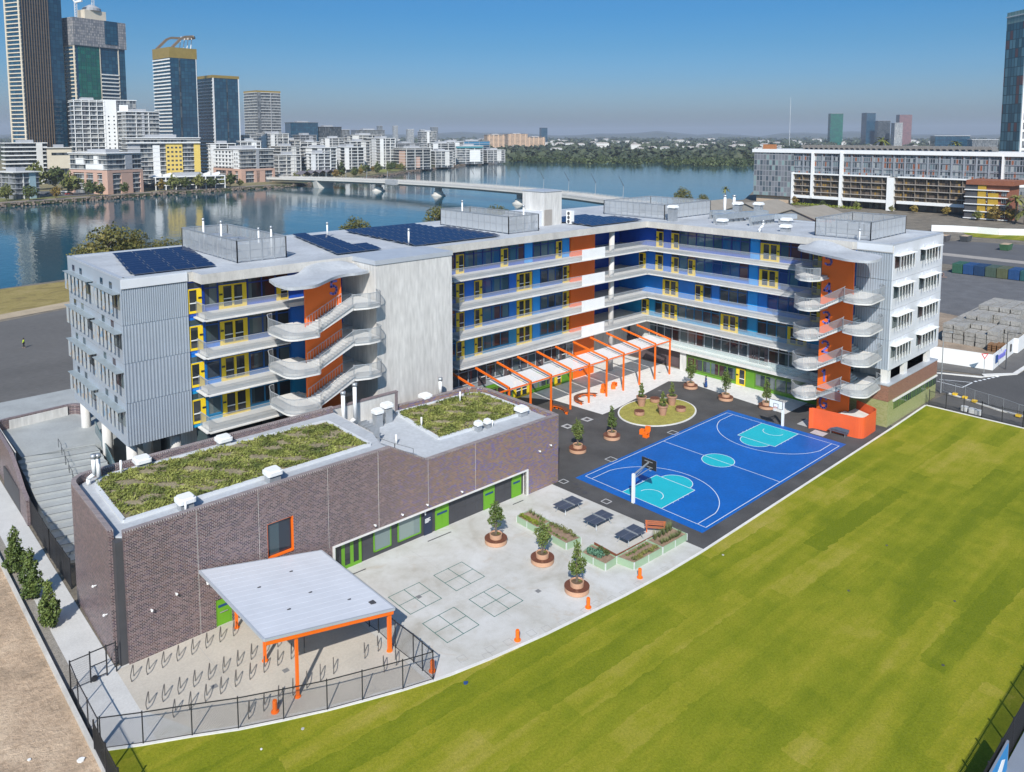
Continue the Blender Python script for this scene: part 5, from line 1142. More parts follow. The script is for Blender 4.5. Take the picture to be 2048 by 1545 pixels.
m.build('roof_seam', [shr], sh)
m = MB()
for x, y in ((-51.6, .9), (-49.2, 2.4), (-48.9, 5.9), (-52.0, 4.6), (-47.3, .3)): m.box(x-.12, y-.04, zr(x)+.12, x+.12, y+.04, zr(x)+.19)
m.box(-46.3, -1.0, zr(-46)+.1, -45.9, -.6, zr(-46)+.22); m.build('roof_fixing', [darkgrey], sh)
for x, y in ((-52.3, 8.0), (-52.4, 3.1), (-52.4, -1.65), (-45.45, -1.95), (-45.4, 7.8)):
    m = MB(); wd_ = .09 if x < -50 else .12; m.box(x-wd_, y-wd_, 0, x+wd_, y+wd_, zr(x)-.05); m.lathe([(.22, 0), (.22, .05), (.1, .1)], 12, (x, y, 0)); m.build('post', [orange], sh)
for a, c in (((-54.5, -1.72), (-45.2, -2.1)), ((-54.4, 3.1), (-45.3, 3.0)), ((-54.4, 8.3), (-45.3, 7.9))):
    m = MB(); m.bar((a[0], a[1], zr(a[0])-.16), (c[0], c[1], zr(c[0])-.16), .13, .26); m.build('beam', [orange], sh)
m = MB(); m.bar((-45.45, -1.9, zr(-45.45)-.3), (-45.4, 7.8, zr(-45.4)-.3), .12, .2); m.build('beam', [orange], sh)
steel = M('polished_steel', (.17, .16, .15), .35, .05, 2, metal=.5)
rk = None
RK = [(-59.8+1.0*k, 7.35, 'along the brick wall', k) for k in range(8)]+[(-59.9+.99*k, 4.0, 'in the middle of the bike yard', k) for k in range(10)]+[(-58.9+1.0*k, 2.15, 'before the middle of the bike yard', k) for k in range(10)]+[(-55.5+1.0*k, -1.2, 'nearest the front fence', k) for k in range(7)]+[(-47.1, -1.3, 'by the shelter corner post', 0), (-46.0, -1.3, 'by the shelter corner post', 1), (-46.9, -3.4, 'at the fence corner', 0), (-45.9, -3.4, 'at the fence corner', 1)]+[(-50+1.2*k, 6.6, 'in the shade under the shelter', k) for k in range(4)]
for x, y, w_, k in RK:
    l = 'bent steel bike hoop, %s in the row %s' % (ord_(k), w_)
    if rk is None:
        rk = root('bike_rack', (0, 0, 0), l, 'bike rack', 'steel bike racks')
        m = MB(); m.tube([(0, .42, 0), (0, .40, .74), (0, .34, .84), (0, .24, .86), (0, -.28, .70), (0, -.40, .62), (0, -.44, .5), (0, -.38, .4), (0, -.18, 0)], .032, 6); m.build('hoop', [steel], rk)
        m = MB(); m.cyl((0, .42, 0), (0, .42, .02), .07, n=10); m.cyl((0, -.1, 0), (0, -.1, .02), .07, n=10); m.build('base_plate', [galv], rk); rk.location = (x, y, .01); rk.rotation_euler = (0, 0, -.5)
    else: dup(rk, (x, y, .01), -.5, l)
# ---------------------------------------------------------------- people
def skinned(name, verts, edges, rad, m, parent):
    me = bpy.data.meshes.new(name); me.from_pydata(verts, edges, []); o = bpy.data.objects.new(name, me); COL.objects.link(o); o.parent = parent
    o.modifiers.new('s', 'SKIN'); lay = me.skin_vertices[0].data if me.skin_vertices else None
    if lay is None:
        bpy.context.view_layer.objects.active = o; lay = me.skin_vertices[0].data
    for v, r in zip(lay, rad): v.radius = (r, r)
    lay[0].use_root = True
    o.modifiers.new('u', 'SUBSURF').levels = 1; o.modifiers['u'].render_levels = 1
    dg = bpy.context.evaluated_depsgraph_get(); me2 = bpy.data.meshes.new_from_object(o.evaluated_get(dg)); o.modifiers.clear(); o.data = me2; me2.name = name; me2.materials.clear(); me2.materials.append(m)
    me2.polygons.foreach_set('use_smooth', [True]*len(me2.polygons)); return o
skin_m = M('skin', (.42, .25, .17), .6, .05, 3); hair_m = M('hair_dark', (.03, .022, .018), .7, .1, 3)
def person(loc, rz, label, top_m, leg_m, long_robe=False, stride=.16):
    t = root('person', (0, 0, 0), label, 'person'); s = stride
    V = [(0, 0, .95), (0, 0, 1.12), (0, .01, 1.32), (0, 0, 1.45), (0, .01, 1.52), (0, .02, 1.60), (0, .02, 1.70),
         (.09, 0, .90), (.10, s*.5+.02, .50), (.10, s*.8, .08), (.10, s*.8+.15, .03), (-.09, 0, .90), (-.10, -s*.3, .50), (-.10, -s-.05, .10), (-.10, -s+.1, .03),
         (.18, 0, 1.40), (.24, -.05, 1.14), (.23, .08, .92), (.22, .14, .85), (-.18, 0, 1.40), (-.24, .03, 1.14), (-.23, .16, .95), (-.22, .22, .89)]
    E = [(0, 1), (1, 2), (2, 3), (3, 4), (4, 5), (5, 6), (0, 7), (7, 8), (8, 9), (9, 10), (0, 11), (11, 12), (12, 13), (13, 14), (2, 15), (15, 16), (16, 17), (17, 18), (2, 19), (19, 20), (20, 21), (21, 22)]
    R = [.13, .12, .14, .08, .055, .085, .075, .09, .06, .045, .04, .09, .06, .045, .04, .06, .045, .033, .03, .06, .045, .033, .03]
    skinned('body', V, E, R, skin_m, t)
    skinned('top_clothing', [(0, 0, .92), (0, 0, 1.12), (0, .01, 1.32), (0, 0, 1.44), (.19, 0, 1.40), (.25, -.05, 1.14), (.24, .06, .96), (-.19, 0, 1.40), (-.25, .03, 1.14), (-.24, .14, .98)], [(0, 1), (1, 2), (2, 3), (2, 4), (4, 5), (5, 6), (2, 7), (7, 8), (8, 9)], [.16, .145, .165, .085, .08, .062, .05, .08, .062, .05], top_m, t)
    if long_robe: MB().lathe([(.24, .10), (.22, .45), (.17, .95), (.15, 1.0)], 18).build('skirt', [leg_m], t, True)
    else: skinned('trousers', [(0, 0, .94), (.09, 0, .88), (.10, s*.5+.02, .50), (.10, s*.8, .12), (-.09, 0, .88), (-.10, -s*.3, .50), (-.10, -s-.05, .14)], [(0, 1), (1, 2), (2, 3), (0, 4), (4, 5), (5, 6)], [.15, .105, .075, .06, .105, .075, .06], leg_m, t)
    MB().lathe([(.09, 1.58), (.115, 1.66), (.10, 1.75), (.05, 1.79)], 14, (0, .0, 0)).build('hair', [hair_m], t, True)
    f = MB()
    for x in (-.035, .035): f.cyl((x, .095, 1.665), (x, .108, 1.665), .012, n=8)
    f.box(-.01, .095, 1.62, .01, .125, 1.65); f.box(-.025, .09, 1.585, .025, .104, 1.593); f.build('face', [hair_m], t)
    t.location = loc; t.rotation_euler = (0, 0, rz); return t
bl_c = M('blue_cloth', (.015, .06, .20), .8, .15, 4)
person((20.9, 15.2, .005), .9, 'person in long blue clothing walking past a tree bench in the court', bl_c, bl_c, True)
person((-47, 107, .02), 1.2, 'person in a yellow safety vest walking over the empty asphalt lot', M('hi_vis', (.62, .80, .03), .6, .05, 3), black)
# ---------------------------------------------------------------- steel bench by the orange wall
t = root('steel_bench', (17.2, -5.9, 0), 'dark grey steel seat with backrest in front of the orange wall', 'bench'); bm = M('bench_grey', (.10, .12, .16), .4, .1, 3, metal=.3)
MB().box(17.0, -7.1, .42, 17.45, -4.7, .46).build('seat', [bm], t); MB().hexa([(17.43, -7.1, .5), (17.46, -7.1, .5), (17.46, -4.7, .5), (17.43, -4.7, .5), (17.56, -7.1, .88), (17.59, -7.1, .88), (17.59, -4.7, .88), (17.56, -4.7, .88)]).build('backrest', [bm], t)
for y in (-6.8, -5.0): m = MB(); m.box(17.05, y-.03, .02, 17.1, y+.03, .42); m.bar((17.4, y, .02), (17.58, y, .85), .05); m.build('leg', [galv], t)
# ---------------------------------------------------------------- fences
wirem = M('black_wire', (.030, .032, .036), .5, 0, 1)
def chain_fence(pts, label, h=2.1, name='chain_link_fence', pitch=.11, rails=True, group='chain link fences', gate=None):
    """black posts and rails with a net of thin diagonal wires"""
    t = root(name, (pts[0][0], pts[0][1], 0), label, 'fence', group); net = MB(); ra = MB()
    for j, (a, c) in enumerate(zip(pts, pts[1:])):
        L = math.dist(a, c); ux, uy = (c[0]-a[0])/L, (c[1]-a[1])/L
        if rails: ra.bar((*a, h-.05), (*c, h-.05), .05); ra.bar((*a, .12), (*c, .12), .03)
        n = int((L+h)/pitch); w = .0045
        for k in range(n+1):
            for sgn in (1, -1):
                u0 = k*pitch-h if sgn > 0 else k*pitch; u1 = u0+h*sgn; z0, z1 = .1, h-.05
                if sgn < 0: u0, u1 = k*pitch, k*pitch-h
                lo, hi = (u0, u1); f0, f1 = 0., 1.
                d = hi-lo
                for lim, s_ in ((0, 1), (L, -1)):
                    pass
                t0 = (0-lo)/d; t1 = (L-lo)/d
                if t0 > t1: t0, t1 = t1, t0
                f0, f1 = max(0, t0), min(1, t1)
                if f1-f0 < .02: continue
                p, q = lo+d*f0, lo+d*f1; za, zb = z0+(z1-z0)*f0, z0+(z1-z0)*f1
                A = (a[0]+ux*p, a[1]+uy*p); B = (a[0]+ux*q, a[1]+uy*q); net.face([(*A, za-w), (*B, zb-w), (*B, zb+w), (*A, za+w)])
    net.build('wire_mesh', [wirem], t); ra.build('rail', [black], t)
    for p in pts: m = MB(); m.cyl((p[0], p[1], 0), (p[0], p[1], h+.05), .04, n=8); m.build('post', [black], t)
    return t
chain_fence([(-63.1, 2.3), (-61.1, 1.05), (-58.7, -.32), (-56.4, -1.7), (-54.0, -2.9), (-51.6, -4.05), (-49.5, -4.85), (-47, -5.8), (-45, -6.45)], 'long black chain link fence between the bike yard and the lawn')
chain_fence([(-45, -6.45), (-44.97, -5.2), (-44.93, -4.1), (-45, -2.0), (-44.9, .3), (-45.0, 1.4), (-45, 4.0)], 'short black chain link fence with a gate beside the shelter corner post')
chain_fence([(-63.2, 2.3), (-63.2, 4.5), (-63.2, 6.7), (-63.1, 9.0)], 'black chain link fence along the dirt outside the bike yard path')
chain_fence([(-63.1, 9.0), (-61.9, 9.0)], 'narrow chain link panel closing the side path gate', pitch=.14)
gt = root('path_gate', (-61.9, 9, 0), 'open framed black gate across the side path at the slot corner', 'gate')
for x in (-61.9, -60.9, -60.3): MB().box(x-.04, 8.96, 0, x+.04, 9.04, 2.2).build('post', [black], gt)
m = MB(); m.bar((-61.9, 9, 2.1), (-60.3, 9, 2.1), .06); m.bar((-61.85, 9, .2), (-60.95, 9, .2), .05); m.bar((-61.85, 9, 1.1), (-60.95, 9, 1.1), .05); m.build('rail', [black], gt)
MB().cyl((-61.7, 8.95, .25), (-61.7, 8.85, .25), .2, n=14).build('gate_wheel', [black], gt)
def palisade(pts, label, h=2.1, pitch=.12, post=2.4, name='palisade_fence', dense=.022, gate=None):
    t = root(name, (pts[0][0], pts[0][1], 0), label, 'fence', 'black bar fences'); bars = MB(); ra = MB()
    for a, c in zip(pts, pts[1:]):
        L = math.dist(a, c); n = int(L/pitch); np_ = max(1, round(L/post))
        ra.bar((*a, h-.15), (*c, h-.15), .04); ra.bar((*a, .2), (*c, .2), .04)
        for k in range(n+1): x, y = a[0]+(c[0]-a[0])*k/n, a[1]+(c[1]-a[1])*k/n; bars.box(x-dense/2, y-dense/2, .08, x+dense/2, y+dense/2, h)
        for k in range(np_+1):
            x, y = a[0]+(c[0]-a[0])*k/np_, a[1]+(c[1]-a[1])*k/np_; m = MB(); m.box(x-.04, y-.04, 0, x+.04, y+.04, h+.1); m.build('post', [black], t)
    bars.build('bars', [black], t); ra.build('rail', [black], t); return t
palisade([(-63.45, 2.2), (-63.5, -12)], 'black bar fence running down the edge of the dirt and lawn')
palisade([(36.7, -9.6), (36.55, -16), (36.3, -34.5)], 'black bar fence along the far end of the lawn beside the road')
m = MB(); m.box(36.2, -34.5, 0, 36.5, -9.4, .06); tag(m.build('fence_kerb', [slabm]), kind='structure')
palisade([(-45, -34.75), (36.3, -34.75)], 'black bar fence on the low grey wall, throwing striped shade on the lawn', pitch=.14, dense=.04)
hd = root('boundary_wall', (-5, -35, 0), 'low grey wall along the near lawn edge with a blue and white banner board', 'wall')
gh = M('hoarding_grey', (.20, .23, .28), .6, .08, .4)
MB().box(-46, -36.2, 0, 40, -34.9, .32).build('base_wall', [gh], hd); MB().box(-29.7, -35.005, .3, -25.4, -34.9, 1.95).build('panel', [gh], hd)
MB().box(-29.5, -35.03, .25, -25.6, -35.005, 1.9).build('banner', [M('banner_blue', (.02, .22, .50), .5, .03, 1)], hd)
m = MB(); m.hexa([(-29.2, -35.05, .6), (-27.4, -35.05, .3), (-26.2, -35.05, 1.3), (-26.8, -35.05, 1.6), (-29.2, -35.034, .6), (-27.4, -35.034, .3), (-26.2, -35.034, 1.3), (-26.8, -35.034, 1.6)]); m.build('banner_stripe', [white], hd)
# gate fence along the foot of the amphitheatre
palisade([(-60.0, 36), (-60.1, 28.3), (-60.0, 21.9)], 'tall black bar gates at the foot of the amphitheatre steps', h=2.55, pitch=.085, dense=.035)
# ---------------------------------------------------------------- amphitheatre
am = M('tier_concrete', (.33, .345, .345), .8, .12, .4, fine=.06, fs=6)
m = MB(); N = 15
y0s, y1s = 26.0, 45.0
m.prism([(-58.9, 66), (-58.9, 45), (-45.8, 43.1), (-45.8, 66)], 0, 3.4)
for k in range(N):
    a = y0s+(y1s-y0s)*k/N; c = y1s; z = 3.4*(k+1)/(N+1); z0 = 3.4*k/(N+1)
    m.prism([(-59.3, a+.2), (-52.3, a-1.6), (-52.3, 45), (-59.3, 45)], z0, z)
tag(m.build('terrace_steps', [am]), kind='structure')
m = MB()
for k in range(N+1):
    a = y0s+(y1s-y0s)*k/N; z = 3.4*(k+1)/(N+1); m.bar((-59.25, a+.22, z+.006), (-52.35, a-1.58, z+.006), .06, .012)
tag(m.build('step_nosings', [darkgrey]), kind='structure')
for k in range(9):
    y = 29.0+1.9*k; z = 3.4*((y-26)/19*15+1)/16; x = -56.4+.12*k
    t = root('handrail', (x, y, 0), 'thin steel handrail on the amphitheatre steps, %s from the gates' % ord_(k), 'handrail', 'amphitheatre handrails'); m = MB(); m.tube([(x, y, z-.2), (x, y, z+.85), (x, y+1.25, z+1.07), (x, y+1.25, z)], .022, 6); m.build('rail', [wirem], t)
wl_ = root('terrace_wall', (-59.5, 50, 0), 'curved brick topped wall around the amphitheatre terrace', 'wall'); m = MB(); cpm = MB()
pp = rounded([(-60.15, 36), (-59.7, 55.3), (-51.0, 55.9), (-50.7, 52.5)], [0, 1.8, 1.6, 0], 6)
ht = lambda p: 2.4 if p[1] < 37 else (2.4+(p[1]-37)*.3 if p[1] < 44 else 4.5)
pp = [(-60.15, 36), (-60.1, 38), (-60.0, 41), (-59.95, 44)]+pp[1:]
for a, c in zip(pp, pp[1:]):
    d = Vector((c[0]-a[0], c[1]-a[1])).normalized()*.02; n = Vector((-d.y, d.x))/.02*.16
    q = [(a[0]-d.x-n.x, a[1]-d.y-n.y), (c[0]+d.x-n.x, c[1]+d.y-n.y), (c[0]+d.x+n.x, c[1]+d.y+n.y), (a[0]-d.x+n.x, a[1]-d.y+n.y)]; za, zb = ht(a), ht(c)
    m.hexa([(*q[0], 0), (*q[1], 0), (*q[2], 0), (*q[3], 0), (*q[0], za), (*q[1], zb), (*q[2], zb), (*q[3], za)]); n2 = n*.06; cpm.hexa([(q[0][0]-n2.x, q[0][1]-n2.y, za), (q[1][0]-n2.x, q[1][1]-n2.y, zb), (q[2][0]+n2.x, q[2][1]+n2.y, zb), (q[3][0]+n2.x, q[3][1]+n2.y, za), (q[0][0]-n2.x, q[0][1]-n2.y, za+.1), (q[1][0]-n2.x, q[1][1]-n2.y, zb+.1), (q[2][0]+n2.x, q[2][1]+n2.y, zb+.1), (q[3][0]+n2.x, q[3][1]+n2.y, za+.1)])
m.build('wall_body', [bw], wl_); cpm.build('coping', [brick_cap], wl_)
m = MB(); m.prism([(-59.6, 44.3), (-59.5, 53.5), (-59.4, 53.5), (-59.5, 44.3)], 3.4, 4.45); m.prism([(-58.2, 55.0), (-52.2, 55.5), (-52.2, 55.4), (-58.2, 54.9)], 3.4, 4.45); m.build('inner_face', [conc_wall], wl_)
m = MB(); m.box(-60.25, 39.5, .1, -60.12, 47, 2.3); m.build('louvre_opening', [darkgrey], wl_)
t = root('glass_screen', (-52.3, 43, 0), 'slanted bluish balustrade screen beside the undercroft columns', 'screen'); MB().hexa([(-51.4, 47.3, 3.4), (-51.3, 47.3, 3.4), (-52.2, 37.2, 2.0), (-52.3, 37.2, 2.0), (-51.4, 47.3, 4.7), (-51.3, 47.3, 4.7), (-52.2, 37.2, 3.3), (-52.3, 37.2, 3.3)]).build('screen_panel', [M('teal_glass', (.10, .16, .18), .15, .05, 1)], t)
# ---------------------------------------------------------------- dirt lot, planting strip, car park behind
def dirtmat(name, c0, c1, c2):
    m, nt, b = nodemat(name); g = nt.nodes.new('ShaderNodeNewGeometry'); P = g.outputs['Position']
    n = noise(nt, P, .22, 7, .68, .8); n2 = noise(nt, P, 2.6, 5, .7); n3 = noise(nt, P, 16, 3, .7)
    c = ramp(nt, n, [(.33, c0), (.5, c1), (.66, c2)]); c = mix(nt, .9, c, ramp(nt, n2, [(.3, (.66, .63, .6)), (.5, (1, 1, 1)), (.75, (1.12, 1.12, 1.12))]), 'MULTIPLY'); c = mix(nt, .6, c, ramp(nt, n3, [(.35, (.75, .74, .72)), (.65, (1.1, 1.1, 1.1))]), 'MULTIPLY')
    nt.links.new(c, b.inputs['Base Color']); b.inputs['Roughness'].default_value = 1; bp = nt.nodes.new('ShaderNodeBump'); bp.inputs['Strength'].default_value = .9; bp.inputs['Distance'].default_value = .18
    nt.links.new(math_n(nt, 'ADD', n2, math_n(nt, 'MULTIPLY', n3, .35)), bp.inputs['Height']); nt.links.new(bp.outputs[0], b.inputs['Normal']); return m
dirt = dirtmat('dirt', (.30, .225, .155), (.52, .38, .26), (.62, .47, .33))
rng = np.random.default_rng(11)
def rough_patch(name, x0, x1, y0, y1, step, amp, m, z=0., keep=None):
    nx, ny = int((x1-x0)/step)+1, int((y1-y0)/step)+1; X, Y = np.meshgrid(np.linspace(x0, x1, nx), np.linspace(y0, y1, ny), indexing='ij')
    Z = np.zeros_like(X)
    for k in range(14):
        f = .25*1.35**k; a = rng.uniform(0, 2*PI); Z += amp/(1+.5*k)*np.sin(f*(X*math.cos(a)+Y*math.sin(a))+rng.uniform(0, 6))
    e = np.minimum(1, np.minimum.reduce([X-x0, x1-X, Y-y0, y1-Y])/1.0); Z = z+np.maximum(0.0, Z*.6+amp*.5)*e
    V = np.stack([X, Y, Z], -1).reshape(-1, 3); I = np.arange(nx*ny).reshape(nx, ny); Fc = np.stack([I[:-1, :-1], I[1:, :-1], I[1:, 1:], I[:-1, 1:]], -1).reshape(-1, 4)
    return tag(MB().arr(V, Fc).build(name, [m], smooth=True), kind='structure')
rough_patch('dirt_lot', -96, -63.55, -36, 64, .4, .10, dirt, .01)
m = MB(); m.box(-63.55, -2, 0, -63.35, 66, .35); tag(m.build('retaining_kerb', [conc]), kind='structure')
sheet('planting_strip', [(-63.3, 9.3), (-62.55, 9.3), (-62.55, 48), (-63.3, 48)], .012, M('strip_gravel', (.25, .23, .20), .9, .2, 2, fine=.3, fs=12))
for k, (x, y, r, l) in enumerate(((-64.2, 2.2, .25, 'white scrap of plastic on the dirt by the fence corner'), (-66.4, 4.3, .14, 'small white scrap on the dirt'), (-43.6, -8.2, .2, 'blue scrap on the lawn near the fence corner'), (-56.1, -4.2, .1, 'white scrap on the lawn below the bike yard fence'))):
    m = MB(); rr2 = random.Random(k); m.prism([(x+r*rr2.uniform(.5, 1)*math.cos(a), y+r*rr2.uniform(.5, 1)*math.sin(a)) for a in [2*PI*i_/7 for i_ in range(7)]], .03, .03+r*.4); tag(m.build('litter_scrap', [white if k != 2 else bl_c]), l, 'litter')
for k, (x, y) in enumerate(((-4.9, -20.3), (-14.3, -21.0), (-9.6, -27.3), (-18.3, -29.3), (-53.5, -4.4), (-17.0, -11.2))):
    m = MB(); m.lathe([(.10, .0), (.10, .03), (.06, .035)], 14, (x, y, .01)); tag(m.build('sprinkler_cap', [darkgrey if k < 4 else pit]), ('dark sprinkler cap in the lawn opposite the court middle', 'dark sprinkler cap in the lawn nearest the court corner', 'dark sprinkler cap in the lawn towards the near bar fence', 'dark sprinkler cap in the lawn nearest the banner board', 'round grey lid in the lawn below the bike yard fence', 'square grey lid in the lawn at the court corner kerb')[k], 'lid', 'caps set in the lawn')
verge = dirtmat('dry_verge', (.20, .15, .055), (.30, .24, .075), (.36, .28, .12)); lot = M('lot_asphalt', (.115, .11, .105), .9, .2, .05, fine=.12, fs=2.5, stretch=(.4, 1, 1))
sheet('lot_asphalt', [(-140, 71), (-57, 71), (-46, 74), (30, 90), (60, 150), (-31, 136.8), (-46, 131.9), (-140, 110)], .012, lot)
sheet('verge', [(-140, 55), (-63.5, 55), (-58, 58), (-45, 60), (30, 62), (30, 90), (-46, 74), (-57, 71), (-140, 66)], .008, verge)
sheet('sand_strip', [(-140, 112), (-46, 134), (-30, 138.5), (60, 152), (60, 160), (-31, 144), (-46, 139), (-140, 120)], .011, M('sand', (.40, .32, .22), .9, .15, .3, fine=.15, fs=6))
sheet('river_verge', [(-140, 119), (-46, 138.8), (-31, 143.8), (60, 159), (60, 176), (-40, 170), (-140, 150)], .006, verge)
m = MB(); m.prism([(-59.5, 56.2), (-51, 56.8), (-49, 60), (-62, 60)], 0, lambda p: 3.5 if p[1] < 58 else .05); tag(m.build('earth_bank', [dirt]), kind='structure')
# ---------------------------------------------------------------- street and yard beyond the right end
road_m = M('road_asphalt', (.075, .073, .072), .9, .18, .12, fine=.15, fs=5); foot = M('footpath', (.115, .11, .105), .85, .12, .5, fine=.1, fs=6)
sheet('road', [(40.6, -20), (43.4, -10), (44, -2), (54, -4), (56, -11), (62, -14), (140, -16), (300, -10), (300, -60), (40, -60)], .012, road_m)
sheet('footpath', [(44, 30), (44, -2), (55, -4.6), (57, -10.3), (61, -13.4), (140, -15), (140, -9), (75, -9.6), (60.8, -10.7), (59.2, -2.5), (52, 30)], .02, foot)
sheet('kerb_path', [(36.5, -9), (43.3, -9.6), (41, -16.5), (39.6, -36), (36.5, -36)], .016, foot)
m = MB()
for q in ([(44, -1.8), (53, -5.5), (55.9, -10.9), (55.2, -10.7), (52.5, -4.9), (44, -1)], [(55.9, -10.9), (57, -10.2), (61, -13.3), (140, -15), (140, -15.4), (61, -13.9)], [(43.4, -9.9), (41.1, -16.6), (39.9, -30), (40.3, -30), (41.5, -16.6), (43.8, -9.9)]): m.prism(q, 0, .15)
tag(m.build('road_kerb', [slabm]), kind='structure')
m = MB()
for p, q in (((51.7, -10.5), (48.1, -10.2)), ((48.1, -10.2), (48.6, -6.6)), ((49.8, -6.6), (51.7, -10.4))): fline(m, p, q, .16, .018)
for k in range(6): x, y = 52.4+1.0*k, -10.55-.3*k; fline(m, (x, y), (x+.55, y-.15), .35, .018)
tag(m.build('road_markings', [line_p]), kind='structure')
hw = root('white_hoarding', (60.7, -10.6, 0), 'long white hoarding bending around the street corner with small blue lettering', 'hoarding')
for a, c in (((44, 6), (59.2, -2.9)), ((59.2, -2.9), (60.7, -10.6)), ((60.7, -10.6), (74.6, -9.95)), ((74.6, -9.95), (74.7, -10.5)), ((74.7, -10.5), (110, -9.6))):
    m = MB(); m.bar((a[0], a[1], 1.25), (c[0], c[1], 1.25), .1, 2.5); m.build('panel', [white], hw)
m = MB(); m.box(62.0, -10.75, .9, 62.9, -10.62, 2.1); m.build('logo', [bl_c], hw); m = MB()
for k in range(5): m.box(63.5+.75*k, -10.72, 1.2, 63.9+.75*k, -10.58, 1.8)
m.bar((66.6, -10.62, 1.3), (67.2, -10.62, 2.1), .2, .06); m.build('lettering', [navyl], hw)
m = MB(); m.box(71.5, -10.3, .8, 72.0, -10.12, 2.0); m.build('poster', [darkgrey], hw)
# concrete block stacks
blkm = dirtmat('block_concrete', (.25, .24, .22), (.36, .35, .33), (.43, .41, .38)); blkm.node_tree.nodes['Principled BSDF'].inputs['Roughness'].default_value = .9
bk = None; rr3 = random.Random(9); cnt = 0
for i in range(7):
    for j in range(6):
        H = [4, 4, 5, 5, 6, 6, 6][i] if j not in (0,) else 4
        if i == 0 and j in (2, 3): H = 3
        if i == 0 and j == 5: continue
        x, y = 75.3+3.3*i, .1-1.75*j
        if rr3.random() < .06: continue
        cnt += 1; t = root('block_stack', (x, y, .02), 'grey concrete block stack, %s from the street, %s line from the hoarding' % (ord_(i), ord_(5-j)), 'block stack', 'stacks of concrete blocks')
        m = MB()
        for k in range(H):
            for u in (-1, 1):
                dx_, dy_ = rr3.uniform(-.06, .06), rr3.uniform(-.05, .05); m.box(x+u*.80-.72+dx_, y-.78+dy_, .02+.82*k, x+u*.80+.72+dx_, y+.78+dy_, .02+.82*k+.75)
        m.build('blocks', [blkm], t)
t = root('timber_stack', (74, -7.5, 0), 'flat stack of brown timber beams at the foot of the block stacks', 'timber'); m = MB()
for k in range(4):
    for u in range(4): m.box(72.2, -9.3+u*.7, .02+k*.35, 74.8, -8.8+u*.7, .28+k*.35)
m.build('beams', [M('old_timber', (.22, .12, .06), .85, .2, 3)], t)
sheet('site_sand', [(44, 8), (59.5, -2.5), (61, -10.4), (110, -9.4), (140, 10), (110, 60), (60, 60)], .010, dirtmat('site_sand_mat', (.24, .19, .14), (.36, .28, .21), (.43, .34, .26)))
sheet('site_gravel', [(95, -4), (150, -2), (153, 26), (130, 30), (112, 22), (98, 10)], .014, M('grey_gravel', (.12, .12, .125), .95, .2, .3, fine=.25, fs=4))
cm = {'green': (.03, .10, .06), 'blue': (.015, .06, .17), 'dark blue': (.012, .04, .10), 'grey green': (.06, .09, .065), 'olive': (.09, .10, .05), 'teal': (.02, .09, .10)}
for k, (y, c_, l) in enumerate(((22.2, 'green', 'mid green shipping container at the left end of the row'), (19.6, 'blue', 'bright blue shipping container second in the row'), (17.0, 'dark blue', 'dark blue shipping container third in the row'), (14.4, 'grey green', 'grey green shipping container in the middle of the row'), (11.8, 'olive', 'olive shipping container beside the last blue ones'), (9.2, 'blue', 'blue shipping container fifth along, in the tower shade'), (6.6, 'teal', 'teal shipping container at the right end of the row'))):
    t = root('shipping_container', (150, y, 0), l, 'container', 'shipping containers'); m = MB(); m.box(150, y-1.2, .1, 156, y+1.2, 2.6)
    for q in range(20): m.box(150.1+.29*q, y-1.23, .2, 150.25+.29*q, y-1.2, 2.5)
    m.build('body', [M('container_'+c_.replace(' ', '_')+str(k), cm[c_], .55, .12, 1)], t); m = MB(); m.box(149.96, y-1.15, .15, 150, y-.02, 2.55); m.box(149.96, y+.02, .15, 150, y+1.15, 2.55)
    for q in (-.8, -.3, .3, .8): m.box(149.92, y+q-.03, .2, 149.96, y+q+.03, 2.5)
    m.build('door', [bpy.data.materials['container_'+c_.replace(' ', '_')+str(k)]], t)
def skip(x, y, l, c_):
    t = root('waste_skip', (x, y, 0), l, 'skip', 'waste skips'); MB().hexa([(x-2, y-1.1, .1), (x+2, y-1.1, .1), (x+2, y+1.1, .1), (x-2, y+1.1, .1), (x-2.6, y-1.3, 2), (x+2.6, y-1.3, 2), (x+2.6, y+1.3, 2), (x-2.6, y+1.3, 2)]).build('body', [M('skip_'+l.split()[0], c_, .6, .15, 1)], t); MB().box(x-2.3, y-1.15, 1.95, x+2.3, y+1.15, 2.02).build('load', [dirt], t)
skip(208, 26, 'green waste skip beside the old basketball board', (.05, .13, .06)); skip(217, 47, 'grey waste skip behind the white office wing', (.10, .10, .11)); skip(221, 41.5, 'dark waste skip next to the curved wall', (.07, .075, .08))
sheet('back_road', [(150, 60), (165, 32), (160, -10), (240, -10), (224, 30), (215, 60)], .02, M('back_asphalt', (.10, .10, .105), .9, .15, .1)); sheet('back_strip', [(178, 60), (181, 36), (180, -5), (186, -5), (187, 36), (186, 60)], .03, M('pale_strip', (.33, .30, .27), .9, .15, .3))
sheet('park_oval', [(236, 44), (238, 26), (256, 20), (262, 44), (250, 52)], .03, lawn_m)
t = root('curved_white_wall', (250, 44, 0), 'low curved white wall around a small green by the far apartment block', 'wall'); m = MB(); pth = [(243, 60), (247, 54), (249, 46), (249, 39), (255, 31), (266, 24)]
for a, c in zip(pth, pth[1:]): m.bar((*a, 1.2), (*c, 1.2), .3, 2.4)
m.build('wall_body', [white], t)
rb = root('rubble_pile', (140, 24, 0), 'reddish pile of scrap steel and rubble before the containers', 'pile'); m = MB()
for k in range(70): x, y = 136+rr3.uniform(-5, 5), 26+rr3.uniform(-4, 3); z = rr3.uniform(.1, 1.3); m.bar((x, y, z), (x+rr3.uniform(-2, 2), y+rr3.uniform(-2, 2), max(.1, z+rr3.uniform(-.4, .4))), .25, .15)
m.build('scrap', [M('scrap', (.23, .14, .11), .9, .3, 1)], rb)
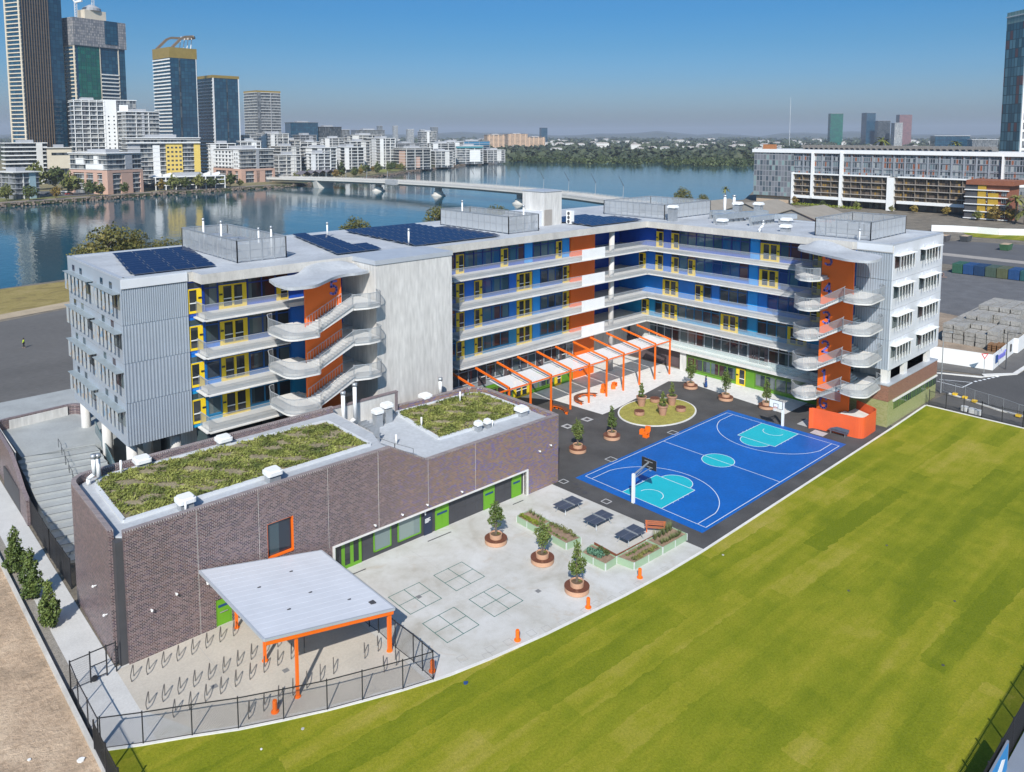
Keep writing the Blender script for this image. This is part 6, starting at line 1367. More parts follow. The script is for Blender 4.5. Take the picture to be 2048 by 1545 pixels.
# street furniture
def lamp_post(x, y, h, l, arm=1.2, m_=None):
    t = root('street_lamp', (x, y, 0), l, 'street lamp', 'street lamps'); m_ = m_ or galv; MB().cyl((x, y, 0), (x, y, h), .09, .05, 8).build('pole', [m_], t); m = MB(); m.bar((x, y, h-.1), (x-arm*.3, y-arm, h+.05), .06); m.box(x-arm*.3-.12, y-arm-.4, h, x-arm*.3+.12, y-arm+.1, h+.12); m.build('lamp_head', [m_], t)
lamp_post(43.3, -8.9, 9.0, 'tall grey street lamp rising beside the white end wall', .9); lamp_post(62.7, -11.9, 6.1, 'dark street lamp in front of the lettered white hoarding', 1.5, darkgrey)
t = root('give_way_sign', (58.0, -10.2, 0), 'red and white triangular give way sign at the street corner', 'road sign'); MB().cyl((58, -10.2, 0), (58, -10.2, 3), .04, n=8).build('pole', [galv], t)
sx, sy = .72, -.69
def tri(s, o): return [(58-.05-o*.73+sx*u*s, -10.2-o*.68+sy*u*s, 2.86+w*s) for u, w in ((-.55, .28), (.55, .28), (0, -.62))]
MB().face(tri(1, .03)[::-1]).face(tri(1, .0)).build('sign_face', [M('sign_red', (.6, .03, .03), .4, .03, 1)], t); MB().face(tri(.62, .035)[::-1]).build('sign_inner', [white], t)
yf = M('feet_yellow', (.80, .50, .02), .5, .08, 2)
tpts = [(44.2, -8.9), (43.5, -10.7), (43.0, -12.1), (42.3, -13.5), (41.8, -15.3), (41.3, -17.2), (40.3, -19.2), (39.8, -21.4)]
tf = root('temporary_fence', (43, -12, 0), 'row of grey temporary mesh fence panels standing along the kerb', 'fence'); net = MB()
for a, c in zip(tpts, tpts[1:]):
    m = MB(); m.bar((*a, 1.75), (*c, 1.75), .04); m.bar((*a, .15), (*c, .15), .04); m.bar((*a, .1), (*a, 1.78), .04); m.build('panel_frame', [galv], tf)
    L = math.dist(a, c)
    for k in range(int(L/.15)): x, y = a[0]+(c[0]-a[0])*k*.15/L, a[1]+(c[1]-a[1])*k*.15/L; net.box(x-.005, y-.005, .15, x+.005, y+.005, 1.75)
net.build('wire_mesh', [galv], tf)
for k in (1, 2, 3, 6): x, y = tpts[k]; tag(MB().prism(rounded([(x-.4, y-.3), (x+.4, y-.3), (x+.4, y+.3), (x-.4, y+.3)], .12, 3), .16, .34).build('fence_foot', [yf], loc=(x, y, .16)), 'yellow plastic foot block of the temporary fence, %s from the grey street lamp' % ord_(k-1 if k < 6 else 3), 'fence foot', 'yellow fence feet')
for k, (x, y, l) in enumerate(((37.9, -13.6, 'white rubble bag behind the bar fence, nearest the wall'), (37.7, -14.6, 'white rubble bag behind the bar fence, middle'), (37.6, -15.3, 'white rubble bag behind the bar fence, farthest'))):
    tag(MB().prism(rounded([(x-.4, y-.4), (x+.4, y-.4), (x+.35, y+.4), (x-.4, y+.4)], .2, 3), .02, .6).build('rubble_bag', [white], loc=(x, y, .02)), l, 'bag', 'white rubble bags')
# pitched roof sheds behind the school
shed_r = M('shed_roof', (.27, .24, .20), .8, .10, .3); shed_w = M('shed_wall', (.26, .25, .23), .8, .1, .5)
for k, (x, y, w_, l_, h, rf, l) in enumerate(((212, 136, 26, 22, 7.6, shed_r, 'brown pitched roof shed farthest left behind the rooftop screens'), (216, 116, 26, 24, 8.2, shed_r, 'brown pitched roof shed behind the tall white pipes'), (208, 92, 26, 24, 8.0, shed_r, 'brown pitched roof shed nearest the apartment block'), (190, 78, 16, 16, 5.4, M('orange_roof', (.42, .10, .05), .8, .1, .4), 'small orange roofed shed in front of the brown sheds'))):
    t = root('pitched_shed', (x, y, 0), l, 'shed', 'pitched roof sheds'); a, c = w_/2, l_/2
    MB().box(x-a+1, y-c+1, 0, x+a-1, y+c-1, h*.62).build('wall', [shed_w], t)
    m = MB(); zl, zh = h*.62, h*1.15; m.hexa([(x-a, y-c, zl), (x+a, y-c, zl), (x+a, y, zh), (x-a, y, zh), (x-a, y-c, zl+.3), (x+a, y-c, zl+.3), (x+a, y, zh+.3), (x-a, y, zh+.3)]); m.hexa([(x-a, y, zh), (x+a, y, zh), (x+a, y+c, zl), (x-a, y+c, zl), (x-a, y, zh+.3), (x+a, y, zh+.3), (x+a, y+c, zl+.3), (x-a, y+c, zl+.3)]); m.build('roof', [rf], t)
    MB().face([(x-a+.6, y-c, zl), (x-a+.6, y, zh), (x-a+.6, y+c, zl)]).face([(x+a-.6, y-c, zl), (x+a-.6, y+c, zl), (x+a-.6, y, zh)]).build('gable', [shed_w], t)
# ---------------------------------------------------------------- long apartment block on the right
ab = root('apartment_block', (316, 110, 0), 'long white framed apartment block with brown lower floors and grey upper floors', 'apartment block')
X0 = 316.
gl_up = glassmat('block_glass_upper', [(.06, .075, .09), (.10, .13, .15), (.19, .22, .24), (.035, .045, .055), (.14, .19, .21), (.30, .32, .32), (.24, .09, .05)], 1.1, 2.55, .12, frame=(.27, .28, .31), fw=.13)
gl_lo = glassmat('block_glass_lower', [(.05, .04, .035), (.10, .075, .05), (.17, .12, .07), (.035, .028, .026), (.13, .10, .08), (.26, .16, .04)], 1.1, 2.9, .12, frame=(.10, .085, .07), fw=.12)
gl_end = glassmat('block_glass_end', [(.15, .16, .18), (.19, .20, .22), (.07, .09, .11), (.22, .30, .30), (.12, .14, .15)], 1.8, 2.9, .15, frame=(.26, .265, .285), fw=.2)
m = MB(); m.box(X0+1.2, 58, 4.0, X0+22, 154, 16.2); m.build('lower_floors', [gl_lo], ab); m = MB(); m.box(X0+1.0, 40, 16.2, X0+22, 154, 27.2); m.build('upper_floors', [gl_up], ab)
m = MB(); m.box(X0+.2, 154, 3.8, X0+20, 177, 27.4); m.build('end_bay', [gl_end], ab)
m = MB(); m.box(X0+2, 154, 0, X0+19, 176, 3.8); m.build('base_wall', [M('sandstone', (.48, .37, .27), .9, .1, .4)], ab)
m = MB(); m.box(X0+6, 60, 0, X0+20, 153, 4.0); m.build('base_shops', [dglass], ab)
m = MB(); m.box(X0-.4, 40, 27.2, X0+24, 178, 29.0); m.build('roof', [white], ab)
for k in range(4): z = 4.0+3.05*(k+1)-.25; MB().box(X0-.2, 59, z, X0+1.3, 153.8, z+.28).build('balcony', [M('slab_brownish', (.34, .31, .28), .8, .08, 1) if 'slab_brownish' not in bpy.data.materials else bpy.data.materials['slab_brownish']], ab)
for k in range(3): z = 16.2+3.6*(k+1)-.2; MB().box(X0+.7, 41, z, X0+1.1, 153.9, z+.35).build('spandrel', [M('spandrel_grey', (.22, .23, .26), .6, .06, 1) if 'spandrel_grey' not in bpy.data.materials else bpy.data.materials['spandrel_grey']], ab)
for y0, y1 in ((128, 154), (104.5, 127), (59.5, 100.5)): MB().box(X0-.6, y0, 3.6, X0+1.4, y1, 5.0).build('balcony_band', [white], ab); MB().box(X0-.5, y0, 16.1, X0+1.4, y1, 16.75).build('white_band', [white], ab)
for y, z0, z1, w_ in ((154, 0, 17, .9), (143.2, 4, 27.3, 1.2), (128.0, 0, 28, 1.4), (103.6, 0, 16, 3.2), (59.0, 0, 16.5, 1.3), (56.5, 14, 27.3, .7), (42, 16, 27.3, .7)): MB().box(X0-.8, y-w_/2, z0, X0+1.6, y+w_/2, z1).build('white_frame', [white], ab)
for k in range(18):
    y = 62+5.1*k
    if abs(y-103.6) > 3: MB().box(X0+.1, y-.12, 5.0, X0+1.25, y+.12, 16.1).build('fin', [M('fin_brown', (.20, .17, .14), .7, .1, 1) if 'fin_brown' not in bpy.data.materials else bpy.data.materials['fin_brown']], ab)
    MB().box(X0+.5, y-.35, 16.8, X0+1.05, y+.35, 27.2).build('fin', [M('fin_grey', (.26, .28, .31), .6, .08, 1) if 'fin_grey' not in bpy.data.materials else bpy.data.materials['fin_grey']], ab)
MB().box(X0+4, 96.5, 0, X0+16, 102.5, 16.1).build('entry_recess', [darkgrey], ab)
m = MB(); m.box(X0+4, 168, 29, X0+8, 174, 31.5); m.build('roof_box', [M('rust_box', (.32, .13, .05), .8, .1, 1)], ab)
m = MB()
for k in range(34): y = 62+2.7*k; m.hexa([(X0+6, y, 29.1), (X0+14, y, 29.1), (X0+14, y+.5, 29.1), (X0+6, y+.5, 29.1), (X0+6, y+1.4, 31.4), (X0+14, y+1.4, 31.4), (X0+14, y+1.9, 31.4), (X0+6, y+1.9, 31.4)])
m.build('roof_screen', [M('pergola_grey', (.16, .15, .14), .8, .15, 1)], ab)
ob = root('brick_apartment', (300, 58, 0), 'orange brick apartment house with gold panels in front of the long white block', 'apartment house')
brk = M('orange_brick_far', (.24, .085, .045), .8, .12, .8); gold = M('gold_panel', (.42, .27, .03), .5, .12, .8)
MB().box(302, 49.8, 0, 316, 66.8, 16.3).build('wall', [brk], ob); MB().box(300.6, 48.1, 15.2, 316.4, 66.1, 17.2).build('roof_band', [brk], ob)
MB().box(301.4, 61.8, 0, 302.1, 66.5, 15.2).build('balcony_recess', [darkgrey], ob)
for k in range(5): MB().box(300.6, 49.9, .4+3.1*k, 302.2, 66.7, .75+3.1*k).build('balcony', [white], ob)
for y0, y1, z0, z1 in ((58.5, 61.6, .8, 15.1), (53.8, 57.6, .8, 11.8)): MB().box(301.2, y0, z0, 302.05, y1, z1).build('gold_screen', [gold], ob)
for k in range(4):
    for y in (50.8, 54.8, 57.9): MB().box(301.7, y, 1.4+3.1*k, 302.06, y+1.9, 3.2+3.1*k).build('window', [glassmat('far_window', [(.03, .035, .04), (.06, .07, .08)], .7, 2, .1, frame=(.6, .6, .58), fw=.07) if 'far_window' not in bpy.data.materials else bpy.data.materials['far_window']], ob)
# ---------------------------------------------------------------- land and water
far_land = M('far_land', (.085, .095, .045), 1, .25, .01, fine=.2, fs=.08)
near_land = dirtmat('near_ground', (.12, .105, .085), (.19, .165, .13), (.25, .215, .17))
m = MB(); R = 15000.; m.face([(R*math.cos(2*PI*k/64), R*math.sin(2*PI*k/64), -3.4) for k in range(64)]); tag(m.build('ground', [far_land]), kind='structure')
def watermat():
    m, nt, b = nodemat('river_water'); g = nt.nodes.new('ShaderNodeNewGeometry'); P = g.outputs['Position']
    mp = nt.nodes.new('ShaderNodeMapping'); nt.links.new(P, mp.inputs[0]); mp.inputs['Rotation'].default_value = (0, 0, -.6); mp.inputs['Scale'].default_value = (1, .45, 1)
    n1 = noise(nt, mp.outputs[0], .55, 3, .55); n2 = noise(nt, mp.outputs[0], .08, 3, .5); n3 = noise(nt, P, .012, 3)
    nt.links.new(ramp(nt, n3, [(.3, (.006, .055, .085)), (.7, (.010, .078, .110))]), b.inputs['Base Color']); b.inputs['Roughness'].default_value = .05; b.inputs['IOR'].default_value = 1.33
    bp = nt.nodes.new('ShaderNodeBump'); bp.inputs['Strength'].default_value = .10; bp.inputs['Distance'].default_value = .6
    nt.links.new(math_n(nt, 'ADD', n1, math_n(nt, 'MULTIPLY', n2, 1.6)), bp.inputs['Height']); nt.links.new(bp.outputs[0], b.inputs['Normal']); return m
sheet('water', [(-3000, -500), (3000, -500), (3000, 3000), (-3000, 3000)], -2.5, watermat())
nearp = [(-3000, 172), (-200, 150), (-140, 149), (-40, 171), (-25, 174), (60, 178), (150, 182), (215, 176), (290, 188), (322, 186), (430, 238), (960, 530), (1600, 800), (13000, 5000), (12000, -3000), (300, -3000), (-3000, -3000)]
def land(name, poly, z, m_, rim=None):
    import bmesh
    bm = bmesh.new(); vs = [bm.verts.new((*p, z)) for p in poly]; f = bm.faces.new(vs); f.normal_update()
    if f.normal.z < 0: f.normal_flip()
    lo = [bm.verts.new((*p, -3.39)) for p in poly]; n = len(poly)
    for k in range(n): bm.faces.new((vs[k], vs[(k+1) % n], lo[(k+1) % n], lo[k]))
    bmesh.ops.triangulate(bm, faces=[f]); me = bpy.data.meshes.new(name); bm.to_mesh(me); bm.free(); me.materials.append(m_); o = bpy.data.objects.new(name, me); COL.objects.link(o); return tag(o, kind='structure')
land('near_land', nearp, -.03, near_land)
bank = [(-1500, 330), (-200, 415), (8, 451), (46, 459), (93, 476), (147, 487), (192, 495), (206, 497), (214, 508), (226, 512), (245, 516), (260, 520), (327, 567), (457, 662), (620, 765), (720, 830)]
mang = [(735, 828), (748, 800), (781, 790), (880, 850), (1019, 915), (1090, 890), (1060, 800), (1000, 722), (985, 690), (1061, 700), (1000, 640), (893, 592), (940, 548), (1600, 880)]
land('far_bank', bank+mang+[(11500, 9000), (5000, 13800), (-6000, 13000), (-6000, 330)], -.6, far_land)
park = M('park_ground', (.20, .17, .085), .95, .25, .05, fine=.15, fs=.5); parkg = M('park_grass', (.16, .165, .05), .95, .2, .06, fine=.15, fs=.6); prom = M('promenade', (.23, .20, .18), .9, .1, .2)
sheet('park_ground', [(p[0]-5, p[1]+9) for p in bank[1:]]+[(900, 1300), (-200, 1300)], -.55, park)
sheet('promenade', [(p[0]+.5, p[1]+3) for p in bank[1:7]]+[(p[0]-3, p[1]+10) for p in bank[6:0:-1]], -.5, prom)
sheet('park_grass', [(-60, 452), (10, 466), (62, 482), (60, 500), (-60, 490)], -.45, parkg); sheet('bank_grass', [(350, 605), (457, 678), (540, 730), (520, 760), (400, 680)], -.45, M('bright_grass', (.20, .22, .05), .95, .2, .06)); sheet('car_park', [(30, 500), (52, 478), (66, 487), (62, 530), (40, 545)], -.42, M('car_park_asphalt', (.10, .10, .10), .9, .15, .2))
# stone revetment along the bank: many rocks, one mass
rng = np.random.default_rng(5); V = []; F = []
cube = np.array([(-1, -1, -1), (1, -1, -1), (1, 1, -1), (-1, 1, -1), (-1, -1, 1), (1, -1, 1), (1, 1, 1), (-1, 1, 1)], float); cf = [(3, 2, 1, 0), (4, 5, 6, 7), (0, 1, 5, 4), (1, 2, 6, 5), (2, 3, 7, 6), (3, 0, 4, 7)]
for a, c in zip(bank[1:], bank[2:]+[mang[0]]):
    L = math.dist(a, c); d = ((c[0]-a[0])/L, (c[1]-a[1])/L); k = int(L/.75)
    if k > 900: k = 900
    for q in range(k):
        t = rng.uniform(0, 1); w = rng.uniform(0, 1); s = rng.uniform(.35, .75)*(1+L/900); x = a[0]+(c[0]-a[0])*t-d[1]*-1*(2.6*w-1.3)*-1; y = a[1]+(c[1]-a[1])*t+(-d[0])*(2.6*w-.8)
        z = -.4-2.0*w; an = rng.uniform(0, PI); R2 = np.array([[math.cos(an), -math.sin(an), 0], [math.sin(an), math.cos(an), 0], [0, 0, 1]])
        P = (cube*np.array([s, s*.8, s*.6])+rng.normal(scale=.1, size=(8, 3)))@R2.T+np.array([x, y, z]); i0 = len(V); V.extend(P.tolist()); F.extend([tuple(i0+j for j in f) for f in cf])
tag(MB().arr(V, F).build('revetment_rocks', [M('rock', (.20, .155, .125), .95, .3, .8)]), 'reddish stone revetment along the far river bank', 'rocks', kind='stuff')
# ---------------------------------------------------------------- bridge
br = root('road_bridge', (228, 380, 0), 'low white concrete road bridge crossing the river on round footed piers', 'bridge')
cl_ = [(200, 522), (214, 482), (222, 440), (228, 395), (231, 350), (231, 310), (228, 270), (221, 220), (212, 178), (205, 150)]
dz = lambda k: [3.6, 4.0, 4.5, 5.0, 5.3, 5.5, 5.6, 5.5, 5.0, 3.5][k]
def offs(k, d):
    a = cl_[max(0, k-1)]; c = cl_[min(len(cl_)-1, k+1)]; L = math.dist(a, c); return (cl_[k][0]-(c[1]-a[1])/L*d, cl_[k][1]+(c[0]-a[0])/L*d)
brc = M('bridge_concrete', (.56, .54, .50), .85, .08, .2)
m = MB(); rl_ = MB(); g_ = MB()
for k in range(len(cl_)-1):
    l0, l1, r0_, r1_ = offs(k, 7), offs(k+1, 7), offs(k, -7), offs(k+1, -7); z0, z1 = dz(k), dz(k+1)
    m.hexa([(*r0_, z0-.9), (*r1_, z1-.9), (*l1, z1-.9), (*l0, z0-.9), (*r0_, z0), (*r1_, z1), (*l1, z1), (*l0, z0)])
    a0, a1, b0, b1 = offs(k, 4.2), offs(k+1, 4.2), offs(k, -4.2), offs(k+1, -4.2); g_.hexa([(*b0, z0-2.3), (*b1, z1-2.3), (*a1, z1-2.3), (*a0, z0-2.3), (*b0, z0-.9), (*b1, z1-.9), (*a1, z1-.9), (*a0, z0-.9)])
    for d in (-6.9, 6.9):
        p, q = offs(k, d), offs(k+1, d); rl_.bar((*p, z0+.45), (*q, z1+.45), .25, .9); rl_.bar((*p, z0+1.3), (*q, z1+1.3), .12, .12)
        n = int(math.dist(p, q)/3)
        for j in range(n): t = j/n; rl_.box(p[0]+(q[0]-p[0])*t-.08, p[1]+(q[1]-p[1])*t-.08, z0+(z1-z0)*t+.8, p[0]+(q[0]-p[0])*t+.08, p[1]+(q[1]-p[1])*t+.08, z0+(z1-z0)*t+1.4)
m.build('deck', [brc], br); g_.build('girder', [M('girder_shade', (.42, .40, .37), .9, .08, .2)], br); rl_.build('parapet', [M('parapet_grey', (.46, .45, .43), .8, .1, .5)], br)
for x, y in ((216, 474), (226, 414), (231, 352), (228, 272)):
    if y == 474: MB().hexa([(x-5, y-4, -3.3), (x+6, y-4, -3.3), (x+6, y+4, -3.3), (x-5, y+4, -3.3), (x-7, y-3, 3), (x+8, y-3, 3), (x+8, y+3, 3), (x-7, y+3, 3)]).build('abutment', [brc], br); continue
    p = MB(); p.lathe([(2.2, -2), (2.2, 3.0), (4.2, 3.4)], 20, (x, y, 0)); p.build('pier', [M('pier_grey', (.33, .32, .31), .9, .1, .4) if 'pier_grey' not in bpy.data.materials else bpy.data.materials['pier_grey']], br, False)
    p = MB(); p.lathe([(4.6, -3), (4.6, -1.9), (3.4, -1.3), (2.9, .4)], 22, (x, y, 0)); p.build('pier_foot', [brc], br, False)
t = root('bridge_gantry', (229, 385, 0), 'grey lattice box hanging on the side of the bridge', 'platform'); MB().box(219.5, 384, 3.4, 222, 396, 6.6).build('box_frame', [M('lattice', (.35, .36, .37), .6, .3, 1.5)], t)
for k in range(14):
    y = 480-22*k; q = np.interp(y, [p[1] for p in cl_[::-1]], [p[0] for p in cl_[::-1]]); x = q+(7.6 if k % 2 == 0 else 7.6); zz = float(np.interp(y, [p[1] for p in cl_[::-1]], [dz(j) for j in range(10)][::-1]))
    t = root('bridge_lamp', (x, y, zz), 'slender angled lamp mast on the bridge, %s from the far bank' % ord_(k), 'street lamp', 'bridge lamp masts'); MB().cyl((x, y, zz), (x+.6, y, zz+6.5), .2, .14, 6).build('mast', [galv], t); MB().cyl((x+.6, y, zz+6.5), (x-1.6, y+1.5, zz+11.5), .16, .1, 6).build('lamp_arm', [darkgrey], t)
# ---------------------------------------------------------------- city across the river
def lglass(name, cols, pw, ph, frame=None, fw=.1, rough=.12, metal=0., spec=.5):
    m = glassmat(name, cols, pw, ph, rough, frame, fw, spec=spec, metal=metal); nt = m.node_tree
    bt = [n for n in nt.nodes if n.type == 'TEX_BRICK'][0]; tc = nt.nodes.new('ShaderNodeTexCoord'); s = nt.nodes.new('ShaderNodeSeparateXYZ'); nt.links.new(tc.outputs['Object'], s.inputs[0])
    c = nt.nodes.new('ShaderNodeCombineXYZ'); nt.links.new(math_n(nt, 'ADD', s.outputs[0], math_n(nt, 'ADD', s.outputs[1], 500.)), c.inputs[0]); nt.links.new(s.outputs[2], c.inputs[1]); nt.links.new(c.outputs[0], bt.inputs['Vector']); return m
FH = 3.1
g_res = lglass('city_glass', [(.06, .07, .085), (.11, .125, .14), (.16, .17, .18), (.04, .05, .06), (.09, .11, .13), (.26, .26, .25)], 2.2, FH, (.30, .31, .32), .12)
g_dark = lglass('city_dark_glass', [(.03, .04, .05), (.055, .065, .075), (.09, .10, .11), (.02, .028, .035)], 1.8, FH, (.09, .10, .11), .10)
g_blue = lglass('city_blue_glass', [(.013, .055, .10), (.017, .066, .115), (.011, .046, .088), (.022, .08, .13)], 3.0, FH, (.010, .03, .05), .16, .06, spec=.8)
g_green = lglass('city_green_glass', [(.010, .10, .075), (.012, .12, .085), (.014, .085, .08), (.014, .14, .10)], 4.2, FH, (.008, .05, .045), .16, .06, spec=.8)
g_grey = lglass('city_grey_glass', [(.10, .11, .12), (.15, .16, .17), (.07, .08, .09), (.19, .20, .21)], 1.6, FH, (.22, .23, .24), .14)
g_scaf = lglass('scaffold_sheet', [(.24, .235, .245), (.30, .29, .29), (.16, .17, .19), (.34, .32, .31)], 1.5, 2.1, (.13, .135, .15), .2, .8)
cw = M('city_white', (.72, .72, .71), .7, .05, .15); cw2 = M('city_offwhite', (.62, .61, .585), .75, .06, .15); cgrey = M('city_grey', (.33, .34, .36), .7, .07, .2); cdk = M('city_dark', (.10, .105, .12), .6, .08, .2)
pink = M('pink_brick', (.52, .335, .26), .85, .06, .3); yel = M('yellow_render', (.66, .48, .12), .8, .04, .3); cream = M('cream_concrete', (.60, .53, .42), .8, .05, .2); brz = M('bronze_fin', (.24, .175, .12), .45, .1, .2, metal=.3); goldm = M('gold_metal', (.46, .31, .085), .35, .1, .3, metal=.5); darkbr = M('dark_brick_far', (.13, .11, .105), .85, .08, .5); teal_c = M('teal_cladding', (.05, .22, .26), .6, .05, .3); blue_c = M('blue_sign_band', (.03, .16, .30), .5, .05, .3); peach = M('peach_render', (.58, .40, .27), .85, .06, .2)
def apt(name, label, cat, P, ang, l1, l2, h, glass, slabs='both', sm=None, sh=.35, out=1.0, fins=(), panels=(), crown=None, fh=FH, over=.8, group=None, zb=-.55, roofm_=None, step=1, penth=True):
    t = root(name, (0, 0, 0), label, cat, group); l2 = min(l2, 42)
    MB().box(0, 0, 0, l1, l2, h).build('glazed_wall', [glass], t); sm = sm or cw; nf = int(h/fh)
    if slabs:
        for k in range(1, nf+1, step):
            z = k*fh-.15; m = MB()
            if slabs in ('both', 'front'): m.box(-.01 if slabs == 'front' else -out, -out, z, l1+.2, .02, z+sh)
            if slabs in ('both', 'left'): m.box(-out, -out if slabs == 'left' else .021, z, .02, l2, z+sh)
            if z+sh < h+.2: m.build('balcony', [sm], t)
    for f, a, w, fm, o in fins:
        m = MB()
        if f == 'F': m.box(a-w/2, -o, 0, a+w/2, .03, h)
        else: m.box(-o, a-w/2, 0, .03, a+w/2, h)
        m.build('fin', [fm], t)
    for f, a0, a1, z0, z1, pm, o in panels:
        m = MB()
        if f == 'F': m.box(a0, -o, z0, a1, .04, z1)
        else: m.box(-o, a0, z0, .04, a1, z1)
        m.build('facade_panel', [pm], t)
    if crown: MB().box(-.3, -.3, h, l1+.3, l2+.3, h+crown[0]).build('crown', [crown[1]], t)
    elif over is not None:
        MB().box(-over-.6, -over-.6, h, l1+.5, l2+.5, h+.5).build('roof', [roofm_ or sm], t)
        if penth: MB().box(l1*.3, l2*.3, h+.5, l1*.7, min(l2*.8, l2), h+2.6).build('plant_room', [cgrey], t)
    t.location = (P[0], P[1], zb); t.rotation_euler = (0, 0, math.radians(ang)); return t
def add(t, mb, name, mats): o = mb.build(name, mats); o.parent = t; return o
# tower A, cream grid side and bronze fins
tA = apt('residential_tower', 'tallest tower cut off by the picture top, with cream grid side and bronze fins', 'tower', (59, 641), 24, 34.3, 16.8, 176, g_blue, 'left', cream, .8, .5, [('L', .6, 1.4, cream, .6), ('L', 16.2, 1.4, cream, .6)]+[('F', 2.0+2.05*k, .30, brz, .5) for k in range(11)], [('F', 0.5, 23, 0, 166, lglass('bronze_glass', [(.045, .06, .075), (.06, .07, .08), (.03, .05, .07)], 2.05, FH, (.025, .03, .035), .3), .08)], over=None)
add(tA, MB().box(4, 3, 176, 28, 14, 182), 'plant_room', [cgrey])
tB = apt('construction_tower', 'unfinished tower wrapped in grey scaffolding at the top with green glass below', 'tower', (98, 653), 16.1, 42.6, 17, 112, g_blue, 'left', cream, .9, .5, [('L', .8, 1.6, cream, .6), ('L', 16, 1.6, cream, .6), ('F', 20.5, .7, cream, .5), ('F', 36.5, .7, cream, .5)], [('F', 2.5, 20, 0, 112, g_green, .4)], over=None)
m = MB()
for k in range(9): m.box(3.6+2.0*k, -.5, 0, 3.85+2.0*k, -.39, 112)
add(tB, m, 'mullions', [M('mullion_teal', (.02, .07, .065), .4, 0, 1)])
m = MB(); m.box(-1, -1.2, 109, 43.6, 18, 131); add(tB, m, 'scaffolding', [g_scaf]); add(tB, MB().box(25, -1.5, 112, 36, -1.2, 131), 'protection_screen', [g_blue])
for k in range(28): add(tB, MB().box(21.2, -1.0, 3.1*k+2.9, 36, .05, 3.1*k+3.9), 'balcony', [cw2])
add(tB, MB().box(12, 4, 131, 30, 15, 139), 'core', [cream]); add(tB, MB().lathe([(7, 139), (7, 141), (2, 144)], 16, (21, 9, 0)), 'core_cap', [cgrey])
def crane(x, y, z, h, l, label, ang):
    t = root('tower_crane', (x, y, z), label, 'crane', 'construction cranes'); m = MB()
    for dx in (-.8, .8):
        for dy in (-.8, .8): m.bar((x+dx, y+dy, z), (x+dx, y+dy, z+h), .25)
    for k in range(int(h/2)): m.bar((x-.8, y-.8, z+2*k), (x+.8, y-.8, z+2*k+2), .15); m.bar((x+.8, y+.8, z+2*k), (x-.8, y+.8, z+2*k+2), .15)
    m.build('mast', [cw], t); m = MB(); m.bar((x, y, z+h), (x+l*math.cos(ang), y+l*math.sin(ang), z+h+l*.8), 1.0, .9); m.bar((x, y, z+h), (x-6*math.cos(ang), y-6*math.sin(ang), z+h+1), 1.6); m.build('jib', [cw], t)
crane(103, 664, 130, 14, 30, 'white tower crane at the left edge of the scaffolded tower', 2.2); crane(118, 672, 143, 8, 30, 'white tower crane standing on the core of the scaffolded tower', .5)
gt_ = apt('residential_tower', 'dark blue tower with white balcony side, gold crown and an open loop on its roof', 'tower', (171, 652), 5.6, 24.2, 31.8, 104, g_blue, 'left', cw, 1.1, .7, [('F', 8.5, 1.2, g_dark, .3), ('F', 23.6, .5, cw, .3)], [], crown=(9, goldm))
m = MB(); lp = [(1, 26, 113), (10, 26, 122), (14, 26, 124), (24, 26, 124.5), (28, 21, 124), (28, 11, 124), (24, 6, 124.5), (17, 6, 123.5), (13, 6, 121), (5, 6, 113)]
for a, c in zip(lp, lp[1:]): m.bar(a, c, 2.6, 1.8)
add(gt_, m, 'roof_loop', [brz])
m = MB()
for k in range(4): m.bar((13+3.4*k, 8, 113), (16+3.2*k, 10, 124), .5)
add(gt_, m, 'roof_strut', [cw])
apt('residential_tower', 'lower dark blue tower with white balcony side and thin gold roof band', 'tower', (216, 673), 3, 25.9, 38, 90, g_blue, 'left', cw, 1.1, .7, [('F', .6, 1.4, cw, .5), ('F', 25.4, .8, cw, .5), ('F', 14, .8, g_dark, .3)], [], crown=(2.6, goldm))
apt('residential_tower', 'grey slab-lined tower standing right of the two gold-topped ones', 'tower', (303, 771), .2, 28.7, 30, 84, g_grey, 'both', cw2, .55, .8, [('F', 3, 4.0, g_grey, 1.0), ('F', 17, .6, cgrey, 1.0)], crown=(2, goldm))
# waterfront blocks
wt = apt('apartment_tower', 'white walled apartment tower right beside the gridded one, with small square windows', 'apartment tower', (108, 622), -9.3, 24, 26, 64.5, g_res, None, penth=False, over=0)
apt('apartment_tower', 'white gridded balcony tower standing in front of the scaffolded one', 'apartment tower', (88, 625), -7.6, 21.5, 26, 64, g_res, 'both', cw, .5, 1.2, [('F', .3, .5, cw, 1.2), ('F', 5.5, .35, cw, 1.2), ('F', 7.5, 1.4, cdk, .6), ('F', 10.8, .35, cw, 1.2), ('F', 16, .35, cw, 1.2), ('F', 21.2, .6, cw, 1.2)], over=.2, fh=3.5)
MBp = MB(); MBp.box(.2, -.6, 0, 9.5, 0.05, 64.5); o = MBp.build('facade_panel', [cw]); o.parent = wt
for k in range(17):
    for a in (3.2, 7.0): o = MB().box(a, -.66, 3.1*k+1.6, a+1.0, -.58, 3.1*k+2.7).build('window', [g_dark]); o.parent = wt
o = MB().box(11.5, -1.0, 50, 18, .0, 61).build('facade_panel', [cw]); o.parent = wt
for k in range(18): o = MB().box(10, -1.0, 3.1*k+2.9, 24.8, .03, 3.1*k+3.35).build('balcony', [cw]); o.parent = wt
apt('apartment_tower', 'shorter white balcony tower right of the gridded one', 'apartment tower', (117, 596), -4.6, 23.8, 30, 55, g_res, 'both', cw, .45, 1.0, [('F', 7, .4, cw, 1.0), ('F', 16, .5, cw, 1.0), ('F', 12, 2.0, cgrey, .6)])
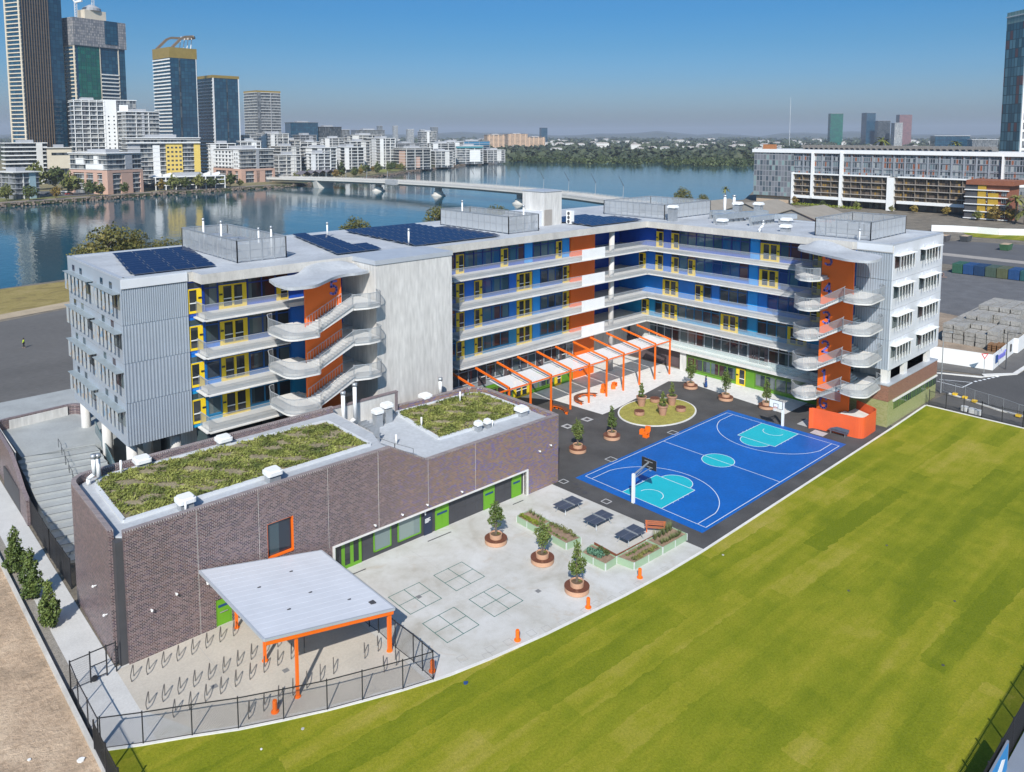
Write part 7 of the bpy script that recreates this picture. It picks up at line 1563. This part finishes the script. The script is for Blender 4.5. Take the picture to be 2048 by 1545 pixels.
pinkpan = lambda l1, l2, zt: [('F', 0, 2.6, 0, zt, pink, 1.1), ('F', l1-1.6, l1+.3, 0, zt, pink, 1.1), ('F', 0, l1, zt-1.6, zt, pink, 1.15), ('F', l1*.36, l1*.70, 0, zt, pink, 1.0), ('L', -1.1, 4, 0, zt, pink, 1.1), ('L', l2-4, l2, 0, zt, pink, 1.1), ('L', 0, l2, zt-1.6, zt, pink, 1.15), ('L', 9, 13, 0, zt, pink, 1.0), ('L', 20, 22, 0, zt, pink, 1.0)]
apt('apartment_block', 'pink brick based apartment block with dark upper corner beside the car park', 'apartment block', (71, 483), 19.7, 24, 37, 25.5, g_res, 'both', cw2, .35, .9, [], pinkpan(24, 37, 15)+[('F', 12, 17, 15.2, 25, cgrey, .9), ('L', 3, 20, 15.2, 19, cw, .9), ('L', 8, 12, 19, 24, cw, .9), ('L', 22, 30, 18.2, 22.5, cw, .9)], roofm_=cw)
apt('apartment_block', 'apartment block with bright yellow facade panels', 'apartment block', (97, 529), -8.6, 47.6, 24, 35, g_res, 'both', cw2, .4, 1.0, [], [('F', 24.5, 35.5, 5, 31.5, yel, 1.05), ('F', 43.4, 47.6, 5, 31.5, yel, 1.05), ('F', 16, 20.5, 3, 30, cw, 1.0), ('F', 0, 8, 18, 31, cgrey, .5), ('F', -1, 47.8, 31.4, 32.2, cw, 2.2)]+[('F', 25.2+2.7*j, 26.7+2.7*j, 6+3.1*k, 7.3+3.1*k, g_dark, 1.12) for j in range(4) for k in range(8)], roofm_=cw)
apt('apartment_block', 'pink brick based apartment block with white and brown upper walls', 'apartment block', (183, 540), 6.3, 28.1, 42, 26, g_res, 'both', cw2, .35, .9, [('F', 13.5, 2.6, cgrey, 1.0)], pinkpan(28.1, 42, 10.8)+[('L', 13, 42, 11, 25.5, cw, .6), ('L', 13, 42, 0, 11.5, darkbr, .62), ('L', 3, 11, 10.8, 25.5, cw, .8)]+[('L', 15+5.2*j, 17.2+5.2*j, 1.2+3.1*k, 3.0+3.1*k, g_dark, .7) for j in range(5) for k in range(8)]+[('L', 4.5+3.2*j, 6.0+3.2*j, 12+3.1*k, 13.6+3.1*k, g_dark, .88) for j in range(2) for k in range(4)], roofm_=cw)
apt('terrace_houses', 'low white row of riverside terraces before the yellow panelled block', 'terrace row', (105, 500), -10.2, 44.7, 22, 8.5, g_dark, 'front', cw, .5, 1.5, [('F', 6.4*k, .5, cw, 1.6) for k in range(8)], over=.6)
for k in range(7):
    x, y = 105+math.cos(math.radians(-10.2))*(6.4*k)+1, 500+math.sin(math.radians(-10.2))*(6.4*k)+8; c_ = 1
    tag(MB().hexa([(x, y, 8.3), (x+5.5, y-1, 8.3), (x+6.5, y+4, 8.3), (x+1, y+5, 8.3), (x, y, 9.0), (x+5.5, y-1, 10.6), (x+6.5, y+4, 10.6), (x+1, y+5, 9.0)]).build('roof_light', [cw], loc=(x, y, 8.3)), 'white sloped roof light on the low riverside terraces, %s from the left' % ord_(k), 'roof light', 'roof lights of the riverside terraces')
apt('apartment_block', 'bluish grey apartment block at the left edge by the bank', 'apartment block', (20, 476), 14.7, 12.9, 23.6, 15.5, g_grey, 'both', cgrey, .4, .8, [('F', 4, .4, cw2, .9), ('F', 9, 3.5, M('pale_blue_panel', (.30, .42, .46), .6, .05, .3), .9), ('L', 6, .5, cgrey, .9), ('L', 15, .5, cgrey, .9)], over=1.6, roofm_=cw2)
apt('office_building', 'curved-fronted white banded building behind the trees at the tower foot', 'office', (43, 634), -4.8, 27, 14, 31, g_dark, 'both', cw, .8, 1.4, [('F', 22, 4, cw2, 1.5)], over=1.0)
apt('car_park_building', 'beige blank-walled building between the tower foot and the pink block', 'car park', (67, 619), -7, 16.4, 9, 27.5, g_dark, None, cream, .5, .5, [], [('F', 0, 16.4, 12, 27.5, cream, .3), ('F', 3, 15, 22, 24, g_dark, .4)], roofm_=cw2)
WB = [('w', 239, 690, -3.1, 14.7+4, 40, 37, cw, g_res, 'white stepped apartment block behind the pink-based one'), ('w', 290, 711, -5.7, 18.6, 40, 38.5, cw, g_res, 'white apartment block with square windows in the crowded hillside'), ('g', 263, 635, -1.3, 19.2, 21.7, 26.5, cw2, g_grey, 'off-white apartment block beside the covered wharf'), ('w', 293, 620, 1.1, 20, 33, 25, cw, g_res, 'white apartment block with a rounded balcony corner'), ('g', 344, 751, -7.7, 14.5+4, 24, 37, cgrey, g_grey, 'grey apartment block rising behind the rounded-corner one'), ('w', 330, 633, -10.8, 19.9, 40, 25, cw, g_dark, 'white framed apartment block with brown recesses above the wharf'), ('w', 394, 723, -16.4, 33.9, 33, 37, cw2, g_res, 'long many-balconied apartment block in the middle of the far bank'), ('w', 398, 673, -13.3, 17.3, 40, 33.5, cw, g_res, 'white balcony block beside the dark green trees'), ('r', 410, 641, -5.2, 30.1, 27, 23, cw2, g_dark, 'apartment block with reddish side panels on the bright green bank'), ('g', 471, 670, -22.3, 21, 40, 18.5, cw2, g_res, 'low pale apartment block near the end of the bank'), ('t', 553, 733, -23.8, 35.5, 18, 23, cw, g_res, 'white building with teal blue roof band near the bank end'), ('g', 616, 745, -21.1, 25.4, 30, 17, cw2, g_grey, 'pale two-part house block at the tip of the bank'), ('b', 648, 849, -28.9, 49, 40, 28, cgrey, g_blue, 'wide blue-roofed hall behind the bank end'), ('g', 521, 819, -19.6, 31, 40, 26, cgrey, g_grey, 'grey industrial building with teal stripe on the bank')]
for q, (x, y, a, l1, l2, h, d) in enumerate(((310, 724, -11.5, 18.1, 12, 31.8, 'with stepped top, right of the grey tower foot'), (335, 733, -12.7, 22, 10, 29.5, 'just right of the stepped-top one'), (397, 790, -14.4, 24.5, 23, 33.5, 'tallest of the second row'), (350, 656, -11.2, 21.8, 15, 30.4, 'behind the wharf pavilion'), (185, 605, -11.7, 20, 11.4, 29.8, 'just behind the second pink-based block'), (215, 614, -13.7, 17, 12, 31.7, 'at the foot of the lower gold tower'), (311, 768, -13.3, 19, 26, 34.9, 'under the grey tower'), (456, 778, -17.8, 28.8, 24, 31.6, 'behind the green trees'), (259, 570, -3.4, 18, 12, 21, 'next to the bridge end'), (230, 573, -6.2, 19.4, 13, 20, 'just before the bridge end'), (505, 719, -17, 29, 20, 27, 'beside the teal banded building'), (555, 765, -19, 30, 21, 28, 'behind the teal banded building'))): WB.append((('w', 'g')[q % 2], x, y, a, l1, l2, h, cw if q % 3 else cw2, (g_res, g_dark, g_grey)[q % 3], 'second row apartment block '+d))
for k, (ty, x, y, a, l1, l2, h, sm, gm, lab) in enumerate(WB):
    pn = {'w': [('F', 0, l1*.22, 3, h-.3, sm, .9), ('L', l2*.3, l2*.65, 2, h-.5, sm, .7)], 'g': [('F', l1*.55, l1*.8, 2, h, sm, .7)], 'r': [('L', 2, 14, 2, h-3, pink, .95), ('F', l1*.4, l1*.55, 2, h*.6, pink, .95)], 't': [('F', -.5, l1, h-2.5, h, teal_c, 1.1), ('F', l1*.5, l1*.9, 3, h-5, cw, .8)], 'b': [('F', -.5, l1, h-5, h, blue_c, .8)]}[ty]
    apt('apartment_block' if ty not in 'b' else 'hall_building', lab, 'apartment block' if ty != 'b' else 'hall', (x, y), a, l1, l2, h, gm, 'both', sm, .5, 1.0, [('F', l1*q, .5, sm, 1.0) for q in (.0, .35, .68, 1)], pn)
apt('office_building', 'dark blue glass office block on the skyline right of the grey tower', 'office', (449, 978), -12, 39.6, 30, 55, g_blue, None, over=.2, roofm_=cdk); apt('office_building', 'darker flat office block beside the blue glass one on the skyline', 'office', (490, 972), -12, 34, 30, 49, g_dark, None, over=.2, roofm_=cdk); apt('office_building', 'long grey office roof on the skyline with a white sphere', 'office', (515, 999), -14.4, 38, 29, 45, g_grey, None, over=.4, roofm_=cw2); apt('office_building', 'pale blue office slab on the skyline left of the far white towers', 'office', (581, 1019), -19.6, 46, 40, 45, g_grey, None, over=.4, roofm_=cgrey)
apt('apartment_tower', 'white upper block standing above the far trees', 'apartment block', (695, 1002), -21.3, 26, 22, 43, g_res, 'both', cw, .5, .8, [('F', 12, 4, cw, 1)])
# covered wharf
wf = root('wharf_pavilion', (255, 545, -.5), 'dark folded-roof pavilion by the bridge end', 'pavilion'); m = MB()
for k in range(5): x, y = 238+9.5*k, 552+3.5*k; m.hexa([(x, y-5, 3.6), (x+5, y-4, 6.2), (x+5, y+9, 6.2), (x, y+8, 3.6), (x, y-5, 3.9), (x+5, y-4, 6.5), (x+5, y+9, 6.5), (x, y+8, 3.9)]); m.hexa([(x+5, y-4, 6.2), (x+10, y-3, 3.6), (x+10, y+10, 3.6), (x+5, y+9, 6.2), (x+5, y-4, 6.5), (x+10, y-3, 3.9), (x+10, y+10, 3.9), (x+5, y+9, 6.5)])
m.build('roof', [M('wharf_roof', (.13, .12, .14), .7, .1, .3)], wf)
for k in range(6): MB().box(239+9.5*k, 549+3.5*k, -.5, 239.6+9.5*k, 549.6+3.5*k, 4).build('post', [cw2], wf)
# the far skyline
for x, y, a, l1, l2, h, gm, sm, lab in ((1176, 1385, -26, 44, 33, 38, peach, cream, 'peach apartment block, left one of the peach group beyond the mangroves'), (1281, 1425, -27.7, 52, 40, 40, peach, cream, 'peach apartment block, middle one of the peach group beyond the mangroves'), (1387, 1462, -29, 49, 42, 32, peach, cream, 'peach apartment block, right one of the peach group beyond the mangroves')):
    apt('apartment_block', lab, 'apartment block', (x, y), a, l1, l2, h, g_res, 'both', gm, 1.9, .8, [('F', l1*q, 3, peach, 1.2) for q in (.1, .35, .62, .9)], penth=True, group='peach blocks')
for x, y, a, l1, l2, h, gm, lab in ((1768, 1789, -30, 20.8, 26, 62, g_blue, 'teal glass tower alone on the horizon over the peach blocks'), (1349, 2130, -18, 15, 19, 68, g_grey, 'slim pale tower on the horizon, leftmost of the far white group'), (1428, 2076, -20, 22, 19, 57, g_res, 'low pale block on the horizon, second of the far white group'), (1616, 2433, -19, 17.6, 15, 73, g_res, 'slim white tower on the horizon, third of the far white group'), (1345, 1890, -21, 14, 18, 54, g_res, 'pale block on the horizon, nearest of the far white group'), (1613, 2189, -22, 24, 21, 66, g_grey, 'pale tower on the horizon, right end of the far white group'),
    (2195, 1003, -45, 36.5, 20, 101, g_green, 'green glass tower alone on the right horizon'), (2234, 914, -47, 25.4, 40, 102, g_blue, 'dark blue tower on the right horizon, tallest of the cluster'), (2199, 867, -48, 34, 23, 78, g_dark, 'dark balcony block attached to the dark blue horizon tower'), (2359, 869, -49, 35.5, 27.7, 98, lglass('rose_glass', [(.16, .09, .10), (.22, .12, .13), (.12, .08, .09)], 2, FH, (.25, .15, .15), .2), 'rose tinted tower on the right horizon'), (2168, 809, -49, 21, 26, 71, g_res, 'white tower in front of the rose tinted one on the horizon'), (1348, 430, -61.5, 52, 42, 36, g_blue, 'long blue office building with white roof on the right horizon'), (1317, 364, -63.6, 36, 41, 30, g_grey, 'white roofed hall on the right horizon next to the big tower')):
    apt('distant_tower', lab, 'tower', (x, y), a, l1, l2, h, gm, 'both' if gm in (g_res,) else None, cw, .8, .4, over=.3, roofm_=cw if 'white' in lab else cgrey, penth=False, group='buildings on the horizon')
rt = apt('residential_tower', 'tall glass tower with a white gridded side cut by the right picture edge', 'tower', (469.8, 89), -40.5, 32, 17, 109, g_grey, 'front', cw, 1.5, .5, [('F', .5, 1.2, cw, .8), ('F', 7, 2.4, cw, .7), ('F', 14, 2.4, cw, .7)], [], fh=5.6, over=.2, penth=False)
o = MB().box(-.35, 0, 0, .0, 17, 109).build('glazed_side', [lglass('teal_side_glass', [(.05, .14, .18), (.08, .19, .23), (.13, .26, .30), (.035, .10, .13), (.16, .06, .05)], 2.7, 5.6, (.02, .05, .065), .22)]); o.parent = rt
o = MB().box(-.4, -.3, 105, -.36, 17, 112).build('parapet_glass', [lglass('parapet_green', [(.25, .34, .30), (.2, .32, .28)], 2.7, 9, (.1, .2, .2), .2)]); o.parent = rt
mast = root('radio_mast', (1750, 900, -.5), 'hair-thin radio mast on the horizon left of the white block', 'mast'); MB().cyl((1750, 900, -.5), (1750, 900, 130), .5, .3, 5).build('pole', [cw], mast)
# ---------------------------------------------------------------- trees beyond
protos = {}
def bigtree(kind, seed, h, r, n, ls, lm, shape, nc):
    t = tree('bank_tree', (0, 0, 0), h, r, 'x', 'tree', None, seed, n, ls, h*.22, lm, shape, h*.022, 1, nc); protos[kind] = t; return t
bigtree('round', 501, 9, 4.6, 420, .75, leaf_b, 'ball', 16); bigtree('olive', 502, 8, 3.8, 380, .7, leaf_c, 'ball', 14); bigtree('tall', 503, 12, 3.6, 420, .75, leaf_b, 'cone', 16); bigtree('autumn', 504, 7, 3.4, 320, .62, leafmat('leaf_autumn', (.16, .10, .025), (.24, .17, .035), (.30, .22, .05), .3), 'ball', 12); bigtree('near', 505, 12, 5.5, 2600, .36, leafmat('leaf_shore', (.06, .068, .02), (.135, .13, .036), (.22, .175, .05), .35), 'wide', 26)
used_p = set(); rt4 = random.Random(17)
def put(kind, x, y, z, s, label, group=None, name='bank_tree'):
    p = protos[kind]
    if kind not in used_p: used_p.add(kind); o = p; o.location = (x, y, z); o.rotation_euler = (0, 0, rt4.uniform(0, 6)); o.scale = (s,)*3; o['label'] = label
    else: o = dup(p, (x, y, z), rt4.uniform(0, 6), label, None, (s*rt4.uniform(.9, 1.1), s*rt4.uniform(.9, 1.1), s*rt4.uniform(.85, 1.15)))
    if group: o['group'] = group
for x, y, k, s, l in ((24, 463, 'round', 0.94, 'dark round tree at the left end of the far bank, by the bluish block'), (14, 470, 'olive', 1.12, 'olive tree touching the left picture edge on the far bank'), (38, 467, 'autumn', 1.00, 'yellow round bush tree on the bank grass'), (52, 492, 'olive', 1.62, 'big olive tree beside the car park entrance'), (47, 560, 'olive', 2.12, 'largest olive tree behind the bluish grey block'), (60, 565, 'round', 1.50, 'dark tree next to the largest olive tree'), (70, 545, 'tall', 1.25, 'dark tree beside the pink block side wall'), (57, 470, 'round', 1.00, 'dark shrubby tree between car park and promenade'), (64, 474, 'olive', 0.88, 'small tree at the promenade before the pink block'), (78, 474, 'round', 0.75, 'small dark tree before the pink block front'), (104, 486, 'autumn', 1.00, 'brownish tree at the left end of the riverside terraces'), (112, 487, 'olive', 1.12, 'tree before the riverside terraces, second along'), (121, 489, 'round', 1.00, 'dark tree before the riverside terraces, third along'), (131, 491, 'olive', 1.12, 'tree before the riverside terraces, fourth along'), (139, 491, 'round', 0.94, 'dark tree before the riverside terraces, fifth along'), (147, 494, 'olive', 1.12, 'tree before the riverside terraces, sixth along'), (155, 496, 'round', 1.06, 'dark tree at the right end of the riverside terraces'), (163, 498, 'olive', 0.62, 'low hedge-like tree before the second pink block')): put(k, x, y, -.5, s, l, 'trees along the far promenade')
for i in range(46):
    u = i/45; a = rt4.uniform(8, 45); x = 245+u*430+rt4.uniform(-6, 6); y = np.interp(x, [245, 327, 457, 620, 720], [524, 567, 662, 765, 830])+a
    k = ('olive', 'round', 'autumn', 'round', 'tall')[i % 5]; put(k, x, float(y), -.5, rt4.uniform(.7, 1.15), '%s tree on the green bank, %s from the bridge end' % ({'olive': 'olive', 'round': 'dark round', 'autumn': 'brownish', 'tall': 'tall dark'}[k], ord_(i)), 'trees along the green bank')
for i in range(34):
    x = rt4.uniform(20, 420); y = rt4.uniform(560, 760)+x*.2; k = ('olive', 'round', 'tall')[i % 3]; put(k, x, y, -.5, rt4.uniform(.8, 1.2), 'street tree standing between the far apartment blocks', 'street trees between the far blocks')
# shore trees just behind the school
for x, y, s, l in ((-17, 166, 1.15, 'bushy olive shore tree behind the ribbed school end, the tallest left one'), (-10, 170, 1.04, 'bushy shore tree right beside the tallest left one'), (-3, 168, 0.83, 'smaller shore tree right of the tallest left ones'), (4, 171, 0.77, 'low shore tree ending the left shore group'), (-21, 170, 0.77, 'sparse shore tree at the left side of the shore group'), (52, 160, 1.08, 'single dark shore tree seen over the roof beside the near enclosure'), (84, 162, 0.94, 'brown-green shore tree seen over the middle roof'), (93, 166, 0.68, 'low shore tree seen over the middle roof, right of the brown-green one'), (101, 165, 0.64, 'low shore tree seen over the middle roof, farther right'), (112, 163, 1.01, 'slim shore tree beside the middle enclosure'), (232, 165, 0.88, 'small conical shore tree beyond the rooftop screens'), (268, 178, 0.55, 'small dark shore tree left of the long white block')): put('near', x, y, -.1, s, l, 'shore trees behind the school')
put('round', 222, 178, -.1, .4, 'tiny dark tree on the shore by the dishes', 'shore trees behind the school')
def palm(x, y, z, h, label, s=1.0):
    t = root('palm_tree', (x, y, z), label, 'palm', 'palm trees'); rngp = np.random.default_rng(int(abs(x*7+y))); MB().cyl((x, y, z), (x, y, z+h), .28*s, .2*s, 8).build('trunk', [bark], t); m = MB()
    for k in range(34):
        a = k*2.4; el = rngp.uniform(-.5, 1.2); L = 2.6*s; p = [(x+L*q*math.cos(a)*math.cos(el*(1-q*.9)), y+L*q*math.sin(a)*math.cos(el*(1-q*.9)), z+h+L*q*math.sin(el)-1.5*s*q*q) for q in (0, .35, .7, 1)]; w = .28*s; dx, dy = -math.sin(a)*w, math.cos(a)*w
        for (q0, q1) in zip(p, p[1:]): m.face([(q0[0]-dx, q0[1]-dy, q0[2]), (q0[0]+dx, q0[1]+dy, q0[2]), (q1[0]+dx*.6, q1[1]+dy*.6, q1[2]), (q1[0]-dx*.6, q1[1]-dy*.6, q1[2])])
    m.build('crown', [leaf_c], t)
for x, y, z, h, l, s in ((283, 174, -.1, 9, 'single palm on the shore left of the long white block', 1), (298, 46, 0, 10, 'big palm by the right picture edge before the brick apartments', 1.7), (295, 42, 0, 6, 'dark lower palm at the right picture edge', 1.6), (345, 120, 26, 8, 'tall palm poking above the long white roof, left one', 1.7), (345, 85, 26, 6.5, 'palm poking above the long white roof, right one', 1.4)): palm(x, y, z, h, l, s)
for i, (x, y, k, s) in enumerate(((299, 54, 'autumn', .9), (300, 48, 'autumn', .8), (297, 60, 'olive', .5), (311, 150, 'autumn', .6), (312, 118, 'olive', .45), (310, 90, 'autumn', .6), (308, 76, 'autumn', .7), (312, 135, 'round', .35), (309, 100, 'olive', .4))): put(k, x, y, -.05, s, 'bare-looking street tree below the long white block, %s from the brick apartments' % ord_(i), 'trees at the foot of the white block')
hg = MB(); rg5 = np.random.default_rng(2); leaves(hg, [(310.5, y, .7, 1.6, .8) for y in np.arange(116, 152, 2.0)], 900, .35, rg5); tag(hg.build('clipped_hedge', [lime]), 'bright green hedge along the foot of the long white block', 'hedge')
# woods: too many to count
def woods(name, pts, n, ls, lm, seed, label):
    rngw = np.random.default_rng(seed); P = np.array(pts); N = len(P); k = n; S = np.repeat(P, k, 0); d = rngw.normal(size=(N*k, 3)); d[:, 2] = np.abs(d[:, 2])*.9+.05; d /= np.linalg.norm(d, axis=1)[:, None]
    C3 = S[:, :3]+d*np.stack([S[:, 3], S[:, 3], S[:, 4]], 1)*rngw.uniform(.6, 1.05, (N*k, 1)); nr = d+rngw.normal(size=d.shape)*.45; nr /= np.linalg.norm(nr, axis=1)[:, None]; t = np.cross(nr, rngw.normal(size=d.shape)); t /= np.linalg.norm(t, axis=1)[:, None]; b = np.cross(nr, t); s = (ls*rngw.uniform(.6, 1.4, (N*k, 1)))*(S[:, 3:4]/5)
    V = np.stack([C3-t*s, C3+b*s*.8, C3+t*s, C3-b*s*.8], 1).reshape(-1, 3); me = bpy.data.meshes.new(name); nv = len(V); me.vertices.add(nv); me.vertices.foreach_set('co', V.ravel()); me.loops.add(nv); me.loops.foreach_set('vertex_index', np.arange(nv)); me.polygons.add(nv//4); me.polygons.foreach_set('loop_start', np.arange(0, nv, 4)); me.update(calc_edges=True); me.materials.append(lm); o = bpy.data.objects.new(name, me); COL.objects.link(o); tag(o, label, 'woods', kind='stuff')
rw = np.random.default_rng(8)
mg = mang; pts = []
for a, c in zip(mg, mg[1:]):
    L = math.dist(a, c); nx_, ny_ = (c[1]-a[1])/L, -(c[0]-a[0])/L
    for q in range(int(L/3.2)):
        t = rw.uniform(0, 1); dd = abs(rw.normal())*45; pts.append((a[0]+(c[0]-a[0])*t+dd*.75, a[1]+(c[1]-a[1])*t+dd*.66, -1.2, rw.uniform(3.2, 5.5), rw.uniform(3.2, 6)))
for q in range(1500): r = rw.uniform(760, 1500); th = rw.uniform(math.radians(22), math.radians(47)); pts.append((-74+r*math.cos(th), -46+r*math.sin(th), -1, rw.uniform(4, 6.5), rw.uniform(4, 8))) if r > 1030+60*math.sin(th*9) else None
woods('mangrove_woods', pts, 44, 1.25, leafmat('leaf_mangrove_far', (.040, .060, .022), (.075, .095, .030), (.12, .125, .045), .02), 9, 'continuous olive green mangrove belt along the far shore')
pts = []
for q in range(3400):
    r = 1150*math.exp(rw.uniform(0, 1.7)); th = rw.uniform(math.radians(13), math.radians(84))
    if r < 1500 and th > math.radians(58): continue
    s = 1+r/3500; pts.append((-74+r*math.cos(th), -46+r*math.sin(th), -1, rw.uniform(6, 10)*s, rw.uniform(5, 10)*s))
woods('far_woods', pts, 22, 2.4, leafmat('leaf_far', (.035, .05, .03), (.06, .075, .038), (.09, .095, .05), .01), 10, 'dark continuous tree belt reaching the horizon')
hs = None
for q in range(240):
    r = 1700*math.exp(rt4.uniform(0, .95)); th = math.radians(rt4.uniform(16, 62)); x, y = -74+r*math.cos(th), -46+r*math.sin(th); sc = rt4.uniform(.45, .85)*(1+r/8000)
    if hs is None:
        hs = root('distant_house', (0, 0, 0), 'small pale building showing between the far trees', 'house', 'pale buildings between the far trees'); MB().box(-9, -6, 0, 9, 6, 12).build('wall', [cw2], hs); MB().hexa([(-9.4, -6.4, 12), (9.4, -6.4, 12), (9.4, 6.4, 12), (-9.4, 6.4, 12), (-6, -1, 14.5), (6, -1, 14.5), (6, 1, 14.5), (-6, 1, 14.5)]).build('roof', [M('tile_far', (.40, .36, .33), .9, .1, .1)], hs); hs.location = (x, y, 0); hs.scale = (sc,)*3
    else: dup(hs, (x, y, 0), rt4.uniform(-1.2, .6), None, None, (sc*rt4.uniform(.8, 2.5), sc, sc*rt4.uniform(.7, 1.35)))
m = MB(); prev = None
for k in range(60):
    th = math.radians(8+84*k/59); z = 62+22*math.sin(k*.7)+14*math.sin(k*1.9+1)+8*math.sin(k*4.1); p = (-74+9000*math.cos(th), -46+9000*math.sin(th)); p2 = (-74+11500*math.cos(th), -46+11500*math.sin(th))
    if prev: m.face([(*prev[0], -3), (*p, -3), (*p, z*.6), (*prev[0], prev[2]*.6)][::-1]); m.face([(*prev[0], prev[2]*.6), (*p, z*.6), (*p2, z), (*prev[1], prev[2])][::-1])
    prev = (p, p2, z)
tag(m.build('hills', [M('hill_green', (.05, .06, .045), 1, .2, .002)]), kind='structure')
# parked cars by the pink block
cars = None
for k, (x, y, c_, l) in enumerate(((46, 497, (.7, .7, .7), 'white parked car nearest the promenade trees'), (50, 504, (.08, .09, .10), 'dark parked car in the second row of the far car park'), (47, 512, (.55, .56, .58), 'silver parked car in the middle of the far car park'), (54, 516, (.7, .7, .7), 'white parked van at the back of the far car park'), (43, 506, (.10, .10, .12), 'black parked car at the left side of the far car park'), (52, 497, (.4, .05, .04), 'dull red parked car beside the pink block'))):
    t = root('parked_car', (x, y, -.42), l, 'car', 'cars in the far car park'); cm_ = M('car_paint_%d' % k, c_, .3, 0, 1); hv = 1.3 if 'van' in l else 1
    MB().prism(rounded([(x-2.2, y-.9), (x+2.2, y-.9), (x+2.2, y+.9), (x-2.2, y+.9)], .4, 3), -.15, .45*hv).build('body', [cm_], t); MB().hexa([(x-1.5, y-.82, .45*hv), (x+1.6, y-.82, .45*hv), (x+1.6, y+.82, .45*hv), (x-1.5, y+.82, .45*hv), (x-.9, y-.7, 1.05*hv), (x+1.1, y-.7, 1.05*hv), (x+1.1, y+.7, 1.05*hv), (x-.9, y+.7, 1.05*hv)]).build('cabin', [g_dark], t)
    for wx in (-1.4, 1.4):
        for wy in (-.9, .9): MB().cyl((x+wx, y+wy-.1, -.1), (x+wx, y+wy+.1, -.1), .32, n=12).build('wheel', [black], t)
# one small pinkish cloud over the white towers
cl2 = MB(); rc = np.random.default_rng(4)
# ---------------------------------------------------------------- air between here and the horizon
hz = bpy.data.materials.new('haze_air'); hz.use_nodes = True; nt = hz.node_tree; nt.nodes.remove(nt.nodes['Principled BSDF'])
pv_ = nt.nodes.new('ShaderNodeVolumePrincipled'); pv_.inputs['Color'].default_value = (.80, .88, 1.0, 1); pv_.inputs['Density'].default_value = 1.05e-4; pv_.inputs['Anisotropy'].default_value = .1
nt.links.new(pv_.outputs[0], nt.nodes['Material Output'].inputs['Volume'])
tag(MB().box(-15500, -15500, -4.6, 15500, 15500, 215).build('haze', [hz]), kind='stuff')
